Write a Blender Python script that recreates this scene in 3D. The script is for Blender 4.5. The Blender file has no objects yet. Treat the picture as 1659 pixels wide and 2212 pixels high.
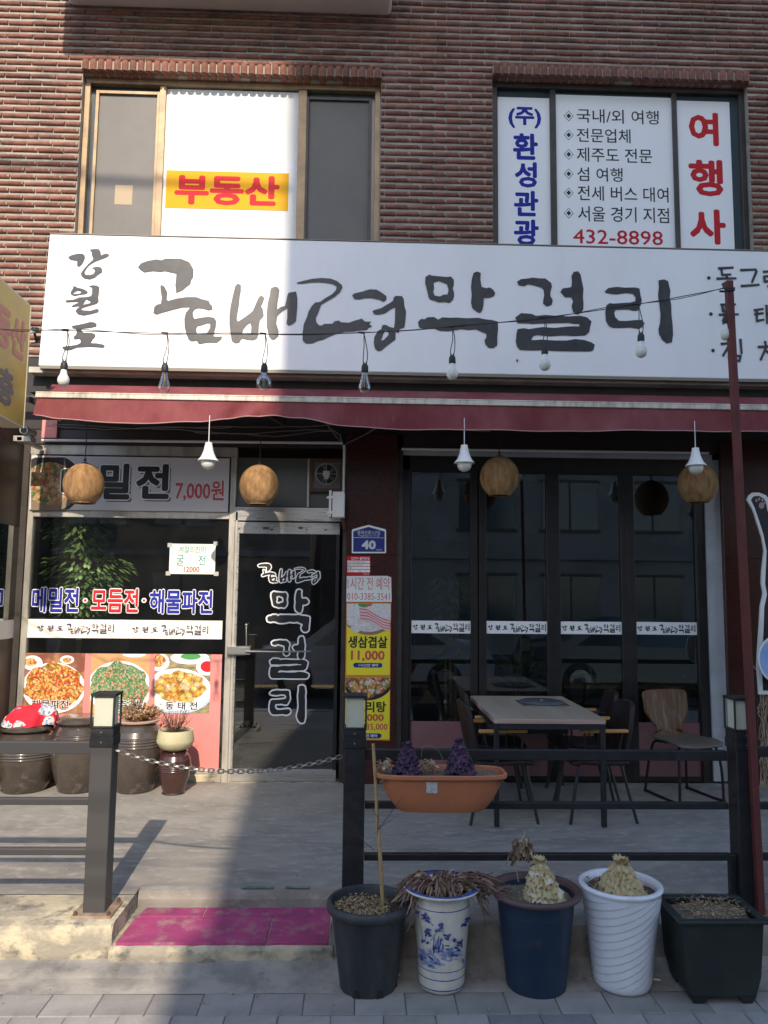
import bpy, bmesh, math, random
from mathutils import Vector, Matrix, noise
random.seed(7)
R = math.radians
SC = bpy.context.scene
COL = SC.collection

# ------------------------------------------------------------------ camera, sky, sun, exposure
CAMPOS = Vector((0.0, -6.80, 1.83))
PITCH, YAW, ROLL = R(5.88), R(1.71), R(0.61)
FPX, CX, CY = 1661.0, 829.5, 1106.0           # focal length and centre in units of a 1659 x 2212 picture
vf = Vector((math.sin(YAW)*math.cos(PITCH), math.cos(YAW)*math.cos(PITCH), math.sin(PITCH)))
r0 = Vector((math.cos(YAW), -math.sin(YAW), 0)); u0 = r0.cross(vf)
vr = r0*math.cos(ROLL)+u0*math.sin(ROLL); vu = u0*math.cos(ROLL)-r0*math.sin(ROLL)
cam = bpy.data.cameras.new('camera'); co = bpy.data.objects.new('camera', cam); COL.objects.link(co)
mw = Matrix((vr, vu, -vf)).transposed().to_4x4(); mw.translation = CAMPOS
co.matrix_world = mw
cam.sensor_fit = 'VERTICAL'; cam.sensor_height = 36; cam.lens = 36*FPX/2212
cam.clip_end = 500; cam.clip_start = 0.05
SC.camera = co
SUN = Vector((0.060, -1.0, 0.73)).normalized()   # towards the sun
w = bpy.data.worlds.new('World'); SC.world = w; w.use_nodes = True
nt = w.node_tree; bg = nt.nodes['Background']
sky = nt.nodes.new('ShaderNodeTexSky'); sky.sky_type = 'NISHITA'; sky.sun_disc = False
sky.sun_elevation = math.asin(SUN.z); sky.sun_rotation = math.atan2(SUN.x, SUN.y)
sky.air_density = 1.0; sky.dust_density = 1.0; sky.ozone_density = 1.3
nt.links.new(sky.outputs[0], bg.inputs[0]); bg.inputs[1].default_value = 0.15
sl = bpy.data.lights.new('sun', 'SUN'); sl.energy = 3.0; sl.angle = R(0.5); sl.color = (1.0, 0.86, 0.70)
so = bpy.data.objects.new('sun', sl); COL.objects.link(so)
so.rotation_euler = SUN.to_track_quat('Z', 'Y').to_euler(); so.location = (0, -10, 20)
SC.view_settings.view_transform = 'Standard'; SC.view_settings.look = 'None'
SC.view_settings.exposure = 0.98; SC.view_settings.gamma = 1.0; SC.view_settings.use_curve_mapping = False

# ------------------------------------------------------------------ helpers
def P(px, py, y=None, z=None, x=None, pl=None):
    d = vf*FPX + vr*(px-CX) - vu*(py-CY)
    if pl: t = (pl[0]-CAMPOS).dot(pl[1])/d.dot(pl[1])
    elif y is not None: t = (y-CAMPOS.y)/d.y
    elif z is not None: t = (z-CAMPOS.z)/d.z
    else: t = (x-CAMPOS.x)/d.x
    return CAMPOS + d*t
def X(px, py, y): return P(px, py, y=y).x
def Z(px, py, y): return P(px, py, y=y).z

def tag(o, label=None, cat=None, group=None, kind=None):
    if label: o['label'] = label
    if cat: o['category'] = cat
    if group: o['group'] = group
    if kind: o['kind'] = kind
    return o
ROOT = {}
def thing(name, label, cat, loc=(0,0,0), group=None):
    o = bpy.data.objects.new(name, None); COL.objects.link(o); o.location = loc
    o.empty_display_size = .1
    ROOT[o.name] = Vector(loc)
    return tag(o, label, cat, group)
def offs(o):
    while o.parent: o = o.parent
    return ROOT.get(o.name, Vector(o.location))

class MB:
    def __init__(s): s.v = []; s.f = []; s.m = []
    def add(s, v, f, m=0):
        k = len(s.v); s.v += [tuple(a) for a in v]; s.f += [tuple(i+k for i in a) for a in f]; s.m += [m]*len(f); return s
    def box(s, x0, x1, y0, y1, z0, z1, m=0):
        if x0 > x1: x0, x1 = x1, x0
        if y0 > y1: y0, y1 = y1, y0
        if z0 > z1: z0, z1 = z1, z0
        v = [(x0,y0,z0),(x1,y0,z0),(x1,y1,z0),(x0,y1,z0),(x0,y0,z1),(x1,y0,z1),(x1,y1,z1),(x0,y1,z1)]
        return s.add(v, [(0,3,2,1),(4,5,6,7),(0,1,5,4),(1,2,6,5),(2,3,7,6),(3,0,4,7)], m)
    def hexa(s, b, t, m=0):      # bottom and top quads, counterclockwise from above
        return s.add(list(b)+list(t), [(0,3,2,1),(4,5,6,7),(0,1,5,4),(1,2,6,5),(2,3,7,6),(3,0,4,7)], m)
    def quad(s, a, b, c, d, m=0): return s.add([a,b,c,d], [(0,1,2,3)], m)
    def tube(s, pts, r, n=8, m=0, cap=True):
        pts = [Vector(p) for p in pts]; rs = r if isinstance(r, (list, tuple)) else [r]*len(pts)
        V = []; F = []; t0 = None
        for i, p in enumerate(pts):
            t = (pts[min(i+1, len(pts)-1)]-pts[max(i-1, 0)]).normalized()
            if t0 is None:
                a = Vector((0,0,1)) if abs(t.z) < .9 else Vector((1,0,0)); nn = t.cross(a).normalized()
            else:
                nn = (nn - t*nn.dot(t)).normalized()
            t0 = t; b = t.cross(nn)
            for k in range(n):
                an = 2*math.pi*k/n; V.append(p+(nn*math.cos(an)+b*math.sin(an))*rs[i])
        for i in range(len(pts)-1):
            for k in range(n):
                F.append((i*n+k, i*n+(k+1)%n, (i+1)*n+(k+1)%n, (i+1)*n+k))
        if cap: F.append(tuple(range(n))[::-1]); F.append(tuple(range((len(pts)-1)*n, len(pts)*n)))
        return s.add(V, F, m)
    def bar(s, a, b, w, h, m=0):  # rectangular bar from a to b
        a = Vector(a); b = Vector(b); t = (b-a).normalized(); up = Vector((0,0,1)) if abs(t.z) < .9 else Vector((0,1,0))
        sx = t.cross(up).normalized(); up = sx.cross(t); V = []
        for p in (a, b):
            for i, j in ((-1,-1),(1,-1),(1,1),(-1,1)): V.append(p+sx*i*w/2+up*j*h/2)
        return s.add(V, [(0,1,2,3),(7,6,5,4),(0,4,5,1),(1,5,6,2),(2,6,7,3),(3,7,4,0)], m)
    def lathe(s, prof, c, n=32, m=0, wob=None):
        V = []; F = []; c = Vector(c)
        for i, (r, z) in enumerate(prof):
            for k in range(n):
                a = 2*math.pi*k/n; rr = r if not wob else r*wob(a, z)
                V.append((c.x+rr*math.cos(a), c.y+rr*math.sin(a), c.z+z))
        for i in range(len(prof)-1):
            for k in range(n): F.append((i*n+k, i*n+(k+1)%n, (i+1)*n+(k+1)%n, (i+1)*n+k))
        return s.add(V, F, m)
    def disc(s, c, r, n=24, m=0, nrm='z', ry=None):
        c = Vector(c); ry = ry or r; V = []
        for k in range(n):
            a = 2*math.pi*k/n
            V.append(c+(Vector((r*math.cos(a), ry*math.sin(a), 0)) if nrm == 'z' else Vector((r*math.cos(a), 0, ry*math.sin(a)))))
        return s.add(V, [tuple(range(n))], m)
    def sphere(s, c, r, n=16, k=10, sz=1, m=0):
        return s.lathe([(max(r*math.sin(math.pi*i/k), 1e-4), -r*sz*math.cos(math.pi*i/k)) for i in range(k+1)], c, n, m)
    def weld(s):
        d = {}; mp = []; nv = []
        for p in s.v:
            k = (round(p[0], 5), round(p[1], 5), round(p[2], 5))
            if k not in d: d[k] = len(nv); nv.append(p)
            mp.append(d[k])
        nf = []; nm = []
        for f, mm in zip(s.f, s.m):
            g = []
            for i in f:
                j = mp[i]
                if not g or (g[-1] != j and j != g[0]): g.append(j)
            if len(g) > 2 and len(set(g)) == len(g): nf.append(tuple(g)); nm.append(mm)
        s.v, s.f, s.m = nv, nf, nm
    def build(s, name, mat, parent=None, smooth=False, bev=0, seg=2, angle=40):
        me = bpy.data.meshes.new(name)
        o = offs(parent) if parent else Vector((0,0,0))
        if smooth: s.weld()
        me.from_pydata([(a[0]-o.x, a[1]-o.y, a[2]-o.z) for a in s.v], [], s.f)
        for mm in (mat if isinstance(mat, (list, tuple)) else [mat]): me.materials.append(mm)
        if any(s.m): me.polygons.foreach_set('material_index', s.m)
        ob = bpy.data.objects.new(name, me); COL.objects.link(ob)
        if parent: ob.parent = parent
        if smooth:
            me.polygons.foreach_set('use_smooth', [True]*len(me.polygons))
            if smooth != 'all':
                try: me.set_sharp_from_angle(angle=R(angle))
                except Exception: pass
        if bev:
            b = ob.modifiers.new('bevel', 'BEVEL'); b.width = bev; b.segments = seg; b.limit_method = 'ANGLE'
            b.harden_normals = False
        return ob

def copytree(o, parent=None):
    c = o.copy(); COL.objects.link(c); c.parent = parent
    for ch in o.children: copytree(ch, c)
    return c
def relabel(o, label): o['label'] = label; return o

# ------------------------------------------------------------------ materials
def M(name, col, rough=.6, metal=0, col2=None, scale=6, lo=.42, hi=.62, bump=0, bscale=None, coat=0, rnd=0,
      stretch=None, col3=None, scale3=30, lo3=.6, hi3=.7, spec=None, detail=6, rvar=0, trans=0, emit=None):
    m = bpy.data.materials.new(name); m.use_nodes = True; t = m.node_tree; n = t.nodes; L = t.links
    b = n['Principled BSDF']
    b.inputs['Roughness'].default_value = rough; b.inputs['Metallic'].default_value = metal
    b.inputs['Base Color'].default_value = (*col, 1)
    if spec is not None: b.inputs['Specular IOR Level'].default_value = spec
    if coat: b.inputs['Coat Weight'].default_value = coat; b.inputs['Coat Roughness'].default_value = .08
    if trans: b.inputs['Transmission Weight'].default_value = trans
    tc = n.new('ShaderNodeTexCoord'); mp = n.new('ShaderNodeMapping'); L.new(tc.outputs['Object'], mp.inputs[0])
    if stretch: mp.inputs['Scale'].default_value = stretch
    src = None
    def nz(sc, lo, hi, det=6):
        a = n.new('ShaderNodeTexNoise'); a.inputs['Scale'].default_value = sc; a.inputs['Detail'].default_value = det
        a.inputs['Roughness'].default_value = .65
        L.new(mp.outputs[0], a.inputs['Vector'])
        r = n.new('ShaderNodeMapRange'); r.inputs[1].default_value = lo; r.inputs[2].default_value = hi
        L.new(a.outputs['Fac'], r.inputs[0]); return r.outputs[0]
    def mix(f, a, c):
        x = n.new('ShaderNodeMix'); x.data_type = 'RGBA'; L.new(f, x.inputs[0])
        if hasattr(a, 'links'): L.new(a, x.inputs[6])
        else: x.inputs[6].default_value = (*a, 1)
        x.inputs[7].default_value = (*c, 1); return x.outputs[2]
    if col2: src = mix(nz(scale, lo, hi, detail), col, col2)
    if col3: src = mix(nz(scale3, lo3, hi3, detail), src if src else col, col3)
    if rnd:
        oi = n.new('ShaderNodeObjectInfo'); hs = n.new('ShaderNodeHueSaturation')
        mr = n.new('ShaderNodeMapRange'); mr.inputs[3].default_value = 1-rnd; mr.inputs[4].default_value = 1+rnd
        L.new(oi.outputs['Random'], mr.inputs[0]); L.new(mr.outputs[0], hs.inputs['Value'])
        if src: L.new(src, hs.inputs['Color'])
        else: hs.inputs['Color'].default_value = (*col, 1)
        src = hs.outputs[0]
    if src: L.new(src, b.inputs['Base Color'])
    if rvar:
        q = nz(scale*2, .35, .65); mr = n.new('ShaderNodeMapRange'); mr.inputs[3].default_value = rough-rvar; mr.inputs[4].default_value = rough+rvar
        L.new(q, mr.inputs[0]); L.new(mr.outputs[0], b.inputs['Roughness'])
    if bump:
        a = n.new('ShaderNodeTexNoise'); a.inputs['Scale'].default_value = bscale or scale*4; a.inputs['Detail'].default_value = 5
        L.new(mp.outputs[0], a.inputs['Vector'])
        bp = n.new('ShaderNodeBump'); bp.inputs['Strength'].default_value = 1; bp.inputs['Distance'].default_value = bump
        L.new(a.outputs['Fac'], bp.inputs['Height']); L.new(bp.outputs[0], b.inputs['Normal'])
    return m
def glassmat(name, tint, k=1.6, base=.02, rough=.0, dirt=.03):
    m = bpy.data.materials.new(name); m.use_nodes = True; t = m.node_tree; n = t.nodes; L = t.links
    n.remove(n['Principled BSDF']); out = n['Material Output']
    tr = n.new('ShaderNodeBsdfTransparent'); tr.inputs[0].default_value = (*tint, 1)
    gl = n.new('ShaderNodeBsdfGlossy'); gl.inputs['Roughness'].default_value = rough; gl.inputs['Color'].default_value = (.95,.97,1,1)
    fr = n.new('ShaderNodeFresnel'); fr.inputs[0].default_value = 1.5
    ma = n.new('ShaderNodeMath'); ma.operation = 'MULTIPLY_ADD'; ma.inputs[1].default_value = k; ma.inputs[2].default_value = base
    ma.use_clamp = True
    L.new(fr.outputs[0], ma.inputs[0]); mx = n.new('ShaderNodeMixShader'); L.new(ma.outputs[0], mx.inputs[0])
    L.new(tr.outputs[0], mx.inputs[1]); L.new(gl.outputs[0], mx.inputs[2])
    df = n.new('ShaderNodeBsdfDiffuse'); df.inputs[0].default_value = (.5,.5,.48,1)
    nz = n.new('ShaderNodeTexNoise'); nz.inputs['Scale'].default_value = 3; nz.inputs['Detail'].default_value = 7
    tc = n.new('ShaderNodeTexCoord'); L.new(tc.outputs['Object'], nz.inputs['Vector'])
    mr = n.new('ShaderNodeMapRange'); mr.inputs[1].default_value = .4; mr.inputs[2].default_value = .8; mr.inputs[3].default_value = dirt*.3; mr.inputs[4].default_value = dirt
    L.new(nz.outputs['Fac'], mr.inputs[0]); m2 = n.new('ShaderNodeMixShader'); L.new(mr.outputs[0], m2.inputs[0])
    L.new(mx.outputs[0], m2.inputs[1]); L.new(df.outputs[0], m2.inputs[2]); L.new(m2.outputs[0], out.inputs[0])
    return m
def foodmat(name, cols, scale, dist=.6, dark=.5):
    m = bpy.data.materials.new(name); m.use_nodes = True; t = m.node_tree; n = t.nodes; L = t.links
    b = n['Principled BSDF']; b.inputs['Roughness'].default_value = .35
    tc = n.new('ShaderNodeTexCoord'); nz = n.new('ShaderNodeTexNoise'); nz.inputs['Scale'].default_value = scale*.7; nz.inputs['Detail'].default_value = 3
    L.new(tc.outputs['Object'], nz.inputs['Vector'])
    ad = n.new('ShaderNodeVectorMath'); ad.operation = 'MULTIPLY_ADD'; ad.inputs[1].default_value = (dist/scale,)*3
    L.new(nz.outputs['Color'], ad.inputs[0]); L.new(tc.outputs['Object'], ad.inputs[2])
    vo = n.new('ShaderNodeTexVoronoi'); vo.inputs['Scale'].default_value = scale; L.new(ad.outputs[0], vo.inputs['Vector'])
    sp = n.new('ShaderNodeSeparateColor'); L.new(vo.outputs['Color'], sp.inputs[0])
    cr = n.new('ShaderNodeValToRGB'); cr.color_ramp.interpolation = 'CONSTANT'
    while len(cr.color_ramp.elements) < len(cols): cr.color_ramp.elements.new(.5)
    for i, c in enumerate(cols): cr.color_ramp.elements[i].position = i/len(cols); cr.color_ramp.elements[i].color = (*c, 1)
    L.new(sp.outputs[0], cr.inputs[0])
    mr = n.new('ShaderNodeMapRange'); mr.inputs[1].default_value = .2; mr.inputs[2].default_value = .9; mr.inputs[3].default_value = 1.1; mr.inputs[4].default_value = dark
    L.new(vo.outputs['Distance'], mr.inputs[0])
    mu = n.new('ShaderNodeVectorMath'); mu.operation = 'SCALE'; L.new(cr.outputs[0], mu.inputs[0]); L.new(mr.outputs[0], mu.inputs['Scale'])
    n2 = n.new('ShaderNodeTexNoise'); n2.inputs['Scale'].default_value = scale*3; L.new(tc.outputs['Object'], n2.inputs['Vector'])
    m3 = n.new('ShaderNodeMapRange'); m3.inputs[1].default_value = .35; m3.inputs[2].default_value = .65; m3.inputs[3].default_value = .6; m3.inputs[4].default_value = 1.25
    L.new(n2.outputs['Fac'], m3.inputs[0]); mu2 = n.new('ShaderNodeVectorMath'); mu2.operation = 'SCALE'
    L.new(mu.outputs[0], mu2.inputs[0]); L.new(m3.outputs[0], mu2.inputs['Scale']); L.new(mu2.outputs[0], b.inputs['Base Color'])
    return m

m_brick = M('brick_clay', (.27,.122,.088), .9, spec=.2, col2=(.155,.075,.058), scale=9, rnd=.22, bump=.0015, bscale=120, col3=(.40,.30,.22), scale3=14, lo3=.60, hi3=.74)
m_mortar = M('mortar', (.37,.335,.285), .95, col2=(.23,.21,.185), scale=5, bump=.002, bscale=80)
m_conc = M('porch_concrete', (.28,.26,.225), .88, spec=.25, col2=(.19,.178,.16), scale=2.2, lo=.38, hi=.66, col3=(.40,.37,.33), scale3=9, lo3=.52, hi3=.8, bump=.0025, bscale=60, stretch=(1,1.8,1))
m_greenp = M('worn_green_paint', (.05,.16,.09), .8, col2=(.20,.20,.17), scale=14, lo=.45, hi=.55)
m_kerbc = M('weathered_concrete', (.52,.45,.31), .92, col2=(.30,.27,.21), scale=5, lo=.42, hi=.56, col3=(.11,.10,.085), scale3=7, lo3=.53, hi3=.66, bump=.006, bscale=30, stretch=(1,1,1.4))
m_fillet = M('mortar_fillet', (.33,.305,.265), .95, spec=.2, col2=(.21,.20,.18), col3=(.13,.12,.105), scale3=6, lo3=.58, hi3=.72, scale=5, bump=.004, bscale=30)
m_paver = M('paver_grey', (.32,.30,.275), .9, col2=(.23,.22,.20), scale=4, lo=.36, hi=.66, rnd=.12, bump=.0015, bscale=150, col3=(.13,.12,.11), scale3=5, lo3=.62, hi3=.74)
m_paverd = M('paver_dark', (.20,.195,.195), .9, col2=(.15,.15,.15), scale=5, bump=.0015, bscale=150)
m_joint = M('joint_sand', (.17,.155,.135), .95, col2=(.22,.20,.17), scale=20)
m_asph = M('asphalt', (.06,.06,.06), .9, col2=(.045,.045,.045), scale=10, bump=.002, bscale=200)
m_pink = M('magenta_painted_tile', (.38,.06,.17), .8, spec=.2, col2=(.25,.05,.125), scale=5, lo=.38, hi=.66, bump=.003, bscale=60, col3=(.34,.22,.20), scale3=11, lo3=.50, hi3=.74)
m_gran = M('red_granite', (.070,.022,.017), .22, col2=(.036,.012,.010), scale=60, lo=.4, hi=.6, col3=(.12,.05,.04), scale3=160, lo3=.62, hi3=.7)
m_dark = M('dark_soffit', (.03,.024,.022), .7, col2=(.02,.017,.016), scale=5)
m_black = M('black_frame_paint', (.016,.014,.014), .35, col2=(.024,.020,.019), scale=8)
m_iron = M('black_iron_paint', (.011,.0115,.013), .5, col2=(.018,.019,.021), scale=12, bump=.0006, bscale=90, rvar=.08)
m_iron_sunlit = M('black_iron_sunlit', (.055,.053,.051), .5, col2=(.055,.053,.052), scale=7, bump=.0006, bscale=90)  # same dark iron, with sunlight put into the colour by lightening it
m_alu = M('aged_aluminium', (.55,.52,.45), .42, .55, col2=(.36,.34,.30), scale=6, stretch=(1,1,.3))
m_alub = M('bronze_aluminium', (.36,.25,.14), .42, .35, col2=(.26,.18,.11), scale=6)
m_alud = M('dark_bronze_aluminium', (.07,.06,.055), .45, .3, col2=(.05,.045,.04), scale=6)
m_steel = M('brushed_steel', (.62,.60,.56), .33, .8, col2=(.45,.43,.40), scale=3, stretch=(.4,1,8), rvar=.1)
m_signw = M('sign_sheet_white', (.79,.78,.78), .42, col2=(.72,.715,.71), scale=1.6, stretch=(1,1,.35), lo=.45, hi=.75, bump=.004, bscale=1.2)
m_ink = M('sign_ink', (.022,.023,.026), .45, col2=(.05,.05,.052), scale=9, lo=.35, hi=.75)
m_ink2 = M('print_black', (.012,.012,.014), .5)
m_white = M('print_white', (.80,.80,.80), .5)
m_whitewin = M('white_window_film', (.68,.685,.66), .6, col2=(.76,.77,.76), scale=2)
m_blue = M('print_blue', (.022,.03,.28), .6, spec=.15)
m_navy = M('print_navy', (.010,.025,.19), .4)
m_red = M('print_red', (.50,.022,.03), .6, spec=.15)
m_redd = M('print_dull_red', (.52,.06,.06), .5)
m_yel = M('print_yellow', (.66,.34,.012), .6, spec=.15)
m_yel2 = M('banner_yellow', (.76,.66,.03), .45)
m_orange = M('banner_orange', (.60,.20,.03), .5)
m_pinkp = M('pink_film', (.66,.235,.215), .5, col2=(.60,.21,.19), scale=2)
m_mauve = M('mauve_film', (.21,.095,.10), .45, col2=(.24,.12,.125), scale=2)
m_teal = M('print_teal', (.03,.24,.27), .6, spec=.1)
m_paper = M('paper', (.80,.77,.66), .7)
m_glass = glassmat('shop_glass', (.84,.86,.84), 1.3, .02, dirt=.015)
m_glassd = glassmat('tinted_glass', (.70,.73,.72), 2.0, .03, dirt=.012)
m_screen = M('grey_window_screen', (.135,.125,.11), .5, col2=(.115,.108,.10), scale=2)
m_awn = M('maroon_awning_fabric', (.17,.040,.046), .85, spec=.15, col2=(.24,.085,.085), scale=2.4, lo=.4, hi=.7, stretch=(1,1,.6), bump=.001, bscale=400, col3=(.30,.10,.09), scale3=9, lo3=.66, hi3=.8)
m_bar = M('dirty_white_bar', (.60,.55,.46), .55, col2=(.30,.27,.22), scale=5, lo=.45, hi=.7, stretch=(3,1,1))
m_wick = M('wicker', (.46,.25,.10), .7, col2=(.34,.17,.065), scale=30, bump=.0015, bscale=150)
def wickmat():
    m = M('wicker', (.46,.25,.10), .7); t = m.node_tree; n = t.nodes; L = t.links; b = n['Principled BSDF']
    tc = n.new('ShaderNodeTexCoord'); sp = n.new('ShaderNodeSeparateXYZ'); L.new(tc.outputs['Object'], sp.inputs[0])
    def math_(op, a, bb=None):
        x = n.new('ShaderNodeMath'); x.operation = op
        for i, v in enumerate((a, bb)):
            if v is None: continue
            if hasattr(v, 'links'): L.new(v, x.inputs[i])
            else: x.inputs[i].default_value = v
        return x.outputs[0]
    ang = math_('ARCTAN2', sp.outputs[1], sp.outputs[0]); u = math_('SINE', math_('MULTIPLY', ang, 36.0)); v = math_('SINE', math_('MULTIPLY', sp.outputs[2], 1050.0))
    wv = math_('MULTIPLY', u, v); nz = n.new('ShaderNodeTexNoise'); nz.inputs['Scale'].default_value = 26; nz.inputs['Detail'].default_value = 5
    mp = n.new('ShaderNodeMapping'); mp.inputs['Scale'].default_value = (1, 1, .35); L.new(tc.outputs['Object'], mp.inputs[0]); L.new(mp.outputs[0], nz.inputs['Vector'])
    f = math_('ADD', math_('MULTIPLY', wv, .22), math_('MULTIPLY', math_('SUBTRACT', nz.outputs['Fac'], .5), 2.4))
    mr = n.new('ShaderNodeMapRange'); mr.inputs[1].default_value = -.6; mr.inputs[2].default_value = .6; L.new(f, mr.inputs[0])
    mx = n.new('ShaderNodeMix'); mx.data_type = 'RGBA'; mx.inputs[6].default_value = (.22,.105,.035,1); mx.inputs[7].default_value = (.60,.36,.16,1); L.new(mr.outputs[0], mx.inputs[0]); L.new(mx.outputs[2], b.inputs['Base Color'])
    bp = n.new('ShaderNodeBump'); bp.inputs['Distance'].default_value = .003; L.new(wv, bp.inputs['Height']); L.new(bp.outputs[0], b.inputs['Normal']); return m
m_wick = wickmat()
m_plw = M('white_plastic', (.75,.74,.72), .3, spec=.4)
m_frost = M('frosted_bulb', (.66,.66,.60), .28)
m_lampg = M('lamp_panel', (.55,.56,.44), .45, col2=(.48,.49,.39), scale=5)
m_rub = M('black_rubber', (.018,.018,.018), .55)
m_cab = M('grey_cable', (.20,.19,.18), .6)
m_cabd = M('dark_cable', (.03,.03,.032), .6)
m_pole = M('red_oxide_paint', (.13,.026,.022), .6, col2=(.09,.02,.018), scale=7, col3=(.2,.06,.04), scale3=25, lo3=.66, hi3=.72)
m_rust = M('rusty_steel', (.16,.075,.04), .85, col2=(.09,.045,.028), scale=25)
m_terra = M('terracotta_plastic', (.42,.15,.065), .6, col2=(.34,.125,.06), scale=6, lo=.4, hi=.7, col3=(.36,.22,.14), scale3=9, lo3=.56, hi3=.8, stretch=(1,1,.5))
m_potb = M('black_plastic', (.024,.027,.031), .55, col2=(.042,.046,.052), scale=8, bump=.0007, bscale=40, col3=(.10,.09,.075), scale3=7, lo3=.56, hi3=.85, stretch=(1,1,.4))
m_potblue = M('navy_plastic', (.010,.026,.058), .45, col2=(.015,.035,.07), scale=6, col3=(.07,.06,.055), scale3=8, lo3=.58, hi3=.85)
m_potrim = M('brown_rim', (.11,.065,.060), .6, col2=(.08,.05,.05), scale=10)
m_potw = M('white_glaze', (.72,.73,.77), .22, coat=.4, col2=(.64,.65,.68), scale=5, col3=(.42,.38,.32), scale3=11, lo3=.66, hi3=.9)
m_cream = M('cream_glaze', (.66,.63,.54), .25, coat=.4, col2=(.58,.55,.47), scale=14)
m_cobalt = M('cobalt_glaze', (.022,.04,.22), .25, coat=.4, col2=(.10,.15,.38), scale=40)
m_tub = M('dark_green_plastic', (.014,.019,.018), .55, col2=(.022,.03,.024), scale=5, col3=(.06,.06,.048), scale3=6, lo3=.56, hi3=.85)
m_soil = M('dry_soil', (.13,.10,.072), .98, col2=(.20,.16,.11), scale=40, bump=.004, bscale=90)
m_soild = M('dark_soil', (.055,.04,.03), .98, col2=(.10,.07,.05), scale=50, bump=.004, bscale=90)
m_mulch = M('pale_mulch', (.40,.31,.17), .95, col2=(.27,.19,.10), scale=30, rnd=0)
m_dry = M('dried_leaf_mauve', (.27,.17,.14), .85, col2=(.17,.10,.085), scale=25)
m_dryt = M('dried_leaf_tan', (.42,.33,.22), .85, col2=(.28,.20,.13), scale=25)
m_dryb = M('dried_leaf_brown', (.12,.075,.045), .85, col2=(.20,.15,.08), scale=25)
m_kale = M('purple_kale', (.035,.016,.042), .8, col2=(.08,.045,.085), scale=24, col3=(.17,.13,.17), scale3=60, lo3=.62, hi3=.8)
m_kalep = M('bleached_kale', (.52,.40,.20), .85, col2=(.36,.29,.13), scale=22, col3=(.66,.57,.42), scale3=30, lo3=.5, hi3=.7)
m_cane = M('bamboo_cane', (.36,.24,.10), .6, col2=(.26,.17,.08), scale=20)
m_twig = M('twig', (.07,.045,.035), .8)
m_onggi = M('onggi_glaze', (.075,.060,.048), .25, coat=.6, col2=(.040,.031,.026), scale=4, lo=.35, hi=.65, col3=(.17,.14,.11), scale3=3, lo3=.6, hi3=.75, bump=.0015, bscale=12)
m_onggi2 = M('onggi_brown', (.05,.020,.016), .25, coat=.5, col2=(.045,.022,.018), scale=5)
m_bowl = M('celadon_clay', (.50,.46,.28), .5, col2=(.44,.40,.24), scale=5)
m_dryf = M('dried_flower', (.25,.115,.045), .9, col2=(.35,.20,.09), scale=30)
m_dryr = M('dried_pink', (.32,.12,.09), .9, col2=(.40,.20,.12), scale=30)
m_leaf = M('green_leaf', (.13,.23,.065), .4, col2=(.24,.36,.13), scale=20)
m_leafd = M('dark_leaf', (.09,.18,.06), .45, col2=(.15,.26,.08), scale=14)
m_trunkm = M('trunk', (.18,.13,.09), .85)
m_wood = M('table_laminate', (.37,.31,.235), .5, col2=(.29,.235,.17), scale=3, stretch=(1,.2,1))
m_ply = M('plywood_edge', (.46,.33,.28), .6, col2=(.34,.22,.18), scale=60, stretch=(.03,.03,1))
m_chair = M('brown_vinyl', (.022,.013,.012), .5, col2=(.016,.010,.010), scale=5, spec=.3)
m_arm = M('yellow_wood', (.50,.29,.09), .45, col2=(.42,.23,.07), scale=8)
m_bent = M('bent_plywood', (.105,.048,.022), .45, spec=.3, col2=(.17,.11,.07), scale=9, stretch=(3,3,.25), lo=.48, hi=.66)
m_bentseat = M('worn_plywood', (.12,.095,.07), .5, col2=(.10,.08,.06), scale=6)
m_burn = M('burner_glass', (.12,.13,.14), .18, col2=(.10,.11,.12), scale=8)
m_chain = M('galvanised_chain', (.28,.28,.27), .4, .7)
m_ysign = M('yellow_sign_sheet', (.50,.36,.07), .5, col2=(.42,.30,.08), scale=2)
m_room = M('room_wall', (.16,.13,.11), .8, col2=(.12,.10,.09), scale=2)
m_roomf = M('room_floor', (.12,.10,.085), .4)
m_fur = M('printed_black_fur', (.008,.008,.011), .6, col2=(.03,.022,.028), scale=18, stretch=(1,1,3), lo=.45, hi=.7)
m_plate = M('printed_light_blue', (.20,.36,.66), .5, col2=(.34,.48,.74), scale=6)
m_skinp = M('printed_pink', (.36,.25,.27), .6)
m_opp = M('opposite_wall', (.27,.26,.245), .85, col2=(.19,.185,.17), scale=.8)
m_opp2 = M('opposite_wall_dark', (.16,.12,.10), .8, col2=(.2,.16,.13), scale=1)
m_oppw = M('opposite_window', (.05,.07,.08), .15, spec=.8)
m_carw = M('car_paint_silver', (.55,.56,.58), .25, .2, coat=.6)
m_card = M('car_paint_dark', (.03,.035,.045), .25, .2, coat=.6)
m_cloth = None

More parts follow.
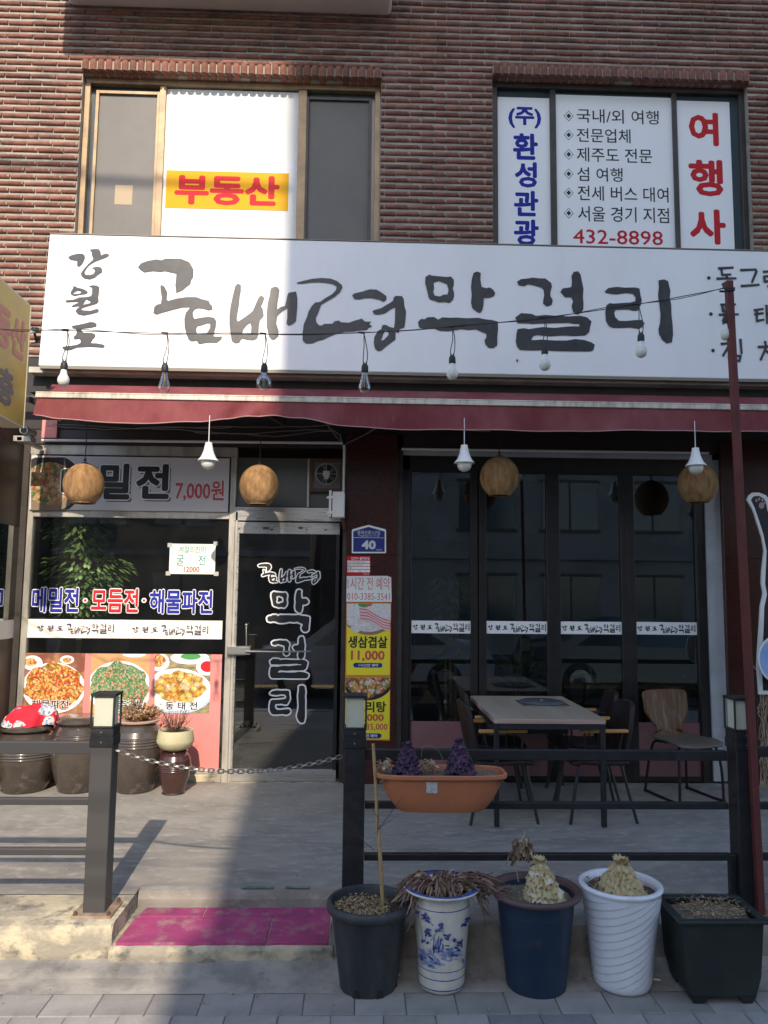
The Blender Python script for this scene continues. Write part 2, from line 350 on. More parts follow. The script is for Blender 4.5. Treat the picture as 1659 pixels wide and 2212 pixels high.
# ------------------------------------------------------------------ text, print and logo helpers
CUR = {}
def curve_mesh(kind, key, data, off=0.0, res=2):
    """2D filled shape as (verts2d, faces); cached"""
    k = (kind, key, round(off, 4))
    if k in CUR: return CUR[k]
    if kind == 'T':
        c = bpy.data.curves.new('t', 'FONT'); c.body = data; c.size = 1.0; c.offset = off; c.resolution_u = res
        c.align_x = 'CENTER'; c.space_line = .92
    else:
        c = bpy.data.curves.new('t', 'CURVE'); c.dimensions = '2D'; c.fill_mode = 'BOTH'; c.offset = off
        for pts in data:
            s = c.splines.new('POLY'); s.points.add(len(pts)-1); s.use_cyclic_u = True
            for i, p in enumerate(pts): s.points[i].co = (p[0], p[1], 0, 1)
    o = bpy.data.objects.new('t', c); COL.objects.link(o)
    dg = bpy.context.evaluated_depsgraph_get(); me = o.evaluated_get(dg).to_mesh()
    V = [(v.co.x, v.co.y) for v in me.vertices]; F = [tuple(p.vertices) for p in me.polygons]
    # fill shapes lie in two coincident layers: keep the first copy of each face
    seen = set(); G = []
    for f in F:
        kk = frozenset((round(V[i][0], 4), round(V[i][1], 4)) for i in f)
        if kk in seen: continue
        seen.add(kk); G.append(f)
    bpy.data.objects.remove(o); bpy.data.curves.remove(c)
    CUR[k] = (V, G); return CUR[k]
def bbox2(V):
    return min(v[0] for v in V), max(v[0] for v in V), min(v[1] for v in V), max(v[1] for v in V)
def put(mb, V, F, dst, y, src=None, mir=False, m=0, yfn=None, th=0.0):
    """fit 2D shape (bbox src) into world rectangle dst=(x0,x1,z0,z1) in the plane y, facing -y"""
    a0, a1, b0, b1 = src or bbox2(V); x0, x1, z0, z1 = dst
    W = []
    for (a, b) in V:
        u = (a-a0)/(a1-a0); v = (b-b0)/(b1-b0)
        if mir: u = 1-u
        x = x0+(x1-x0)*u; z = z0+(z1-z0)*v
        W.append((x, yfn(x, z) if yfn else y, z))
    mb.add(W, F, m)
def rect(px0, py0, px1, py1, y):
    """picture rectangle -> world rectangle in plane y"""
    a = P(px0, py0, y=y); b = P(px1, py1, y=y); c = P(px0, py1, y=y); d = P(px1, py0, y=y)
    return ((a.x+c.x)/2, (b.x+d.x)/2, (b.z+c.z)/2, (a.z+d.z)/2)
def text(mb, s, dst, y, off=.02, m=0, outline=None, om=1, dy=.0016, yfn=None, mir=False):
    V, F = curve_mesh('T', s, s, 0); a0, a1, b0, b1 = bbox2(V)
    def lay(rad, yb_, mm):      # bold weight: copies pushed out around the glyph, each a hair behind the other
        pts = [(0, 0)]+[(rad*math.cos(k*math.pi/4), rad*math.sin(k*math.pi/4)) for k in range(8)] if rad > .004 else [(0, 0)]
        if rad > .05: pts += [(.55*rad*math.cos(k*math.pi/4+.39), .55*rad*math.sin(k*math.pi/4+.39)) for k in range(8)]
        for i, (dx, dz_) in enumerate(pts):
            W = [(a+dx, b+dz_) for a, b in V]; yy_ = yb_+i*.00008
            put(mb, W, F, dst, yy_, (a0-off, a1+off, b0-off, b1+off), m=mm, mir=mir, yfn=(lambda x, z: yfn(x, z)+yy_-y) if yfn else None)
    lay(off, y, m)
    if outline: lay(off+outline, y+dy, om)
def frect(mb, dst, y, m=0, th=None):
    x0, x1, z0, z1 = dst
    if th: mb.box(x0, x1, y, y+th, z0, z1, m)
    else: mb.add([(x0,y,z0),(x1,y,z0),(x1,y,z1),(x0,y,z1)], [(0,1,2,3)], m)

# brush lettering traced stroke by stroke; coordinates are quarter units, offset per sheet
A1, A2, A3, A4, A5 = (98.75,521.2), (274.3,521.2), (603.5,521.2), (877.8,548.6), (1244.2,548.6)
def pp(s): 
    n = [float(a) for a in s.split()]; return [(n[i], n[i+1]) for i in range(0, len(n), 2)]
LOGO = {
 'gang': (A1, ["193 137 225 120 275 107 315 107 338 122 340 145 325 180 310 203 285 222 272 212 272 170 240 165 210 158",
   "378 72 430 66 462 70 474 90 480 122 515 106 540 108 550 124 520 142 480 156 430 176 400 192 372 212 350 240 335 270 345 290 380 292 410 284 426 262 420 242 396 230 440 220 475 225 490 245 487 268 455 288 425 314 380 330 335 322 308 300 305 275 330 240 370 195 405 165 412 150 400 125 398 95"]),
 'won': (A1, ["240 387 262 392 275 402 310 408 345 422 366 440 350 455 300 462 250 472 220 462 215 440 235 410",
   "270 428 300 430 308 445 285 455 245 457 238 448",
   "170 518 180 508 240 505 290 485 350 482 392 474 400 455 402 400 370 390 400 380 440 382 465 396 462 430 455 480 458 520 440 540 400 552 370 560 330 572 300 588 330 598 390 600 440 584 460 592 455 612 400 628 330 642 280 632 258 605 270 585 300 560 240 566 218 570 240 550 300 524 240 525 180 528",
   "350 502 388 520 385 535 340 545 322 550 332 530"]),
 'do': (A1, ["224 732 280 722 330 712 385 697 425 702 442 718 435 738 380 748 310 755 306 775 330 790 400 792 430 805 428 825 405 850 388 880 440 882 500 893 512 908 495 920 440 915 380 912 270 918 215 940 170 942 150 930 142 912 200 905 270 895 300 880 305 860 290 842 250 848 240 830 265 805 270 775 255 752 232 748"]),
 'gom': (A1, ["798 223 825 190 880 170 960 156 1000 165 1035 150 1100 150 1170 152 1240 180 1262 215 1278 245 1275 310 1258 335 1250 370 1210 400 1180 425 1128 447 1120 380 1130 280 1080 270 1030 258 990 265 930 258 850 270 815 245",
   "990 385 1003 378 1025 390 1052 440 1045 505 1060 515 1130 495 1220 482 1300 483 1350 500 1410 515 1420 540 1438 560 1442 590 1405 597 1360 582 1320 578 1285 590 1272 615 1275 650 1285 672 1330 662 1400 652 1455 660 1475 690 1470 740 1455 790 1450 822 1490 824 1527 822 1515 850 1480 876 1400 876 1325 888 1305 860 1260 865 1235 850 1215 800 1200 740 1198 670 1210 620 1250 570 1180 572 1090 595 1000 620 960 635 930 620 938 570 960 548 995 540 1003 490 992 420",
   "1300 760 1310 735 1350 725 1400 708 1422 712 1420 750 1395 790 1370 804 1310 802"]),
 'bae': (A2, ["935 385 960 365 985 380 985 430 975 480 970 540 960 600 948 670 958 694 990 675 1040 640 1085 605 1105 560 1135 490 1160 465 1188 490 1175 530 1160 560 1175 590 1183 640 1170 660 1150 680 1140 740 1138 800 1125 840 1090 856 1040 852 1000 840 985 850 970 878 935 882 905 860 895 800 885 720 885 640 895 560 915 470",
   "995 800 1005 765 1035 725 1065 705 1075 740 1070 800 1050 806",
   "1240 410 1270 392 1300 395 1317 420 1310 480 1300 540 1298 590 1330 568 1365 560 1375 520 1385 470 1395 445 1440 438 1460 434 1465 455 1472 490 1472 560 1465 640 1460 690 1440 710 1395 730 1378 712 1385 660 1385 580 1345 602 1310 635 1298 650 1290 710 1310 775 1308 820 1275 850 1250 850 1225 820 1208 740 1205 650 1215 540 1235 460"]),
 'ryeong': (A3, ["150 358 210 342 280 325 360 318 440 322 500 345 540 378 545 400 525 440 480 480 420 515 360 550 345 590 330 635 315 660 318 700 345 728 370 728 385 715 460 712 475 692 515 685 530 700 600 705 640 690 712 668 740 695 795 695 775 715 802 738 770 750 755 768 700 770 640 780 560 785 480 805 420 830 380 850 330 862 290 882 230 885 203 860 200 800 210 720 240 650 250 610 280 560 310 530 350 525 400 490 460 455 490 420 495 395 465 372 400 360 340 355 270 358 200 368 155 368",
   "628 470 645 452 720 435 780 415 840 418 890 448 925 475 925 505 900 525 860 505 800 492 740 492 690 505 650 502",
   "803 605 820 595 880 578 960 530 985 510 985 490 1005 472 1060 475 1075 500 1080 560 1095 610 1090 680 1080 745 1040 760 1030 795 1005 780 1002 850 960 880 915 915 880 945 850 950 825 925 815 880 820 830 850 775 880 760 890 725 920 722 950 740 990 750 998 700 1000 620 1000 572 960 590 910 625 850 635 820 632",
   "915 770 945 795 940 815 900 855 880 858 895 810"]),
 'mak': (A4, ["165 200 200 178 220 188 300 195 350 200 385 195 410 225 410 270 400 300 412 335 412 370 400 400 370 425 330 415 280 420 240 405 205 395 190 370 180 320 162 250",
   "235 250 280 235 320 250 350 262 365 310 355 350 320 352 290 368 245 360 232 330 240 300",
   "580 165 610 152 643 165 640 220 650 285 690 297 720 290 750 310 768 340 755 365 720 380 670 382 665 450 655 490 635 512 600 495 570 470 558 420 565 350 558 290 565 220",
   "100 590 125 562 160 565 180 548 240 545 275 568 310 548 380 552 440 550 520 556 620 552 680 565 740 572 790 585 792 650 785 720 785 790 750 815 710 812 680 780 675 745 692 720 690 690 650 675 600 652 540 658 470 650 420 660 360 668 290 665 240 645 200 640 150 648 110 635"]),
 'geol': (A4, ["955 240 990 218 1050 212 1090 205 1150 212 1200 212 1250 250 1258 280 1245 330 1245 365 1265 400 1255 440 1215 455 1180 430 1182 400 1190 360 1185 310 1165 290 1100 272 1050 262 1020 280 970 272",
   "1425 190 1445 155 1485 150 1505 180 1515 235 1530 300 1525 370 1530 430 1528 480 1500 515 1475 525 1440 500 1428 450 1440 410 1425 375 1370 375 1330 330 1350 298 1400 292 1425 285 1430 240",
   "940 550 990 512 1080 518 1120 535 1200 528 1300 535 1400 540 1500 535 1560 548 1600 585 1585 640 1580 675 1545 705 1450 710 1350 705 1240 712 1130 702 1095 712 1078 745 1110 745 1170 740 1280 748 1390 748 1460 735 1540 745 1600 765 1628 785 1615 830 1590 843 1450 842 1300 840 1180 832 1090 835 980 830 955 800 945 760 950 690 960 650 1010 642 1060 650 1120 640 1180 632 1280 640 1390 628 1450 625 1490 628 1495 605 1450 605 1400 595 1330 598 1240 600 1150 602 1090 605 1040 600 960 600"]),
 'ri': (A5, ["247 325 280 295 350 285 420 292 510 290 548 300 555 350 568 400 560 440 545 465 530 492 490 492 450 480 340 484 330 510 338 545 370 578 430 580 510 572 570 570 592 600 580 628 540 648 470 635 390 640 320 640 285 625 258 580 252 510 262 445 290 425 320 430 390 425 470 420 510 410 515 375 490 345 430 338 350 350 300 345 260 338",
   "712 228 760 220 795 235 815 320 810 380 822 440 825 530 835 620 838 700 828 765 785 775 745 745 715 690 712 650 725 600 730 520 718 430 708 360 715 290"]),
}
SIGN_T = P(800, 522, y=-.25); SIGN_B = P(800, 803, y=-.33)
sdir = (SIGN_T-SIGN_B).normalized(); SN = Vector((1,0,0)).cross(sdir)      # sheet leans a little forward at the bottom
SPL = (SIGN_B, SN)
def sign_y(x, z): return SIGN_B.y + (z-SIGN_B.z)/(SIGN_T.z-SIGN_B.z)*(SIGN_T.y-SIGN_B.y)
GL = {}
for k, ((ox, oy), pl) in LOGO.items():
    out = []
    for s in pl:
        out.append([(lambda q: (q.x, q.z))(P(ox+a/4, oy+b/4, pl=SPL)) for a, b in pp(s)])
    GL[k] = out
def gbox(keys):
    pts = [p for k in keys for q in GL[k] for p in q]; return bbox2(pts)
def logo(mb, keys, dst, y, off=0.0, m=0, yfn=None, outline=None, om=1, dy=.0016):
    src = gbox(keys)
    for k in keys:
        V, F = curve_mesh('G', k, GL[k], 0)
        for oo, mm, yy in ([(off+outline, om, dy)] if outline else [])+[(off, m, 0)]:
            pts = [(0, 0)]
            if oo: pts += [(oo*math.cos(j*math.pi/6), oo*math.sin(j*math.pi/6)) for j in range(12)]
            if oo > .02: pts += [(.5*oo*math.cos(j*math.pi/3), .5*oo*math.sin(j*math.pi/3)) for j in range(6)]
            for i, (dx, dz_) in enumerate(pts):
                put(mb, [(a+dx, b+dz_) for a, b in V], F, dst, y+yy+i*.00006, src, m=mm)
NAME3, REST = ['gom', 'bae', 'ryeong'], ['mak', 'geol', 'ri']
def strip_text(mb, px0, px1, py0, py1, y, m=0):
    """small repeat of the sign's lettering inside a picture rectangle"""
    r = rect(px0, py0, px1, py1, y); W = r[1]-r[0]; H = r[3]-r[2]
    def sub(a, b, c=0, d=1): return (r[0]+W*a, r[0]+W*b, r[2]+H*c, r[2]+H*d)
    logo(mb, ['gang'], sub(0, .09, .25, .78), y, .006, m); logo(mb, ['won'], sub(.125, .215, .25, .78), y, .006, m)
    logo(mb, ['do'], sub(.25, .345, .28, .75), y, .006, m)
    logo(mb, NAME3, sub(.38, .69, .0, .95), y, .008, m); logo(mb, REST, sub(.71, 1.0, .08, 1), y, .008, m)

# ------------------------------------------------------------------ ground, pavement, porch, street
GZ, PZ = 0.0, 0.20
def struct(name, mb, mat, parent=None, label=None, **k):
    o = mb.build(name, mat, parent, **k)
    if not parent: o['kind'] = 'structure'
    if label: o['label'] = label
    return o
m = MB(); m.quad((-60,-60,-.12),(60,-60,-.12),(60,30,-.12),(-60,30,-.12)); struct('ground', m, m_asph)
m = MB(); m.box(-30, 30, -12.6, -5.4, -.118, -.09); struct('road', m, m_asph)
m = MB()
for yy in (-9.05, -8.9): m.box(-30, 30, yy, yy+.08, -.0895, -.086)
struct('road_marking', m, m_yel)
PY0 = -3.07        # first paver row starts here and runs towards the street
side = MB(); side.box(-30, 30, -5.2, -2.0, -.118, -.007); side = struct('sidewalk', side, m_joint)
side['label'] = 'grey paved sidewalk in front of the raised porch'
def box_mesh(name, sx, sy, sz, mat, bev):
    bm = bmesh.new(); bmesh.ops.create_cube(bm, size=1)
    for v in bm.verts: v.co.x *= sx; v.co.y *= sy; v.co.z *= sz
    bmesh.ops.bevel(bm, geom=bm.edges[:], offset=bev, segments=1, affect='EDGES')
    me = bpy.data.meshes.new(name); bm.to_mesh(me); bm.free(); me.materials.append(mat); return me
TW, TD = X(873, 2143, PY0)-X(766, 2143, PY0), .184
pm = box_mesh('paver', TW-.0045, TD-.0045, .05, m_paver, .003); pmd = box_mesh('paver', TW-.0045, TD-.0045, .05, m_paverd, .003)
rnd = random.Random(3)
x_ph = X(659, 2143, PY0)
for j in range(6):
    for i in range(-9, 10):
        x = x_ph+(i+.5)*TW+(j % 2)*.55*TW; y = PY0-(j+.5)*TD
        a = P(0, 2212, z=0); 
        if not (-3.0 < x < 3.2): continue
        dark = (j, i) in ((1, 3), (1, 4), (2, -3), (3, 5))
        o = bpy.data.objects.new('paver', pmd if dark else pm); COL.objects.link(o)
        o.location = (x, y, -.026+rnd.uniform(-.002, .0015)); o.rotation_euler = (rnd.uniform(-.006,.006), rnd.uniform(-.006,.006), rnd.uniform(-.008,.008)); o.parent = side
def strip_rest(name, x0, x1):   # the same paving farther off to the sides and towards the kerb, one joined mesh
    b = MB()
    for j in range(11):
        for i in range(-60, 60):
            x = x_ph+(i+.5)*TW+(j % 2)*.55*TW; y = PY0-(j+.5)*TD
            if j < 6 and -3.0 < x < 3.2: continue
            if abs(x) > 9: continue
            z = rnd.uniform(-.004, .0); b.box(x-TW/2+.004, x+TW/2-.004, y-TD/2+.004, y+TD/2-.004, -.05, z)
    o = b.build('paver_field', m_paver, side); o['kind'] = 'stuff'; return o
strip_rest('paver_field', -9, 9)
m = MB(); m.box(-30, 30, -5.4, -5.2, -.118, .0); struct('kerb', m, m_fillet, bev=.01)
# mortar band between the pavers and the porch, slightly ramped up at the wall
m = MB(); N = 90
for i in range(N):
    a = -9+18*i/N; b = -9+18*(i+1)/N
    def h(t, k): return noise.noise(Vector((t*2.3, k, .3)))*.008
    rows = [(PY0-.002, -.001), (-3.02, .004), (-2.95, .008), (-2.895, .020), (-2.85, .032), (-2.82, .045)]
    for q in range(5):
        (y0, z0), (y1, z1) = rows[q], rows[q+1]
        m.quad((a, y0+h(a, q)*(q > 0), z0), (b, y0+h(b, q)*(q > 0), z0), (b, y1+h(b, q+1), z1+abs(h(b, q+2))*.6), (a, y1+h(a, q+1), z1+abs(h(a, q+2))*.6))
struct('mortar_band', m, m_fillet, smooth='all')
# porch slab with a notch for the painted step
EY = -2.83; NX0, NX1, NY = X(243, 1990, EY), X(716, 1990, EY), -2.39
def rough_block(mb, x0, x1, y0, y1, z0, z1, n=40, amp=.006, sd=0, nz=4):
    """block whose front face (y0) and front top edge are worn and uneven"""
    for i in range(n):
        a = x0+(x1-x0)*i/n; b = x0+(x1-x0)*(i+1)/n
        def f(x, k):
            z = z0+(z1-z0)*k/nz
            e = noise.noise(Vector((x*5+sd, z*9, 1)))*amp+noise.noise(Vector((x*17+sd, z*31, 5)))*amp*.6
            lip = .012 if k == nz else 0
            return (x, y0+e+lip, z-(.006+abs(e))*(k == nz))
        for k in range(nz): mb.quad(f(a, k), f(b, k), f(b, k+1), f(a, k+1))
        mb.quad(f(a, nz), f(b, nz), (b, y0+.05, z1), (a, y0+.05, z1))
        mb.quad((a, y0+.05, z1), (b, y0+.05, z1), (b, y1, z1), (a, y1, z1))
porch = MB(); rough_block(porch, NX0, NX1, NY, .05, 0, PZ, 30, .008)
porch.quad((-9, -2.45, PZ), (NX0, -2.45, PZ), (NX0, .05, PZ), (-9, .05, PZ)); porch.quad((NX1, -2.45, PZ), (9, -2.45, PZ), (9, .05, PZ), (NX1, .05, PZ))
porch = struct('porch', porch, m_conc, label='grey concrete porch slab in front of the shop')
kr = MB(); kb = MB(); rough_block(kb, -9, NX0, EY, -2.455, 0, PZ-.001, 130, .007, 3); rough_block(kr, NX1, 9, EY, -2.455, 0, PZ-.001, 140, .006, 9)
for xx, s in ((NX0, 1), (NX1, -1)):
    for i in range(8):
        y0 = EY+(NY-EY)*i/8; y1 = EY+(NY-EY)*(i+1)/8
        e = lambda yy, z: xx+noise.noise(Vector((yy*14, z*14, 2+s)))*.012
        pts = [(e(y0,0), y0+.0, 0), (e(y1,0), y1, 0), (e(y1,.2), y1, PZ-.002), (e(y0,.2), y0+.0, PZ-.002)]
        kb.quad(*(pts if s < 0 else pts[::-1]))
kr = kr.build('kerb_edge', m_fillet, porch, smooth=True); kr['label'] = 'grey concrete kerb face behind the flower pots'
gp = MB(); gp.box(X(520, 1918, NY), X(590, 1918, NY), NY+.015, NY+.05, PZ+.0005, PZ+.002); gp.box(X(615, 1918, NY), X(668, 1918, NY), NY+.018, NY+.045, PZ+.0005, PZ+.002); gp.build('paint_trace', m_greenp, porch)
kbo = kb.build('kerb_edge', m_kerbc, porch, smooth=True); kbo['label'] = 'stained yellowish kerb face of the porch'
st = MB(); rough_block(st, NX0-.01, NX1+.01, EY-.015, NY+.02, 0, .108, 60, .010, 21)
st = struct('step', st, m_kerbc, label='worn concrete step cut into the porch edge', smooth=True)
tx = [X(p, 2000, -2.55) for p in (255, 588, 716)]; t2 = [X(p, 1970, -2.4) for p in (272, 447, 716)]
ym = -2.52
def tile(x0, x1, x2, x3, y0, y1, lab=None):
    b = MB(); g = .003
    b.hexa([(x0+g,y0+g,.10),(x1-g,y0+g,.10),(x3-g,y1-g,.10),(x2+g,y1-g,.10)], [(x0+g,y0+g,.1145),(x1-g,y0+g,.1145),(x3-g,y1-g,.1145),(x2+g,y1-g,.1145)])
    o = b.build('tile', m_pink, st, bev=.002, seg=1)
tile(NX0+.015, tx[1], NX0+.025, tx[1], EY+.0, ym); tile(tx[1], NX1-.01, tx[1], NX1-.012, EY+.0, ym)
tile(NX0+.03, t2[1], NX0+.05, t2[1], ym, NY-.012); tile(t2[1], NX1-.012, t2[1], NX1-.015, ym, NY-.012)

# ------------------------------------------------------------------ the shop building
bld = thing('shop_building', 'red brick building with a glazed shopfront under a white sign', 'building', (0, 0, 0))
WY = -.05          # brick face
yb = Z(60, 770, WY)
L0, L1, LT = X(172, 300, WY), X(822, 300, WY), Z(500, 168, WY)
Q0, Q1, QT = X(1064, 300, WY), X(1618, 300, WY), Z(1340, 176, WY)
OB = 3.95          # window openings run down behind the sign
TOP = 8.2
wall = MB(); D = .24
wy = WY+.002
def wb(x0, x1, z0, z1): wall.box(x0, x1, wy, wy+D, z0, z1)
wb(-8, L0, yb, TOP); wb(L1, Q0, yb, TOP); wb(Q1, 8, yb, TOP); wb(L0, L1, LT, TOP); wb(L0, L1, yb, OB); wb(Q0, Q1, QT, TOP); wb(Q0, Q1, yb, OB)
wallo = wall.build('upper_wall', m_mortar, bld); wallo['label'] = 'upper wall of long rounded red bricks in pale mortar'
cp = (Z(50, 29, WY)-Z(50, 434, WY))/28.0; bp = X(355, 30, WY)-X(300.5, 30, WY); bh, bl = cp*.66, bp-.0105
print('course', cp, bp)
def brick_mesh(length, height, depth=.018, n=6):
    mb = MB(); pr = [(0.014, -height/2), (-.003, -height/2), (-.012, -height*.34), (-.0165, -height*.10), (-.0165, height*.12), (-.011, height*.36), (-.002, height/2), (.014, height/2)]
    k = len(pr)
    mb.v = [(-length/2, y, z) for y, z in pr]+[(length/2, y, z) for y, z in pr]
    mb.f = [(i, i+k, i+1+k, i+1) for i in range(k-1)]+[tuple(range(k)), tuple(range(2*k-1, k-1, -1))]
    mb.f = [f[::-1] for f in mb.f]
    mb.m = [0]*len(mb.f)
    return mb
bmb = brick_mesh(bl, bh)
def mesh_of(mb, name, mat):
    me = bpy.data.meshes.new(name); me.from_pydata(mb.v, [], mb.f); me.materials.append(mat)
    me.polygons.foreach_set('use_smooth', [True]*len(me.polygons))
    try: me.set_sharp_from_angle(angle=R(50))
    except Exception: pass
    return me
bme = {}
def bmesh_len(L):
    k = round(L, 3)
    if k not in bme: bme[k] = mesh_of(brick_mesh(k, bh), 'brick', m_brick)
    return bme[k]
zph = Z(50, 29, WY); xph = X(77.5, 15, WY)
rows0 = int((yb-zph)/cp)-1; sg = Z(700, 515, WY)
cells = []
for r in range(rows0, int((TOP-zph)/cp)):
    z = zph+(r+.5)*cp
    if z-bh/2 < yb: continue
    for c in range(-40, 40):
        x0 = xph+(c+(.45 if r % 2 else 0))*bp; x1 = x0+bl
        for a0, a1, t in ((L0, L1, LT), (Q0, Q1, QT)):
            if OB < z < t+.075+.02*(a0 == Q0):
                if x0 < a0-.01 and x1 > a0-.004: x1 = a0-.004
                elif x0 < a1+.004 and x1 > a1+.01: x0 = a1+.004
                elif x0 >= a0-.01 and x1 <= a1+.01: x0 = x1 = 0
        if x1-x0 < .03 or x0 > 7.9 or x1 < -7.9: continue
        x = (x0+x1)/2
        # seen: inside the picture and not behind the sign
        vis = -3.75 < x < 3.95 and (z > sg or x < -3.0) and z < Z(800, -10, WY)
        cells.append((vis, (Vector((x, WY, z))-CAMPOS).length, x, z, x1-x0))
vis = sorted([c for c in cells if c[0]], key=lambda c: c[1])[:292]; vs = set(id(c) for c in vis)
rb = random.Random(11); rest = MB(); nb = brick_mesh
for c in cells:
    _, _, x, z, L = c; Lr = round(L, 2)-.0005 if abs(L-bl) > .004 else bl
    dz = rb.uniform(-.0022, .0022); dy = rb.uniform(-.003, .003); ro = rb.uniform(-.007, .007); sz = rb.uniform(.93, 1.06)
    if id(c) in vs:
        o = bpy.data.objects.new('brick', bmesh_len(Lr)); COL.objects.link(o); o.location = (x, WY+dy, z+dz); o.rotation_euler = (0, ro, 0); o.scale = (1, 1, sz); o.parent = wallo
    else:
        q = nb(Lr, bh); rest.add([(x+a, WY+dy+b, z+dz+d*sz+a*-ro) for a, b, d in q.v], q.f)
ro_ = rest.build('brick_field', M('brick_clay_far', (.24,.11,.080), .9, spec=.2, col2=(.13,.066,.052), scale=7, bump=.0015, bscale=120, col3=(.40,.30,.22), scale3=12, lo3=.62, hi3=.74), wallo, smooth=True, angle=50)
ro_['kind'] = 'stuff'
for nm, a0, a1, t in (('lintel', L0, L1, LT), ('lintel', Q0, Q1, QT)):
    lo = MB(); lo.box(a0, a1, WY-.050, WY+.012, t+.010, t+.092); lo = lo.build('lintel', m_mortar, bld)
    n = int((a1-a0)/.0716); pch = (a1-a0)/n
    q = brick_mesh(.098, .058); q.v = [(d, b if b < .01 else .125, a) for a, b, d in q.v]; q.f = [f[::-1] for f in q.f]
    me = mesh_of(q, 'brick', m_brick)
    for i in range(n):
        o = bpy.data.objects.new('brick', me); COL.objects.link(o); o.location = (a0+(i+.5)*pch+rb.uniform(-.002,.002), WY-.056+rb.uniform(-.003,.003), t+.047+rb.uniform(-.003,.003)); o.parent = lo
# slab of the storey above
bx0, bx1 = X(150, 20, WY), X(845, 40, WY)
zs = Z(800, 36, WY); sd = (zs-Z(480, 121, WY))/.73+.10
m = MB(); 
m.box(bx0, bx1, WY-sd, WY+.01, zs, zs+.9)
o = m.build('balcony_slab', M('painted_render', (.62,.58,.52), .8, col2=(.55,.51,.46), scale=2), bld, bev=.05, seg=4); o['label'] = 'cream rendered underside of the balcony above the left window'
# upper windows
def win_frame(x0, x1, zt, mat, mull, fw=.05, y=.002):
    f = MB(); f.box(x0, x1, y, y+.09, zt-fw, zt); f.box(x0, x0+fw, y+.001, y+.09, OB, zt-fw); f.box(x1-fw, x1, y+.001, y+.09, OB, zt-fw)
    f.box(x0, x1, y, y+.09, OB-.04, OB)
    for a, b in mull: f.box(a, b, y+.012, y+.08, OB, zt-fw)
    return f
fy = .002
u = MB(); u = MB().build('window', m_alub, bld) if False else None
def X2(px, py=350, y=fy): return X(px, py, y)
wl = win_frame(L0+.004, L1-.004, LT-.004, m_alub, [(X2(338), X2(352)), (X2(642), X2(660))]).build('window', m_alub, bld, bev=.003, seg=1); wl['label'] = 'upper window with bronze frame and a white panel reading 부동산'
def pane(name, a, b, zt, y, mat, par, lab=None, z0=OB):
    q = MB(); q.box(X2(a), X2(b), y, y+.012, z0, zt); o = q.build(name, mat, par)
    if lab: o['label'] = lab
    return o
zt = LT-.06
def sash(a, b, zt, mat, par, w=.03, y=fy+.02):
    f = MB(); x0, x1 = X2(a), X2(b)
    f.box(x0, x0+w, y, y+.03, OB, zt); f.box(x1-w, x1, y, y+.03, OB, zt); f.box(x0+w, x1-w, y+.001, y+.03, zt-w, zt); return f.build('sash', mat, par, bev=.002, seg=1)
sash(198, 339, zt-.05, m_alub, wl); pane('pane', 205, 335, zt-.08, fy+.045, m_screen, wl, 'grey screened pane with a small paper square')
sash(658, 802, zt-.05, m_alud, wl); pane('pane', 662, 796, zt-.08, fy+.045, m_screen, wl, 'dark grey screened pane')
pane('panel', 352, 642, zt-.005, fy+.04, m_whitewin, wl, 'white film panel with a yellow strip reading 부동산')
q = MB(); frect(q, rect(248, 400, 286, 442, fy+.043), fy+.043, 0, .001); q.build('paper_square', M('beige_paper', (.42,.33,.22), .8), wl)
q = MB(); yy = fy+.037; frect(q, rect(358, 371, 623, 452, yy), yy, 1, .001); text(q, '부동산', rect(377, 378, 604, 444, yy), yy-.001, .042)
q.build('lettering', [m_red, m_yel], wl)
m_wf2 = m_black
wr = win_frame(Q0+.004, Q1-.004, QT-.004, m_wf2, [(X2(1190), X2(1203)), (X2(1457), X2(1467))]).build('window', m_alud, bld, bev=.003, seg=1); wr['label'] = 'upper window covered by three white travel agency panels'
dk = MB(); dk.box(Q0+.02, Q1-.02, fy+.05, fy+.06, OB, QT-.03); dk.build('pane', m_oppw, wr)
dk = MB(); dk.box(L0+.02, L1-.02, fy+.062, fy+.07, OB, LT-.03); dk.build('pane', m_oppw, wl)
yq = fy+.035
for a, b, t in ((1077, 1190, 211), (1203, 1457, 208), (1467, 1584, 219)):
    q = MB(); q.box(X2(a), X2(b), yq, yq+.01, OB, Z((a+b)/2, t, yq)); q.build('panel', m_white, wr)
q = MB(); yy = yq-.0015
for s, y0, y1, x0, x1 in (('(주)', 231, 277, 1098, 1169), ('환', 288, 345, 1108, 1162), ('성', 350, 405, 1112, 1160), ('관', 412, 467, 1110, 1163), ('광', 474, 530, 1110, 1164)):
    text(q, s, rect(x0, y0, x1, y1, yy), yy, .035)
q.build('lettering', m_blue, wr)
q = MB(); lines = [('국내/외 여행', 1246, 1423, 237, 267), ('전문업체', 1246, 1362, 278, 308), ('제주도 전문', 1246, 1409, 320, 351), ('섬 여행', 1247, 1345, 362, 392), ('전세 버스 대여', 1248, 1444, 403, 435), ('서울 경기 지점', 1249, 1445, 447, 480)]
for s, a, b, c, d in lines:
    text(q, s, rect(a, c, b, d, yy), yy, .006)
    r = rect(1218, c+2, 1239, c+25, yy); mx, mz = (r[0]+r[1])/2, (r[2]+r[3])/2
    for k, mm, e in ((1, 0, 0), (.86, 1, -.0006), (.5, 0, -.0012)):
        hx, hz = (r[1]-r[0])/2*k, (r[3]-r[2])/2*k
        q.add([(mx-hx, yy+e, mz), (mx, yy+e, mz-hz), (mx+hx, yy+e, mz), (mx, yy+e, mz+hz)], [(0,1,2,3)], mm)
q.build('lettering', [m_ink2, m_white], wr)
q = MB(); text(q, '432-8898', rect(1238, 497, 1432, 528, yy), yy, .008); q.build('lettering', m_red, wr)
q = MB()
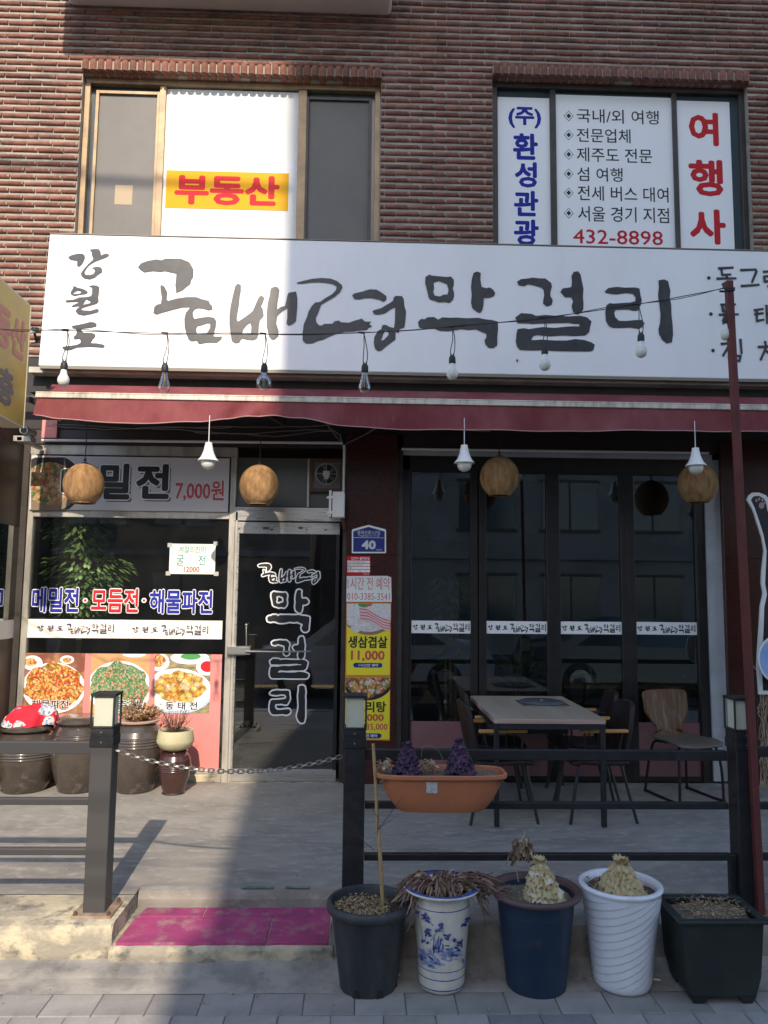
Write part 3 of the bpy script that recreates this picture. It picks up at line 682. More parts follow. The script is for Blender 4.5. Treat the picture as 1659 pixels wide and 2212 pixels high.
for s, y0, y1, x0, x1 in (('여', 243, 315, 1488, 1552), ('행', 345, 424, 1488, 1562), ('사', 452, 528, 1490, 1568)): text(q, s, rect(x0, y0, x1, y1, yy), yy, .035)
q.build('lettering', m_red, wr)

# ------------------------------------------------------------------ ground floor front, parts of the building
GY = 0.0
def fr(mb, px0, py0, px1, py1, y, th, m=0):
    r = rect(px0, py0, px1, py1, y); mb.box(r[0], r[1], y, y+th, r[2], r[3], m); return r
zf = Z(800, 938, -.04)
m = MB(); m.box(-8, 8, -.04, .3, zf, yb); o = m.build('fascia', m_dark, bld)
zb = Z(300, 962, -.02)
m = MB(); m.box(-8, X(742, 960, -.03), -.03, .2, zb, zf-.002); m.box(X(858, 960, -.03), 8, -.03, .2, zb+.01, zf-.002); m.build('fascia', M('fascia_maroon', (.045,.026,.024), .5), bld)
m = MB(); m.tube([(X(90, 957, -.07), -.07, Z(90, 951, -.07)), (X(740, 957, -.07), -.07, Z(740, 957, -.07))], .012, 8)
m.tube([(X(868, 957, -.07), -.07, Z(868, 970, -.07)), (X(1530, 957, -.07), -.07, Z(1530, 979, -.07))], .011, 8); m.build('conduit', m_plw, bld)
# granite piers
pt = zf-.004
def pier(px0, px1, lab, right=None):
    a, b = X(px0, 1300, -.07), X(px1, 1300, -.07) if right is None else right
    zj = [PZ, Z(800, 1640, -.07), Z(800, 1197, -.07), pt]
    o = MB(); o.box(a+.004, b-.004, -.064, .12, PZ, pt); o = o.build('pier', m_gran, bld); o['label'] = lab
    for i in range(3):
        q = MB(); q.box(a, b, -.07, -.01, zj[i]+.002, zj[i+1]-.002); q.build('slab', m_gran, o, bev=.002, seg=1)
    return a, b
p0, p1 = pier(746, 856, 'polished maroon granite pier between the door and the folding doors')
pier(1568, 0, 'maroon granite pier at the right end of the folding doors', right=5.5)
m = MB(); m.box(X(738, 1300, -.02), p0-.002, -.02, .1, PZ, pt); m.box(p1+.002, X(868, 1300, -.02), -.03, .1, PZ, pt); m.build('jamb', m_alud, bld)
# ---- left shop window
WX0, WX1 = X(62, 1300, GY), X(490, 1300, GY)
sw = thing('x', None, None); bpy.data.objects.remove(sw)
f = MB()
zh1, zh0 = Z(300, 1104, GY), Z(300, 1119, GY)     # transom bar
zt1, zt0 = Z(300, 962, GY), Z(300, 985, GY)       # head
zs1, zs0 = Z(300, 1663, GY), PZ
f.box(WX0-.06, WX1+.055, -.012, .06, zt0, zb-.002); f.box(WX0, WX1, -.01, .06, zh0, zh1)
f.box(WX0-.05, WX0, -.011, .06, zs1, zt0-.001); f.box(WX1, WX1+.052, -.016, .06, PZ, zt0-.001); f.box(WX1+.056, WX1+.078, -.02, .05, PZ, Z(490, 1105, GY))
f.box(WX0, WX1, -.009, .06, zs1-.03, zs1)
win = f.build('window', m_alu, bld, bev=.003, seg=1); win['label'] = 'left shop window with vinyl lettering, a white strip and pink menu pictures'
m = MB(); m.box(WX0-.1, WX1, -.03, .06, PZ, zs1-.032); m.build('sill', m_kerbc, win, bev=.006)
m = MB(); m.box(WX0, WX1, .018, .026, zs1, zh0); m.build('pane', m_glass, win)
ty = .014
# white strip and vinyl letters
q = MB(); fr(q, 47, 1339, 480, 1379, ty, .002); q.build('strip', M('strip_white', (.78,.76,.68), .5), win)
q = MB(); strip_text(q, 80, 246, 1346, 1371, ty-.0015); strip_text(q, 285, 450, 1349, 1374, ty-.0015); q.build('lettering', M('print_mauve', (.07,.045,.075), .5), win)
q = MB(); text(q, '메밀전', rect(69, 1269, 170, 1323, ty), ty, .03, 0, .035, 1); text(q, '해물파전', rect(323, 1274, 459, 1326, ty), ty, .03, 0, .035, 1)
q.build('lettering', [m_blue, m_white], win)
q = MB(); text(q, '모듬전', rect(197, 1271, 299, 1323, ty), ty, .03, 0, .035, 1)
for cx_ in (184, 311):
    c = P(cx_, 1297, y=ty); q.disc((c.x, ty+.0008, c.z), .022, 16, 1, 'y'); q.disc((c.x, ty, c.z), .012, 12, 0, 'y')
q.f = [f_ if len(f_) != 16 and len(f_) != 12 else f_[::-1] for f_ in q.f]
q.build('lettering', [m_red, m_white], win)
# pink sheet with three dishes
pk = MB(); r = fr(pk, 40, 1412, 476, 1662, ty+.002, .002); pk = pk.build('pink_sheet', m_pinkp, win)
fm1 = foodmat('print_kimchi_pancake', [(.72,.30,.05),(.66,.12,.03),(.80,.48,.14),(.45,.06,.03),(.30,.22,.04),(.78,.40,.10),(.70,.55,.30)], 60)
fm2 = foodmat('print_chive_pancake', [(.10,.26,.12),(.22,.36,.18),(.55,.26,.12),(.14,.30,.10),(.38,.44,.26),(.07,.20,.09),(.62,.36,.22)], 75)
fm3 = foodmat('print_fried_fish', [(.78,.42,.07),(.82,.56,.20),(.70,.30,.05),(.74,.50,.28),(.80,.48,.12)], 24, .5, .25)
fm4 = foodmat('print_side_dish', [(.72,.40,.10),(.8,.6,.3),(.55,.15,.05)], 80)
m_tabp = M('print_table_brown', (.20,.065,.04), .5, col2=(.42,.22,.10), scale=6)
m_tabp2 = M('print_table_wood', (.62,.33,.14), .5, col2=(.50,.27,.12), scale=8)
m_tabp3 = M('print_mat', (.36,.30,.14), .5, col2=(.16,.13,.08), scale=14, stretch=(1,1,3))
m_green = M('print_green', (.07,.28,.08), .5)
def ell(mb, px, py, rx, ry, y, m=0, clip=None, n=40, gen=None):
    pts = []
    for k in range(n):
        a = -2*math.pi*k/n; jx = gen(a) if gen else 1
        x, yy_ = px+rx*math.cos(a)*jx, py+ry*math.sin(a)*jx
        if clip: x = min(max(x, clip[0]), clip[2]); yy_ = min(max(yy_, clip[1]), clip[3])
        pts.append((x, yy_))
    W = []
    for x, yy_ in pts:
        c = P(x, yy_, y=y); W.append((c.x, y, c.z))
    # drop repeats made by clipping
    V = []
    for v in W:
        if not V or (Vector(v)-Vector(V[-1])).length > 1e-5: V.append(v)
    mb.add(V, [tuple(range(len(V)))[::-1]], m)
def picture(name, px0, py0, px1, py1, mats, shapes, lab):
    q = MB(); fr(q, px0, py0, px1, py1, ty, .0015); cl = (px0, py0, px1, py1)
    yv = ty-.0004
    for sh in shapes:
        ell(q, *sh[:4], yv, sh[4], cl, gen=(lambda a: 1+.05*math.sin(a*7)+.04*math.sin(a*11+1)) if len(sh) > 5 else None); yv -= .0004
    # faces wound towards the street
    o = q.build(name, mats, pk); o['label'] = lab
    return yv
PW = m_white
pic = picture('picture', 50, 1411, 181, 1541, [m_tabp, PW, fm1, fm4, m_red], [(70, 1432, 22, 16, 1), (66, 1430, 14, 9, 3), (145, 1425, 15, 9, 1), (145, 1426, 10, 6, 3), (116, 1486, 68, 55, 1), (116, 1483, 63, 51, 2, 1)], 'printed picture of a red and yellow seafood pancake on a white plate')
pic2 = picture('picture', 195, 1413, 322, 1541, [m_tabp2, PW, fm2, m_tabp], [(290, 1412, 26, 8, 1), (258, 1486, 70, 58, 1), (257, 1484, 64, 53, 2, 1)], 'printed picture of a green chive pancake')
pic3 = picture('picture', 334, 1413, 454, 1541, [m_tabp3, PW, fm3, m_green, fm4, m_red, M('print_blue_shade', (.45,.55,.68), .5)], [(342, 1430, 24, 20, 1), (340, 1427, 18, 14, 4), (410, 1421, 42, 14, 1), (412, 1418, 22, 7, 3), (446, 1441, 22, 18, 1), (448, 1440, 15, 12, 5), (385, 1495, 75, 47, 6), (383, 1490, 73, 46, 1), (388, 1484, 56, 34, 2, 1)], 'printed picture of golden fried pollack on a white plate')
q = MB(); yy = ty-.006
for s, r_ in (('해물파전', (68, 1512, 148, 1530)), ('부추전', (225, 1512, 300, 1530)), ('동 태 전', (357, 1516, 426, 1533))):
    text(q, s, rect(*r_, yy), yy, .02, 0, .05, 1)
q.build('lettering', [m_ink2, m_white], pk)
# ---- transom panels
q = MB(); fr(q, 505, 990, 740, 1095, .03, .02); q.build('transom_panel', M('transom_grey', (.10,.105,.10), .35, col2=(.08,.085,.08), scale=2), bld)
q = MB(); q.box(X(664, 1030, 0), X(668, 1030, 0), 0, .04, Z(666, 1095, 0), zt0); q.build('transom_mullion', m_alu, bld)
# ---- door
DX0, DX1 = X(500, 1400, GY), X(730, 1400, GY)
d = MB(); z1, z2, z3, z4 = Z(600, 1096, -.02), Z(600, 1125, -.02), Z(600, 1128, -.02), Z(600, 1153, -.02)
d.box(DX0-.01, DX1+.02, -.02, .06, z2, z1)
d.build('door_header', m_steel, bld)
dr = MB(); zb1, zb2 = Z(600, 1663, -.015), Z(600, 1688, -.015)
dr.box(DX0, DX1, -.015, .03, z4, z3); dr.box(DX0-.0, DX1, -.016, .03, zb2, zb1)
dr.box(DX1-.03, DX1, -.0145, .029, zb1, z4, 1)
dr.box(DX0, DX0+.04, -.014, .029, zb1, z4)
door = dr.build('door', [m_steel, m_black], bld, bev=.002, seg=1); door['label'] = 'glass door with steel rails and outlined brush lettering'
q = MB(); q.box(DX0+.01, DX1-.02, .004, .014, zb1, z4); q.build('pane', m_glassd, door)
m = MB(); m.box(DX0-.05, DX1+.02, -.03, .1, PZ-.001, zb2-.003); m.build('threshold', m_kerbc, bld)
q = MB(); yv = -.001
outl = .040
logo(q, NAME3, rect(557, 1218, 691, 1261, yv), yv, -.0, 0, None, outl, 1)
for k_, r_ in (('mak', (578, 1274, 668, 1364)), ('geol', (584, 1375, 667, 1465)), ('ri', (583, 1481, 659, 1561))):
    logo(q, [k_], rect(*r_, yv), yv, .004, 0, None, .026, 1)
q.build('lettering', [m_ink2, m_white], door)
# door hardware
q = MB(); c = P(516, 1405, y=-.05); q.box(P(490, 1405, y=-.05).x, P(540, 1405, y=-.05).x, -.06, -.016, P(500, 1414, y=-.05).z, P(500, 1397, y=-.05).z)
q.tube([P(530, 1407, y=-.07), P(600, 1408, y=-.09), P(668, 1407, y=-.05), P(672, 1407, y=0)], .0085, 8); q.tube([P(532, 1396, y=-.06), P(532, 1352, y=-.05)], .005, 6); q.sphere(P(532, 1350, y=-.05), .013, 10, 6)
q.build('handle', m_chain, door, smooth=True, bev=.003)
q = MB(); 
for (a, b, c_, d_) in ((510, 1140, 9, 4), (568, 1138, 14, 6), (583, 1142, 8, 4), (645, 1138, 10, 5), (700, 1143, 7, 3), (660, 1143, 5, 3)):
    e = P(a, b, y=-.0165); q.box(e.x, e.x+c_/258, -.0168, -.016, e.z-d_/258, e.z)
q.build('tape_residue', M('residue', (.10,.11,.10), .8), door)
# ---- folding doors
FX0, FX1 = X(866, 1300, .02), X(1528, 1300, .02)
fzt = Z(1200, 990, .02)
ff = MB(); ff.box(FX0, FX1, .0, .1, Z(1200, 1020, .0), fzt); ff.box(FX0, FX1, 0, .1, PZ, Z(1200, 1692, 0)); ff.box(FX0, X(884, 1300, 0), .0, .1, PZ, fzt); ff.box(X(1508, 1300, 0), FX1, .001, .1, PZ, fzt)
ff = ff.build('folding_door_frame', m_black, bld, bev=.003, seg=1)
hb = MB(); hb.box(FX0, X(1548, 1300, -.01), -.012, .09, fzt+.002, Z(1200, 977, -.01)); hb.box(X(1530, 1300, -.02), X(1566, 1300, -.02), -.02, .09, PZ+.02, fzt)
hb.build('painted_jamb', M('grey_white_paint', (.42,.44,.46), .6, col2=(.34,.36,.37), scale=4), bld)
bays = ((889, 1017), (1051, 1182), (1211, 1343), (1374, 1505))
for i, (a, b) in enumerate(bays):
    y0 = .012; l = MB(); za, zc = Z(1200, 1024, y0), Z(1200, 1677, y0)
    xa, xb = X(a, 1300, y0), X(b, 1300, y0); e = .075 if i else .05
    ea = X(a-16, 1300, y0) if i else X(884, 1300, y0)+.001; eb = X(b+15, 1300, y0) if i < 3 else X(1508, 1300, y0)-.001
    l.box(ea, xa, y0, y0+.05, zc-.05, za+.05); l.box(xb, eb, y0, y0+.05, zc-.05, za+.05)
    l.box(xa, xb, y0+.001, y0+.05, za, za+.045); l.box(xa, xb, y0+.001, y0+.05, zc-.045, zc)
    dd = l.build('folding_door', m_black, bld, bev=.003, seg=1)
    dd['label'] = ('leftmost', 'second from left', 'third from left', 'rightmost')[i]+' leaf of the black folding glass doors'
    q = MB(); q.box(xa, xb, y0+.02, y0+.026, zc, za); q.build('pane', m_glassd, dd)
    q = MB(); q.box(xa, xb, y0+.014, y0+.016, zc, Z(1200, 1560, y0)); q.build('mauve_film', m_mauve, dd)
    q = MB(); r = rect(a, 1341 + i*1, b, 1368+i*1, y0+.015); q.box(xa, xb, y0+.015, y0+.017, r[2], r[3]); q.build('strip', m_white, dd)
    q = MB(); strip_text(q, a+3, b-3, 1345+i, 1366+i, y0+.0138); q.build('lettering', m_ink2, dd)
# ---- rooms behind the glass
rm = MB()
def room(x0, x1, y0, y1, z0, z1):
    b = MB()
    b.quad((x0,y1,z0),(x1,y1,z0),(x1,y1,z1),(x0,y1,z1)); b.quad((x0,y0,z0),(x0,y1,z0),(x0,y1,z1),(x0,y0,z1)); b.quad((x1,y1,z0),(x1,y0,z0),(x1,y0,z1),(x1,y1,z1)); b.quad((x0,y0,z1),(x0,y1,z1),(x1,y1,z1),(x1,y0,z1))
    return b
b = room(-3.6, 5.4, .12, 5.5, PZ, 3.4); b.build('room_shell', m_room, bld)
b = MB(); b.quad((-3.6,.05,PZ+.002),(5.4,.05,PZ+.002),(5.4,5.5,PZ+.002),(-3.6,5.5,PZ+.002)); b.build('room_floor', m_roomf, bld)
b = MB(); b.box(p0+.05, p1-.05, .13, 5.4, PZ, 3.39); b.build('room_partition', m_room, bld)
# ---- left return: dark reflective glazed wall standing at right angles to the shopfront
sx = X(44, 1250, 0)-.02
g = MB(); g.box(sx-.03, sx, -.62, -.03, Z(20, 1375, -.2), Z(20, 1135, -.2)); 
m_bp = M('brown_panel_upper', (.055,.036,.03), .4, col2=(.04,.027,.023), scale=5)  # brown darkened to include the shadow of awning and yellow sign
ret = MB(); ret.box(sx-.06, sx, -.62, -.02, PZ, Z(20, 1375, -.2)-.002)
ret = ret.build('side_return', M('brown_panel', (.055,.036,.03), .4, col2=(.04,.027,.023), scale=5, stretch=(4,4,.4)), bld)
m_mirror = M('dark_mirror_glass', (.30,.31,.30), .03, 1.0)
g.build('pane', m_mirror, ret)
q = MB(); q.box(sx-.06, sx-.0, -.62, -.02, Z(20, 1135, -.2)+.002, zf); q.build('upper_panel', m_bp, ret)
q = MB(); q.box(sx-.06, sx+.012, -.64, -.62, PZ, zf); q.box(sx+.0, sx+.05, -.03, -.013, PZ+.1, zf-.01); q.build('edge_trim', m_alud, ret)
q = MB(); q.box(sx, sx+.0015, -.6, -.03, Z(20, 1379, -.1), Z(20, 1339, -.1)); q.build('strip', M('strip_reflection', (.5,.49,.45), .5), ret)  # dull band imitating the window strip's reflection in the mirror glass
m = MB(); m.box(-8, sx-.07, -.3, .1, PZ, zf); m.build('side_wall', M('brown_wall', (.045,.028,.024), .5, col2=(.03,.02,.018), scale=3), bld)

# ------------------------------------------------------------------ shop sign
sgx0 = (P(105, 512, pl=SPL).x+P(84, 790, pl=SPL).x)/2; sgx1 = 4.6
ztS, zbS = Z(800, 522, -.25), Z(800, 803, -.33)
sign = thing('shop_sign', 'long white sign lettered 강원도 곰배령 막걸리 across the brick front', 'shop sign', (0, -.2, ztS))
m = MB(); m.hexa([(sgx0,sign_y(0,zbS)+.002,zbS),(sgx1,sign_y(0,zbS)+.002,zbS),(sgx1,-.07,zbS),(sgx0,-.07,zbS)], [(sgx0,sign_y(0,ztS)+.002,ztS),(sgx1,sign_y(0,ztS)+.002,ztS),(sgx1,-.07,ztS),(sgx0,-.07,ztS)])
m.build('sheet', m_signw, sign, bev=.008)
m = MB(); m.box(sgx0+.02, sgx1, -.34, -.07, zbS-.028, zbS-.003); m.box(sgx0-.0, sgx1, sign_y(0,ztS)-.004, -.07, ztS+.002, ztS+.010); m.build('edge_trim', M('olive_trim', (.20,.185,.14), .5), sign)
m = MB(); yS = lambda x, z: sign_y(x, z)-.003
ks = list(GL)
for k in ks:
    V, F = curve_mesh('G', k, GL[k], 0); m.add([(a, yS(a, b), b) for a, b in V], F)
def stroke(mb, s, wd, ox=A5, dz=0):
    pts = [P(ox[0]+a/4, ox[1]+b/4, pl=SPL) for a, b in pp(s)]
    for i in range(len(pts)-1):
        a, b = pts[i], pts[i+1]; t = (b-a); 
        if t.length < 1e-6: continue
        t.normalize(); nn = Vector((-t.z, 0, t.x))*wd; e = t*wd*.5; dz += .00025
        q = [a-nn-e, b-nn*.8+e, b+nn*.8+e, a+nn-e]
        mb.add([(v.x, yS(v.x, v.z)-dz, v.z) for v in q], [(0,1,2,3)])
    return dz
for cx_, cy_ in ((1147, 208), (1165, 520), (1183, 835)):
    c = P(A5[0]+cx_/4, A5[1]+cy_/4, pl=SPL); m.add([(c.x+.017*math.cos(a*math.pi/6), yS(c.x, c.z), c.z+.017*math.sin(a*math.pi/6)) for a in range(12)], [tuple(range(12))])
S = ["1232 125 1355 118", "1255 128 1262 182 1335 178", "1305 182 1300 214", "1218 214 1380 211", "1300 245 1268 262 1285 285 1320 285 1335 262 1300 245",
 "1423 140 1550 135 1558 150 1520 245", "1428 278 1580 266",
 "1620 155 1700 150 1700 190 1625 195 1630 240 1710 230", "1745 130 1745 210", "1745 170 1780 168", "1690 250 1660 280 1700 300 1740 280 1690 250",
 "1252 440 1375 437", "1265 445 1268 495 1330 490", "1300 495 1298 524", "1238 526 1400 522", "1300 555 1268 575 1300 598 1335 575 1300 555",
 "1540 488 1615 476", "1545 522 1615 512", "1562 500 1562 580 1620 568", "1645 445 1650 600", "1650 520 1690 515", "1690 440 1695 610",
 "1255 778 1335 770 1270 880", "1420 740 1430 860", "1318 885 1420 880 1412 925 1328 915 1318 885",
 "1632 758 1640 790", "1575 805 1680 798", "1640 810 1595 915", "1645 840 1690 880", "1740 750 1750 900"]
dz = 0
for s in S: dz = stroke(m, s, .0125, dz=0)
m.build('lettering', m_ink, sign)
# steel channel between sign and awning
m_chan = M('beige_channel', (.46,.44,.38), .6, col2=(.30,.28,.24), scale=4)
ch = MB(); zc0, zc1 = Z(800, 818, -.28), Z(800, 806, -.28)
ch.box(X(62, 800, -.28), 4.6, -.28, -.05, zc0, zc1)
ch.box(X(62, 800, -.2), 4.6, -.16, -.05, Z(800, 860, -.16), zc0-.002, 1)
chn = ch.build('steel_channel', [m_chan, m_dark]); tag(chn, 'long dusty metal channel running under the white sign', 'channel')

# ------------------------------------------------------------------ awning
AY, AB = -.89, -.30
awn = thing('awning', 'maroon fabric awning with a dirty white front bar below the sign', 'awning', (0, -.3, 3.4))
ax0, axb = X(82, 850, AY), X(112, 832, AB)
zbar = Z(800, 866, AY); zbk = Z(300, 834, AB)
def zline(px, a, b):   # awning front edge sags very slightly to the right
    return a
xr = 4.7; n = 60
zl = P(90, 852, y=AY).z; zr = P(1655, 880, y=AY).z; xl_, xr_ = P(90, 852, y=AY).x, P(1655, 880, y=AY).x
barz = lambda x: zl+(zr-zl)*(x-xl_)/(xr_-xl_)
fab = MB()
for i in range(n):
    for j in range(4):
        def q_(ii, jj):
            u, v = ii/n, jj/4; xf = ax0+(xr-ax0)*u; xk = axb+(xr-axb)*u
            x = xk+(xf-xk)*v; z = zbk+(barz(x)-zbk)*v - .03*math.sin(math.pi*v)+.008*math.sin(x*3.1)*math.sin(math.pi*v)
            return (x, AB+(AY-AB)*v, z)
        fab.quad(q_(i, j), q_(i, j+1), q_(i+1, j+1), q_(i+1, j))
fo = fab.build('roof_fabric', m_awn, awn, smooth='all'); 
m = MB(); b0 = Vector((ax0-.01, AY, barz(ax0))); b1 = Vector((xr, AY, barz(xr)))
m.bar(b0-Vector((0,0,.012)), b1-Vector((0,0,.012)), .05, .034); m.bar(b0+Vector((0,-.008,.012)), b1+Vector((0,-.008,.012)), .03, .012); m.build('front_bar', m_bar, awn, bev=.004)
vb = [(80, 898), (130, 906), (300, 918), (420, 914), (520, 902), (590, 899), (640, 905), (740, 922), (850, 928), (1000, 931), (1659, 934), (2100, 936)]
def vbz(x):
    c = None
    for i in range(len(vb)-1):
        a, b = P(*vb[i], y=AY), P(*vb[i+1], y=AY)
        if a.x <= x <= b.x: t = (x-a.x)/(b.x-a.x); return a.z+(b.z-a.z)*(t*t*(3-2*t))
    return P(*(vb[0] if x < 0 else vb[-1]), y=AY).z
fab = MB(); n = 220; K = 6
for i in range(n):
    def g_(ii, jj):
        u, v = ii/n, jj/K; x = ax0+(xr-ax0)*u - .02*v*(u < .001); zt_ = barz(x)-.03; zb_ = vbz(x)
        w_ = math.exp(-((x+.90)/.22)**2)
        yy_ = AY-.012+(.022*math.sin(x*5)+.010*math.sin(x*13+1+v*2)+.05*w_*math.sin(x*26+v*3)*.5)*v - .02*v
        return (x, yy_, zt_+(zb_-zt_)*v)
    for j in range(K): fab.quad(g_(i, j), g_(i, j+1), g_(i+1, j+1), g_(i+1, j))
vo = fab.build('valance', m_awn, awn, smooth='all')
hem = MB(); hem.tube([(lambda p: (p[0], p[1]-.002, p[2]))(((ax0+(xr-ax0)*i/n), AY-.032+.022*math.sin((ax0+(xr-ax0)*i/n)*5)+.010*math.sin((ax0+(xr-ax0)*i/n)*13+3)+.025*math.exp(-(((ax0+(xr-ax0)*i/n)+.90)/.22)**2)*math.sin((ax0+(xr-ax0)*i/n)*26+3), vbz(ax0+(xr-ax0)*i/n))) for i in range(n+1)], .004, 5)
hem.build('hem', M('pale_hem', (.42,.25,.24), .8), awn)
m = MB()
for x in (-2.6, -.9, 1.1, 3.2):
    m.bar((x, AY+.03, barz(x)-.03), (x+.25, -.45, barz(x)-.10), .03, .04); m.bar((x+.25, -.45, barz(x)-.10), (x, -.1, zbk-.10), .03, .04)
m.tube([(-3.0, -.2, zbk-.10), (4.7, -.2, zbk-.10)], .03, 8)
m.build('folding_arm', m_alud, awn)
# cables under the awning
smooth_c = lambda p: p
q = MB(); rc = random.Random(5)
for k in range(4):
    y = -.25-rc.random()*.35; pts = []; sg1, sg2 = rc.uniform(3, 9), rc.uniform(0, 6); a0_, a1_ = rc.choice(((100, 720), (100, 500), (330, 720), (420, 720)))
    for i in range(20):
        px = a0_+(a1_-a0_)*i/19; pts.append(P(px, 917+k*5+sg1*math.sin(math.pi*i/19)+2.2*math.sin(i*.55+sg2)+rc.uniform(-1.2, 1.2), y=y))
    q.tube(smooth_c(pts), .0035, 5)
q.tube([P(700, 905, y=-.3), P(712, 925, y=-.28), P(735, 940, y=-.1), P(741, 970, y=-.04)], .006, 6)
q.tube([P(741, 962, y=-.06), P(790, 938, y=-.1), P(812, 925, y=-.3), P(900, 924, y=-.4), P(1060, 932, y=-.4)], .005, 6)
q.tube([P(700, 908, y=-.3), P(722, 938, y=-.12), P(736, 955, y=-.06)], .005, 6)
q = q.build('cable_bundle', m_cab); tag(q, 'tangle of thin grey cables strung below the awning above the door', 'cables')
q = MB(); q.tube([P(744, 962, y=-.09), P(742, 1062, y=-.09)], .011, 8); q = q.build('white_conduit', m_plw); tag(q, 'white vertical conduit beside the granite pier above the junction box', 'conduit')

# ------------------------------------------------------------------ hanging lights
def bez(a, b, sag, n=10):
    a = Vector(a); b = Vector(b); return [a.lerp(b, t/n)+Vector((0,0,-sag*4*(t/n)*(1-t/n))) for t in range(n+1)]
LY = -.48
def make_lantern():
    t = thing('wicker_lantern', '', 'lantern', (0, 0, 0))
    r = .161; k = 1.10
    prof = []
    for i in range(25):
        a = -1.02+(1.02+1.25)*i/24; prof.append((r*math.cos(a)*1.0, r*k*math.sin(a)))
    mb = MB(); nn = 64
    # woven shell: vertical ribs with fine horizontal weaving relief
    pr = []
    for i in range(97):
        a = -1.02+(1.02+1.28)*i/96; pr.append((r*math.cos(a), r*k*math.sin(a)))
    mb.lathe(pr, (0,0,0), 96, wob=lambda a, z: 1+.010*math.sin(a*24)*(1 if math.sin(z*900) > 0 else -1)+.004*math.sin(z*700))
    mb.build('shade', m_wick, t, smooth='all')
    q = MB(); q.tube([(r*.53*math.cos(a*math.pi/16), r*.53*math.sin(a*math.pi/16), pr[0][1]) for a in range(33)], .005, 6, cap=False); q.build('rim', m_wick, t, smooth=True)
    q = MB(); q.lathe([(.001, .186), (.02, .183), (.032, .174), (.050, .160)], (0,0,0), 20); q.tube([(0,0,.18), (0,0,.205)], .004, 6)
    q.lathe([(.010,.195),(.013,.205),(.010,.215),(.006,.21),(.010,.195)], (0,0,0), 10); q.build('cap', m_alud, t, smooth=True)
    q = MB(); q.tube([(0,0,.20), (.004,0,.33), (0,0,.50)], .004, 6); q.build('cord', m_cabd, t)
    return t
lan = make_lantern()
LL = ['round wicker lantern hanging before the menu board, leftmost of the four lanterns', 'round wicker lantern hanging over the top of the glass door',
      'round wicker lantern hanging in front of the second folding door leaf', 'round wicker lantern hanging behind the right white pendant bulb']
for i, (px, py) in enumerate(((181, 1047), (560, 1050), (1079, 1031), (1507, 1046))):
    o = lan if i == 0 else copytree(lan); o.location = P(px, py, y=LY); relabel(o, LL[i]); o['group'] = 'wicker lanterns under the awning'; o.rotation_euler.z = i*1.3
def make_pendant():
    t = thing('pendant_bulb', '', 'pendant lamp', (0,0,0))
    q = MB(); q.lathe([(.001,.098),(.024,.098),(.026,.092),(.026,.078),(.030,.074),(.030,.068),(.034,.045),(.045,.012),(.058,-.014),(.073,-.030),(.076,-.036),(.070,-.034),(.05,-.012)], (0,0,0), 28); q.build('socket_shade', m_plw, t, smooth=True)
    q = MB(); q.sphere((0,0,-.048), .052, 24, 14); q.build('bulb', m_frost, t, smooth='all')
    q = MB(); q.tube([(0,0,.097), (0,0,.30)], .003, 6); q.build('cord', m_plw, t)
    return t
pen = make_pendant()
for i, (px, py, lb) in enumerate(((450, 985, 'white bell pendant bulb between the two left wicker lanterns'), (1003, 990, 'white bell pendant bulb left of the third wicker lantern'), (1503, 996, 'white bell pendant bulb in front of the rightmost wicker lantern'))):
    o = pen if i == 0 else copytree(pen); o.location = P(px, py, y=-.93); o.scale = (1.06,)*3; relabel(o, lb); o['group'] = 'white pendant bulbs under the awning'
# string lights along the street side
SY = -2.72
top = P(1574, 622, y=SY)
wires = [(-40, 708), (0, 711), (140, 714), (355, 720), (572, 722), (780, 719), (978, 706), (1175, 686), (1385, 656), (1570, 622)]
wp = [P(a, b, y=SY) for a, b in wires]
def smooth_pts(pts, k=5):
    out = []
    for i in range(len(pts)-1):
        p0 = pts[max(i-1, 0)]; p1 = pts[i]; p2 = pts[i+1]; p3 = pts[min(i+2, len(pts)-1)]
        for j in range(k):
            t = j/k; out.append(.5*((2*p1)+(p2-p0)*t+(2*p0-5*p1+4*p2-p3)*t*t+(3*p1-p0-3*p2+p3)*t*t*t))
    out.append(pts[-1]); return out
q = MB(); sp = smooth_pts([wp[0]+Vector((-1.2, .6, .1))]+wp)
q.tube(sp, .0026, 5)
q.tube([p+Vector((0, .012*math.sin(i*.7), .006*math.sin(i*.9))) for i, p in enumerate(sp)], .0022, 5)
o = q.build('string_cable', m_cabd); tag(o, 'thin dark twin cable of the string lights strung from the red pole', 'cable')
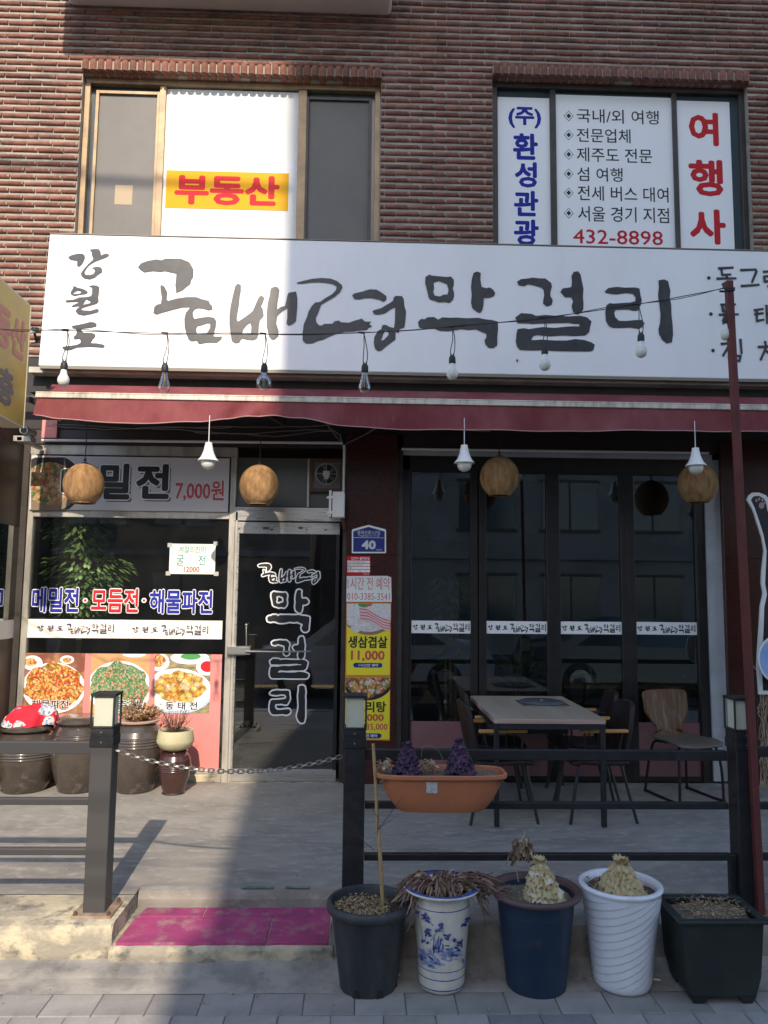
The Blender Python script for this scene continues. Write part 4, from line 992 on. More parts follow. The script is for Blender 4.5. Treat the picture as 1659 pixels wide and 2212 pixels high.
def bulb_thing(kind, top_, cord, lab, off=0):
    t = thing('string_bulb', lab, 'light bulb', tuple(top_), 'string light bulbs in front of the sign'); x, y, z = top_
    zc = z-cord; bx = x+off
    q = MB(); q.tube([(x-.03, y, z+.002), (x+.005, y, z)], .006, 6)
    q.tube(smooth_pts([Vector((x, y, z)), Vector((x+.012, y, z-cord*.3)), Vector((bx+.014, y, z-cord*.65)), Vector((bx+.007, y, zc+.012))], 4), .0026, 5)
    q.tube(smooth_pts([Vector((x, y, z)), Vector((x+.002, y, z-cord*.4)), Vector((bx-.010, y, z-cord*.75)), Vector((bx-.007, y, zc+.012))], 4), .0026, 5)
    q.build('cord', m_cabd, t)
    q = MB(); q.lathe([(.001, .022), (.010, .02), (.017, .008), (.0185, 0), (.019, -.022), (.017, -.028), (.015, -.028)], (bx, y, zc), 16); q.tube([(bx-.008, y, zc+.012), (bx-.008, y, zc+.03)], .004, 6); q.tube([(bx+.008, y, zc+.012), (bx+.008, y, zc+.03)], .004, 6)
    q.build('socket', m_rub, t, smooth=True)
    c = (bx, y, zc-.028)
    q = MB()
    if kind == 'frost':
        q.lathe([(.015, 0), (.017, -.018), (.022, -.032)], c, 20); q.build('collar', m_plw, t, smooth=True); q = MB()
        q.lathe([(.022, -.031), (.028, -.042), (.031, -.056), (.030, -.068), (.024, -.081), (.013, -.089), (.001, -.091)], c, 22); q.build('bulb', m_frost, t, smooth='all')
    else:
        if kind == 'st': pr = [(.013, 0), (.014, -.012), (.018, -.03), (.026, -.06), (.032, -.084), (.031, -.098), (.024, -.11), (.012, -.116), (.001, -.117)]
        else: pr = [(.013, 0), (.014, -.012), (.024, -.024), (.036, -.040), (.041, -.060), (.038, -.080), (.028, -.095), (.014, -.101), (.001, -.102)]
        q.lathe(pr, c, 22); q.build('bulb', m_bulbg, t, smooth='all')
        q = MB(); q.tube([(c[0], c[1], c[2]), (c[0]+.002, c[1], c[2]-.05)], .004, 6)
        for k in range(4):
            a = k*1.57; q.tube([(c[0]+.005*math.cos(a), c[1]+.005*math.sin(a), c[2]-.045), (c[0]+.011*math.cos(a), c[1]+.011*math.sin(a), c[2]-.085)], .0012, 4)
        q.build('filament', m_alub, t)
m_bulbg = glassmat('clear_bulb', (.97, .97, .95), .45, .0, dirt=.04)
BL = [('frost', 146, 714, 788, -.008, 'frosted white bulb at the left end of the string lights'), ('st', 361, 720, 793, -.004, 'clear teardrop bulb second from left on the string'),
      ('globe', 573, 721, 793, .0, 'clear round globe bulb on the string over the awning'), ('st', 786, 719, 793, .008, 'clear teardrop bulb hanging before the sign next to the red pole side of the globe'),
      ('frost', 977, 706, 775, .0, 'frosted white bulb fifth from left, right of the clear bulbs'), ('frost', 1176, 686, 755, .0, 'frosted white bulb hanging low in the middle of the right half of the sign'),
      ('frost', 1379, 657, 727, .010, 'frosted white bulb hanging just left of the red pole bulb, near the sign end'), ('frost', 1566, 630, 690, .0, 'frosted white bulb hanging against the red pole')]
BL[3] = BL[3][:5]+('clear teardrop bulb fourth from left on the string',)
for kd, px, py, sy_, of, lb in BL:
    a = P(px, py, y=SY); bb = P(px, sy_, y=SY); bulb_thing(kd, a, a.z-bb.z, lb, of)
# red pole
pb = P(1643, 1968, y=-2.74); pt_ = P(1574, 608, y=-2.74)
pol = thing('steel_pole', 'slim dark red steel pole leaning behind the right lamp post', 'pole', (pb.x, -2.74, PZ))
q = MB(); q.bar((pb.x, -2.74, PZ+.004), pt_, .036, .036); q.build('post', m_pole, pol, bev=.002, seg=1)
q = MB(); q.tube([pt_+Vector((-.03, -.0, -.03)), pt_+Vector((-.035, -.02, -.05)), pt_+Vector((-.01, -.024, -.06)), pt_+Vector((.02, -.022, -.05))], .006, 6); q.tube([pt_+Vector((-.022,-.022,-.06+.004*i)) if i % 2 else pt_+Vector((.022,-.022,-.06+.004*i)) for i in range(5)], .004, 5); q.build('wire_tie', m_cabd, pol)
q = MB(); q.box(pb.x-.05, pb.x+.05, -2.79, -2.71, PZ, PZ+.006); q.build('base_plate', m_rust, pol)

# ------------------------------------------------------------------ things fixed to the front
# menu board
t = thing('menu_board', 'white menu board 메밀전 7,000원 with a pancake picture above the shop window', 'menu board', tuple(P(280, 1045, y=-.02)))
by = -.034
q = MB(); r = fr(q, 66, 987, 494, 1103, by, .02); q.build('panel', M('board_white', (.60,.58,.60), .5), t)
q = MB(); Y = by-.001
def btext(s, r_, off, mats, sh=3):
    text(q, s, rect(r_[0]+sh, r_[1]+sh+1, r_[2]+sh, r_[3]+sh+1, Y), Y+.0042, off, 2); text(q, s, rect(*r_, Y), Y-.0022, off, 0, .03, 1, dy=.0016)
def bt(s, r_, off=.04): btext(s, r_, off, None, 4)
V0 = by
Y = by-.006
bt('메', (132, 1006, 205, 1084)); bt('밀', (216, 1001, 281, 1079)); bt('전', (294, 1002, 366, 1078))
q.build('lettering', [m_ink2, m_white, M('print_grey_shadow', (.12,.11,.13), .6)], t)
q = MB(); text(q, '7,000원', rect(379, 1037, 484, 1083, by-.002), by-.002, .02, 0, .02, 1); q.build('price', [m_redd, m_white], t)
q = MB(); yv = by-.0008
for sh in ((108, 1046, 70, 66, 0), (104, 1058, 62, 48, 1), (106, 1044, 54, 46, 2, 1), (70, 1100, 30, 14, 1)):
    ell(q, *sh[:4], yv, sh[4], (67, 988, 175, 1102)); yv -= .0005
q.build('picture', [m_ink2, M('print_dish_brown', (.20,.15,.10), .5), foodmat('print_buckwheat', [(.50,.33,.16),(.42,.22,.09),(.58,.44,.26),(.10,.18,.06),(.46,.30,.14),(.55,.20,.08)], 26)], t)
# taped price paper
t = thing('price_paper', 'cream paper sign reading 굴 전 12000 taped to the shop window', 'paper sign', tuple(P(415, 1210, y=.012)))
q = MB(); fr(q, 366, 1175, 465, 1240, .010, .002); q.build('sheet', m_paper, t)
q = MB(); text(q, '계절의진미', rect(386, 1180, 444, 1195, .0095), .0095, .01, 0); text(q, '굴', rect(381, 1198, 397, 1222, .0095), .0095, .01); text(q, '전', rect(428, 1200, 444, 1221, .0095), .0095, .01)
q.build('lettering', m_teal, t); q = MB(); text(q, '12000', rect(397, 1224, 431, 1236, .0095), .0095, .02); q.build('price', m_red, t)
q = MB()
for a, b in ((362, 1173), (461, 1170), (358, 1234), (462, 1235)): fr(q, a, b, a+10, b+9, .0088, .0006)
q.build('tape', M('clear_tape', (.42,.42,.38), .3), t)
# exhaust fan
t = thing('exhaust_fan', 'round exhaust fan in a brown wooden box above the glass door', 'fan', tuple(P(703, 1028, y=-.03)))
c = P(703, 1028, y=-.03); q = MB()
r = rect(668, 991, 741, 1062, -.03); x0, x1, z0, z1 = r; wd = .028
q.box(x0, x1, -.035, .02, z1-wd, z1); q.box(x0, x1, -.035, .02, z0, z0+wd); q.box(x0, x0+wd, -.034, .02, z0+wd, z1-wd); q.box(x1-wd, x1, -.034, .02, z0+wd, z1-wd)
q.build('wooden_box', M('brown_wood', (.10,.045,.025), .6), t)
q = MB(); q.box(x0+wd, x1-wd, -.012, .0, z0+wd, z1-wd); q.build('back_plate', M('fan_plate', (.16,.15,.14), .6), t)
cz = (z0+z1)/2+.01; cx_ = (x0+x1)/2+.003
def ring(mb, cx, cy, cz, R_, r_, n=32): mb.tube([(cx+R_*math.cos(2*math.pi*i/n), cy, cz+R_*math.sin(2*math.pi*i/n)) for i in range(n+1)], r_, 6, cap=False)
q = MB(); ring(q, cx_, -.04, cz, .092, .005); ring(q, cx_, -.03, cz, .098, .004)
for a in (0, 90, 180, 270): q.bar((cx_, -.05, cz), (cx_+.092*math.cos(R(a)), -.04, cz+.092*math.sin(R(a))), .006, .006)
q.build('guard', M('fan_guard', (.28,.27,.25), .5), t, smooth=True)
q = MB(); q.disc((cx_, -.0135, cz), .086, 24, nrm='y'); q.build('hole', m_black, t)
q = MB()
for a in range(5):
    A = R(a*72+20); B = A+.55
    q.add([(cx_+.02*math.cos(A), -.022, cz+.02*math.sin(A)), (cx_+.082*math.cos(A), -.028, cz+.082*math.sin(A)), (cx_+.082*math.cos(B), -.018, cz+.082*math.sin(B)), (cx_+.02*math.cos(B), -.020, cz+.02*math.sin(B))], [(0,1,2,3)])
q.build('blade', M('fan_blade', (.10,.10,.11), .5), t)
q = MB(); q.box(cx_-.03, cx_+.03, -.075, -.052, cz-.026, cz+.022); q.box(cx_-.02, cx_+.02, -.073, -.054, cz-.05, cz-.026); q.build('motor', M('motor_plate', (.48,.46,.41), .5), t, bev=.004)
# junction box
t = thing('junction_box', 'white plastic junction box with latches beside the granite pier', 'junction box', tuple(P(725, 1090, y=-.2)))
a, b = P(711, 1062, y=-.25), P(744, 1118, y=-.25)
q = MB(); q.box(a.x+.03, b.x, -.27, -.13, b.z, a.z); q.build('body', m_plw, t, bev=.008)
q = MB(); q.box(a.x, a.x+.022, -.266, -.134, b.z+.004, a.z+.012); q.build('lid', m_plw, t, bev=.006)
q = MB(); q.box(a.x+.022, a.x+.03, -.262, -.138, b.z+.004, a.z-.004); q.build('seal', m_rub, t)
for zz in (a.z-.05, b.z+.04):
    q = MB(); q.box(a.x-.004, a.x+.05, -.278, -.267, zz-.012, zz+.012); q.box(a.x-.02, a.x, -.26, -.22, zz-.008, zz+.008); q.build('latch', m_plw, t, bev=.002)
q = MB(); q.bar((b.x-.02, -.2, b.z), (b.x+.0, -.05, b.z-.09), .03, .012); q.build('bracket', m_rust, t)
# address plate
PYY = -.0745
t = thing('address_plate', 'blue house shaped address plate reading 40 on the granite pier', 'address sign', tuple(P(797, 1165, y=PYY)))
def plate(mb, pts, y, th, m=0):
    w_ = [P(a, b, y=y) for a, b in pts]; n = len(w_); V = [(p.x, y, p.z) for p in w_]+[(p.x, y+th, p.z) for p in w_]
    # picture order is clockwise seen from the street
    mb.add(V, [tuple(range(n))[::-1], tuple(range(n, 2*n))]+[(i, (i+1) % n, (i+1) % n+n, i+n) for i in range(n)], m)
q = MB(); plate(q, [(760, 1195), (760, 1146), (762, 1143), (796, 1134), (832, 1143), (834, 1146), (834, 1193), (832, 1195)], PYY-.003, .005); q.build('rim', m_white, t)
q = MB(); yv = PYY-.0035; plate(q, [(763, 1192), (763, 1148), (796, 1138), (831, 1148), (831, 1192)], yv, .0004); q.build('face', m_navy, t)
q = MB(); fr(q, 763, 1161, 831, 1162, yv-.0006, .0004); text(q, '용마산로117길', rect(772, 1146, 821, 1155, yv-.001), yv-.001, .01); text(q, 'Yongmasan-ro 117-gil', rect(774, 1155.5, 819, 1160, yv-.001), yv-.001, .01); text(q, '40', rect(781, 1167, 812, 1187, yv-.001), yv-.001, .045); text(q, '02073', rect(813, 1186, 825, 1189.5, yv-.001), yv-.001, .01)
q.build('lettering', M('plate_white', (.6,.62,.66), .5), t)
# CCTV notice
t = thing('cctv_notice', 'small red and white CCTV 설치안내 notice stuck on the pier', 'notice', tuple(P(772, 1222, y=PYY)))
q = MB(); fr(q, 749, 1201, 800, 1242, PYY+.002, .002); q.build('sheet', m_red, t)
q = MB()
for k in range(4): fr(q, 750.5, 1211+k*6.6, 799, 1216.3+k*6.6, PYY+.0013, .0005)
text(q, 'CCTV 설치안내', rect(759, 1203, 798, 1209.5, PYY+.001), PYY+.001, .03); text(q, '1544-1110', rect(785, 1238.5, 797, 1241, PYY+.001), PYY+.001, .01); q.build('panel', m_white, t)
q = MB()
for k, s in enumerate(('설치목적 : 방범 및 화재예방, 시설안전관리', '촬영시간 : 24시간 연속 촬영 및 녹화', '촬영범위 :', '책 임 자 :          TEL :')): text(q, s, rect(751.5, 1212.2+k*6.6, 751.5+(38, 33, 10, 30)[k], 1215.4+k*6.6, PYY+.0008), PYY+.0008, .005)
q.build('lettering', m_ink2, t)
# banner with two dishes and a white reservation sheet
t = thing('menu_banner', 'tall yellow menu banner with two dishes, 생삼겹살 11,000, on the granite pier', 'menu banner', tuple(P(795, 1420, y=PYY)))
q = MB(); q2 = fr(q, 746, 1372, 846, 1600, PYY+.001, .002) if False else None
plate(q, [(743, 1598), (748, 1301), (845, 1301), (842, 1600)], PYY, .003, 1)
for a, b, c_, d_ in ((750, 1304, 843, 1458), (747, 1464, 842, 1597)): plate(q, [(a-2, d_), (a, b), (c_, b), (c_-1, d_)], PYY-.0006, .0004, 0)
q.build('sheet', [m_yel2, m_orange], t)
def bpic(name, sh, mats, lab):
    q = MB(); yv = PYY-.0012
    for s in sh:
        ell(q, *s[:4], yv, s[4], s[5], gen=(lambda a: 1+.05*math.sin(a*5)+.03*math.sin(a*9)) if len(s) > 6 else None); yv -= .00025
    o = q.build(name, mats, t); o['label'] = lab
m_meat, m_fat, m_mush, m_bowlp = M('print_pork_red', (.50,.12,.08), .5), M('print_pork_pink', (.74,.50,.54), .5), M('print_mushroom', (.70,.69,.68), .5, col2=(.50,.48,.47), scale=60), M('print_wood_dish', (.28,.17,.08), .5)
cl1 = (749, 1304, 844, 1400); sh = [(797, 1322, 58, 50, 3, cl1), (797, 1318, 56, 47, 2, cl1), (765, 1316, 16, 12, 2, cl1), (786, 1306, 12, 6, 5, cl1), (832, 1312, 18, 16, 2, cl1), (796, 1305, 8, 5, 0, cl1)]
for k in range(11): sh.append((756+k*7.5, 1345+6*math.sin(k*1.3)+(k % 3)*6, 6.5, 6.5, 4 if k % 2 else 2, cl1))
bpic('picture', sh, [m_meat, m_fat, m_mush, m_bowlp, M('print_mushroom_shade', (.55,.53,.52), .5), m_green], 'printed picture of sliced pork and mushrooms')
q = MB(); yv = PYY-.006
def slab_strip(mb, pts, w0, y, m):
    ps = [P(a, b, y=y) for a, b in pts]
    for i in range(len(ps)-1):
        a, b = ps[i], ps[i+1]; mb.add([(a.x, y, a.z-w0), (b.x, y, b.z-w0), (b.x, y, b.z+w0), (a.x, y, a.z+w0)], [(0,1,2,3)], m)
for k in range(4):
    pts = [(776+k*3-k*2, 1316+k*7), (792+k*2, 1318+k*7), (808+k*2, 1328+k*6.5), (826, 1338+k*6), (842, 1342+k*6)]
    slab_strip(q, pts, .0125, yv-.0001*k*3, 1); slab_strip(q, [(a, b-1) for a, b in pts], .0045, yv-.0001*k*3-.0001, 0)
q.build('picture', [m_meat, m_fat], t)
cl2 = (746, 1464, 843, 1530)
bpic('picture', [(794, 1468, 56, 45, 0, cl2), (794, 1464, 52, 42, 1, cl2, 1)], [m_ink2, foodmat('print_stew', [(.66,.34,.10),(.72,.58,.44),(.50,.06,.04),(.70,.45,.14),(.62,.38,.24),(.16,.24,.08),(.74,.30,.06),(.70,.60,.50)], 42, .4, .35)], 'printed picture of a braised chicken stew')
q = MB(); yv = PYY-.002
text(q, '생삼겹살', rect(752, 1374, 837, 1400, yv), yv, .03, 0, .035, 1); text(q, '도리탕', rect(766, 1515, 834, 1539, yv), yv, .03, 0, .035, 1); q.build('lettering', [m_ink2, m_white], t)
q = MB(); text(q, '11,000', rect(758, 1405, 831, 1429, yv), yv, .03, 0, .035, 1); text(q, '45,000', rect(762, 1542, 829, 1560, yv), yv, .03, 0, .035, 1); text(q, '35,000', rect(791, 1563, 837, 1579, yv), yv, .02, 0, .035, 1); q.build('price', [m_redd, m_white], t)
q = MB(); 
for a, b, c_, d_, s in ((763, 1432, 826, 1442, '1시간전 예약'), (760, 1584, 824, 1595, '1시간전 예약')):
    r = rect(a, b, c_, d_, yv+.0008); mz = (r[2]+r[3])/2; rr = (r[3]-r[2])/2; V = []
    for k in range(9): an = math.pi/2+math.pi*k/8; V.append((r[0]+rr+rr*math.cos(an), yv+.0006, mz+rr*math.sin(an)))
    for k in range(9): an = -math.pi/2+math.pi*k/8; V.append((r[1]-rr+rr*math.cos(an), yv+.0006, mz+rr*math.sin(an)))
    q.add(V, [tuple(range(18))], 0); text(q, s, rect(a+12, b+2, c_-9, d_-2, yv-.0006), yv-.0006, .02, 1)
q.build('badge', [m_navy, m_white], t)
t = thing('reservation_sheet', 'white sheet with red writing 1시간 전 예약 above the yellow banner', 'paper sign', tuple(P(797, 1270, y=PYY)))
q = MB(); plate(q, [(748, 1300), (749, 1244), (836, 1244), (845, 1247), (846, 1300)], PYY-.0002, .002); q.build('sheet', m_whitewin, t)
q = MB(); yv = PYY-.0012; text(q, '1시간 전 예약', rect(751, 1247, 842, 1274, yv), yv, .0); text(q, '010-3385-3541', rect(750, 1281, 842, 1296, yv), yv, .0); q.build('lettering', M('print_faded_red', (.55,.13,.13), .5), t)
# yellow projecting sign at the left edge, seen at an angle
t = thing('yellow_sign', 'yellow projecting sign with red and grey lettering at the left edge', 'sign', tuple(P(40, 800, y=-1.2)))
A0, B0 = P(66, 660, y=-1.0), P(-30, 560, y=-1.75); zt_, zb_ = P(66, 663, y=-1.0).z, P(50, 921, y=-1.0).z
ux = Vector((B0.x-A0.x, B0.y-A0.y, 0)).normalized()
nx = Vector((-ux.y, ux.x, 0)); 
if nx.x < 0: nx = -nx
A = Vector((A0.x, A0.y, zt_)); Ls = .85
V = []
q = MB(); c4 = [A, A+ux*Ls, A+ux*Ls-nx*.16, A-nx*.16]
q.hexa([(c.x, c.y, zb_) for c in c4], [(c.x, c.y, zt_) for c in c4]); q.build('box', m_ysign, t)
q = MB()
for zz in (zb_-.012, zt_): q.hexa([(c.x, c.y, zz) for c in c4], [(c.x, c.y, zz+.012) for c in c4])
q.hexa([(c.x, c.y, zb_-.012) for c in (A+nx*.004-ux*.012, A+nx*.004, A-nx*.16, A-nx*.16-ux*.012)], [(c.x, c.y, zt_+.012) for c in (A+nx*.004-ux*.012, A+nx*.004, A-nx*.16, A-nx*.16-ux*.012)])
q.build('edge_trim', M('cream_trim', (.5,.46,.34), .5), t)
def sidetext(s, u0, u1, z0, z1, mat, off=.05):
    V, F = curve_mesh('T', s, s, 0); a0, a1, b0, b1 = bbox2(V); q = MB()
    for i in range(9):
        dx, dz_ = (0, 0) if i == 0 else (off*math.cos(i*math.pi/4), off*math.sin(i*math.pi/4))
        W = []
        for a, b in V:
            u = (a+dx-a0)/(a1-a0); v = (b+dz_-b0)/(b1-b0); p = A+ux*(u1+(u0-u1)*u)+nx*(.0025-.0001*i); W.append((p.x, p.y, z0+(z1-z0)*v))
        q.add(W, F)
    q.build('lettering', mat, t)
H = zt_-zb_
sidetext('부동산', .06, .80, zb_+H*.52, zb_+H*.82, M('faded_red', (.45,.13,.09), .5)); sidetext('2층', .22, .60, zb_+H*.10, zb_+H*.36, M('faded_grey', (.13,.12,.13), .5))
# small camera below it and lamp hook
t = thing('security_camera', 'small grey security camera below the yellow sign', 'camera', tuple(P(55, 930, y=-.5)))
c = P(58, 932, y=-.5); q = MB(); q.tube([c+Vector((0,.12,.01)), c+Vector((0,-.06,0))], .034, 14); q.build('housing', m_alu, t, smooth=True)
q = MB(); q.disc(c+Vector((0,-.061,0)), .026, 16, nrm='y'); q.build('lens', m_ink2, t)
q = MB(); q.box(c.x-.12, c.x+.02, c.y+.03, c.y+.14, c.z-.075, c.z-.03); q.box(c.x-.09, c.x-.05, c.y+.03, c.y+.45, c.z-.07, c.z-.04); q.build('bracket', m_alu, t)
t = thing('flood_lamp', 'small white lamp with black rim on the brick wall beside the sign', 'lamp', tuple(P(75, 712, y=-.15)))
c = P(76, 712, y=-.15); q = MB(); q.lathe([(.001,.02),(.03,.015),(.034,0),(.03,-.01)], c, 14); q.build('cap', m_rub, t, smooth=True)
q = MB(); q.tube([c+Vector((-.06,.0,-.03)), c+Vector((0,0,-.01))], .016, 10); q.build('head', m_plw, t, smooth=True); q = MB(); q.tube([c+Vector((-.02,.02,0)), c+Vector((-.02,.09,-.08))], .012, 8); q.build('arm', m_rub, t)

# ------------------------------------------------------------------ railings and lamp posts
RY = -2.66
def lamp_post(px, lab, base=True):
    c = P(px, 1900, y=RY); x = c.x; pw = .055
    t = thing('lamp_post', lab, 'lamp post', (x, RY, PZ), 'square lamp posts of the porch railing')
    q = MB(); q.box(x-pw, x+pw, RY-pw, RY+pw, PZ+.004, PZ+.84); q.build('post', m_iron_sunlit if px < 400 else m_iron, t, bev=.003, seg=1)
    q = MB(); q.box(x-.061, x+.061, RY-.061, RY+.061, PZ+.82, PZ+.87); q.box(x-.058, x+.058, RY-.058, RY+.058, PZ+.87, PZ+.915); q.build('collar', m_iron, t, bev=.002, seg=1)
    z0, z1 = PZ+.915, PZ+1.075; q = MB(); h = .062; e = .009
    for sx_ in (-1, 1):
        for sy_ in (-1, 1): q.box(x+sx_*h-e*(sx_ > 0), x+sx_*h+e*(sx_ < 0), RY+sy_*h-e*(sy_ > 0), RY+sy_*h+e*(sy_ < 0), z0, z1)
    q.box(x-h-.002, x+h+.002, RY-h-.002, RY+h+.002, z1, z1+.014); q.box(x-h, x+h, RY-h, RY+h, z0, z0+.008); q.build('lamp_frame', m_iron, t, bev=.0015, seg=1)
    q = MB(); g = .047; q.box(x-g, x+g, RY-g, RY+g, z0+.009, z1-.002); q.build('lamp_panel', m_lampg, t)
    q = MB(); q.box(x-.10, x+.10, RY-.10, RY+.10, PZ-.002, PZ+.010); q.build('base_plate', m_rust2, t, bev=.002, seg=1)
    for a in (-1, 1):
        for b in (-1, 1):
            q = MB(); q.tube([(x+a*.082, RY+b*.082, PZ+.010), (x+a*.082, RY+b*.082, PZ+.024)], .010, 6); q.tube([(x+a*.082, RY+b*.082, PZ+.02), (x+a*.082, RY+b*.082, PZ+.030)], .006, 8); q.build('bolt', m_rust, t)
    for zz in (PZ+.845, PZ+.895):
        q = MB(); q.tube([(x, RY-.0575-.002, zz), (x, RY-.067, zz)], .0045, 8); q.build('screw', m_chain, t)
    return x
m_rust2 = M('rusty_base', (.32,.25,.18), .8, col2=(.20,.13,.08), scale=12)
xa = lamp_post(213, 'dark square lamp post with sunlight put into its colour, left of the pink step')
xb = lamp_post(762, 'black square lamp post in the middle, in front of the yellow banner')
xc = lamp_post(1612, 'black square lamp post at the right beside the red pole')
def railing(x0, x1, zs, lab, leg=False, mt=None):
    t = thing('railing', lab, 'railing', ((x0+x1)/2, RY, PZ))
    for i, (z, h) in enumerate(zs):
        q = MB(); q.box(x0, x1, RY-.018, RY+.018, z-h/2, z+h/2); q.build('rail', mt or m_iron, t, bev=.004, seg=2)
        if leg and i == 2:
            q = MB(); q.box(x1-.004, x1+.03, RY-.018, RY+.018, PZ, z+h/2-.002); q.build('leg', mt or m_iron, t, bev=.004)
zr = [Z(1200, 1630, RY), Z(1200, 1739, RY), Z(1200, 1850, RY)]
railing(xb+.057, xc-.057-.03, [(zr[0], .052), (zr[1], .034), (zr[2], .034)], 'black three bar railing between the middle and right lamp posts', True)
zl_ = [Z(100, 1614, RY), Z(100, 1730, RY), Z(100, 1838, RY)]
railing(-5.2, xa-.057, [(zl_[0], .062), (zl_[1], .034), (zl_[2], .034)], 'dark three bar railing, colour lightened as if sunlit, left of the sunlit lamp post', mt=m_iron_sunlit)
railing(xc+.057, 5.2, [(zr[0]+.02, .052), (zr[1], .034), (zr[2], .034)], 'black railing running on beyond the right lamp post')
# chain
ca, cb = P(250, 1620, y=RY), P(737, 1634, y=RY); ch = thing('chain', 'sagging galvanised steel chain between the left and middle lamp posts', 'chain', tuple(ca))
def sagp(t): return ca.lerp(cb, t)+Vector((0, 0, -.093*4*t*(1-t)))
nl = 46; lm = MB()
R1, L1_ = .0095, .017
pts = []
for k in range(16):
    a = 2*math.pi*k/16; cxx = R1*math.cos(a); czz = R1*math.sin(a); pts.append((cxx*1.0+(L1_-R1)*(1 if cxx > 0 else -1), 0, czz))
pts.append(pts[0]); lm.tube(pts, .0032, 5, cap=False)
lme = mesh_of(lm, 'link', m_chain)
for i in range(nl):
    t0_ = (i+.5)/nl; p = sagp(t0_); d_ = (sagp(t0_+.01)-sagp(t0_-.01)).normalized()
    o = bpy.data.objects.new('link', lme); COL.objects.link(o); o.parent = ch; o.location = p-ca
    ax = d_; zz = Vector((0,0,1)) if i % 2 else Vector((0,1,0)); yy_ = zz.cross(ax).normalized(); zz = ax.cross(yy_)
    o.rotation_euler = Matrix((ax, yy_, zz)).transposed().to_euler()

# ------------------------------------------------------------------ flower pots on the pavement
rp = random.Random(21)
def soil_disc(mb, c, r, bumpy=.012, n=22, k=6):
    V = [(c[0], c[1], c[2]+.01)]; F = []
    for j in range(1, k+1):
        for i in range(n):
            a = 2*math.pi*i/n; rr = r*j/k; V.append((c[0]+rr*math.cos(a), c[1]+rr*math.sin(a), c[2]+noise.noise(Vector((rr*math.cos(a)*18, rr*math.sin(a)*18, c[0]*7)))*bumpy+.012*(1-j/k)))
    for i in range(n): F.append((0, 1+i, 1+(i+1) % n))
    for j in range(k-1):
        for i in range(n): F.append((1+j*n+i, 1+(j+1)*n+i, 1+(j+1)*n+(i+1) % n, 1+j*n+(i+1) % n))
    mb.add(V, F)
def flakes(mb, c, r, n, s0, s1, up=.012, ry=None, mi=1):
    ry = ry or r
    for _ in range(n):
        a = rp.random()*6.283; rr = math.sqrt(rp.random()); x = c[0]+r*rr*math.cos(a); y = c[1]+ry*rr*math.sin(a); s = rp.uniform(s0, s1); th = rp.random()*3.14
        d1 = Vector((math.cos(th), math.sin(th), rp.uniform(-.5,.5)))*s; d2 = Vector((-math.sin(th), math.cos(th), rp.uniform(-.6,.6)))*s*rp.uniform(.3,.8); p = Vector((x, y, c[2]+rp.uniform(0, up)))
        mb.add([p-d1, p-d2*.6+Vector((0,0,s*.3)), p+d1, p+d2], [(0,1,2,3)], mi if not isinstance(mi, tuple) else rp.choice(mi))
def leaf_strip(mb, pts, w, m=0, roll=None):
    """curled ribbon leaf along pts"""
    n = len(pts); V = []
    for i, p in enumerate(pts):
        t = (pts[min(i+1, n-1)]-pts[max(i-1, 0)]).normalized(); s = t.cross(Vector((0,0,1)))
        if s.length < .1: s = Vector((1,0,0))
        s.normalize(); k = math.sin(math.pi*(i+.6)/(n+.4)); an = (roll or 0)*i/n; s = s*math.cos(an)+t.cross(s)*math.sin(an)
        ww = w*max(k, .12); V += [p-s*ww, p+t.cross(s)*ww*.45, p+s*ww]
    F = []
    for i in range(n-1):
        F += [(i*3, i*3+1, i*3+4, i*3+3), (i*3+1, i*3+2, i*3+5, i*3+4)]
    mb.add(V, F, m)
# black plastic pot with stake
p = P(794, 2160, z=0); yc1 = -3.0; x1_ = X(797, 1950, yc1)
t = thing('flower_pot', 'dark grey plastic pot with pale mulch and a bamboo stake, leftmost pot', 'flower pot', (x1_, yc1, 0), 'flower pots lined up before the railing')
c = (x1_, yc1, 0); q = MB()
q.lathe([(0.1204, 0.01146), (0.1306, 0), (0.1326, 0.0191), (0.1754, 0.3295), (0.1816, 0.3362), (0.1938, 0.34), (0.2009, 0.3514), (0.2009, 0.3705), (0.1918, 0.382), (0.1795, 0.382), (0.1734, 0.3677), (0.1632, 0.2865)], c, 48, wob=lambda a, z: 1+(.010*abs(math.sin(a*8)) if z < .325 else 0))
q.build('pot', m_potb, t, smooth=True, angle=50)
for a in (-2.0, -1.15, -.1, 1.2, 2.4):
    e = MB(); bx_, by_ = c[0]+.131*math.cos(a), c[1]+.131*math.sin(a); tx_, ty_ = -math.sin(a)*.018, math.cos(a)*.018
    e.hexa([(bx_-tx_, by_-ty_, .0), (bx_+tx_, by_+ty_, .0), (bx_+tx_+.006*math.cos(a), by_+ty_+.006*math.sin(a), .0), (bx_-tx_+.006*math.cos(a), by_-ty_+.006*math.sin(a), .0)],
           [(bx_-tx_*.6, by_-ty_*.6, .035), (bx_+tx_*.6, by_+ty_*.6, .035), (bx_+tx_*.6+.004*math.cos(a), by_+ty_*.6+.004*math.sin(a), .035), (bx_-tx_*.6+.004*math.cos(a), by_-ty_*.6+.004*math.sin(a), .035)]); e.build('drain_notch', m_black, t)
q = MB(); soil_disc(q, (c[0], c[1], .336), .174, .02); q.build('soil', m_soild, t, smooth='all')
q = MB(); flakes(q, (c[0]-.03, c[1]-.02, .345), .132, 1500, .003, .009, .026, mi=0); flakes(q, (c[0], c[1], .345), .15, 160, .004, .010, .02, mi=1); o = q.build('mulch', [m_mulch, m_soild], t); o['kind'] = 'stuff'
sk = thing('plant_stake', 'tan bamboo stake with a thin bare twig standing in the leftmost pot', 'stake', (x1_, yc1, .35))
a = P(826, 1925, y=yc1-.02); b = P(806, 1606, y=-2.90)
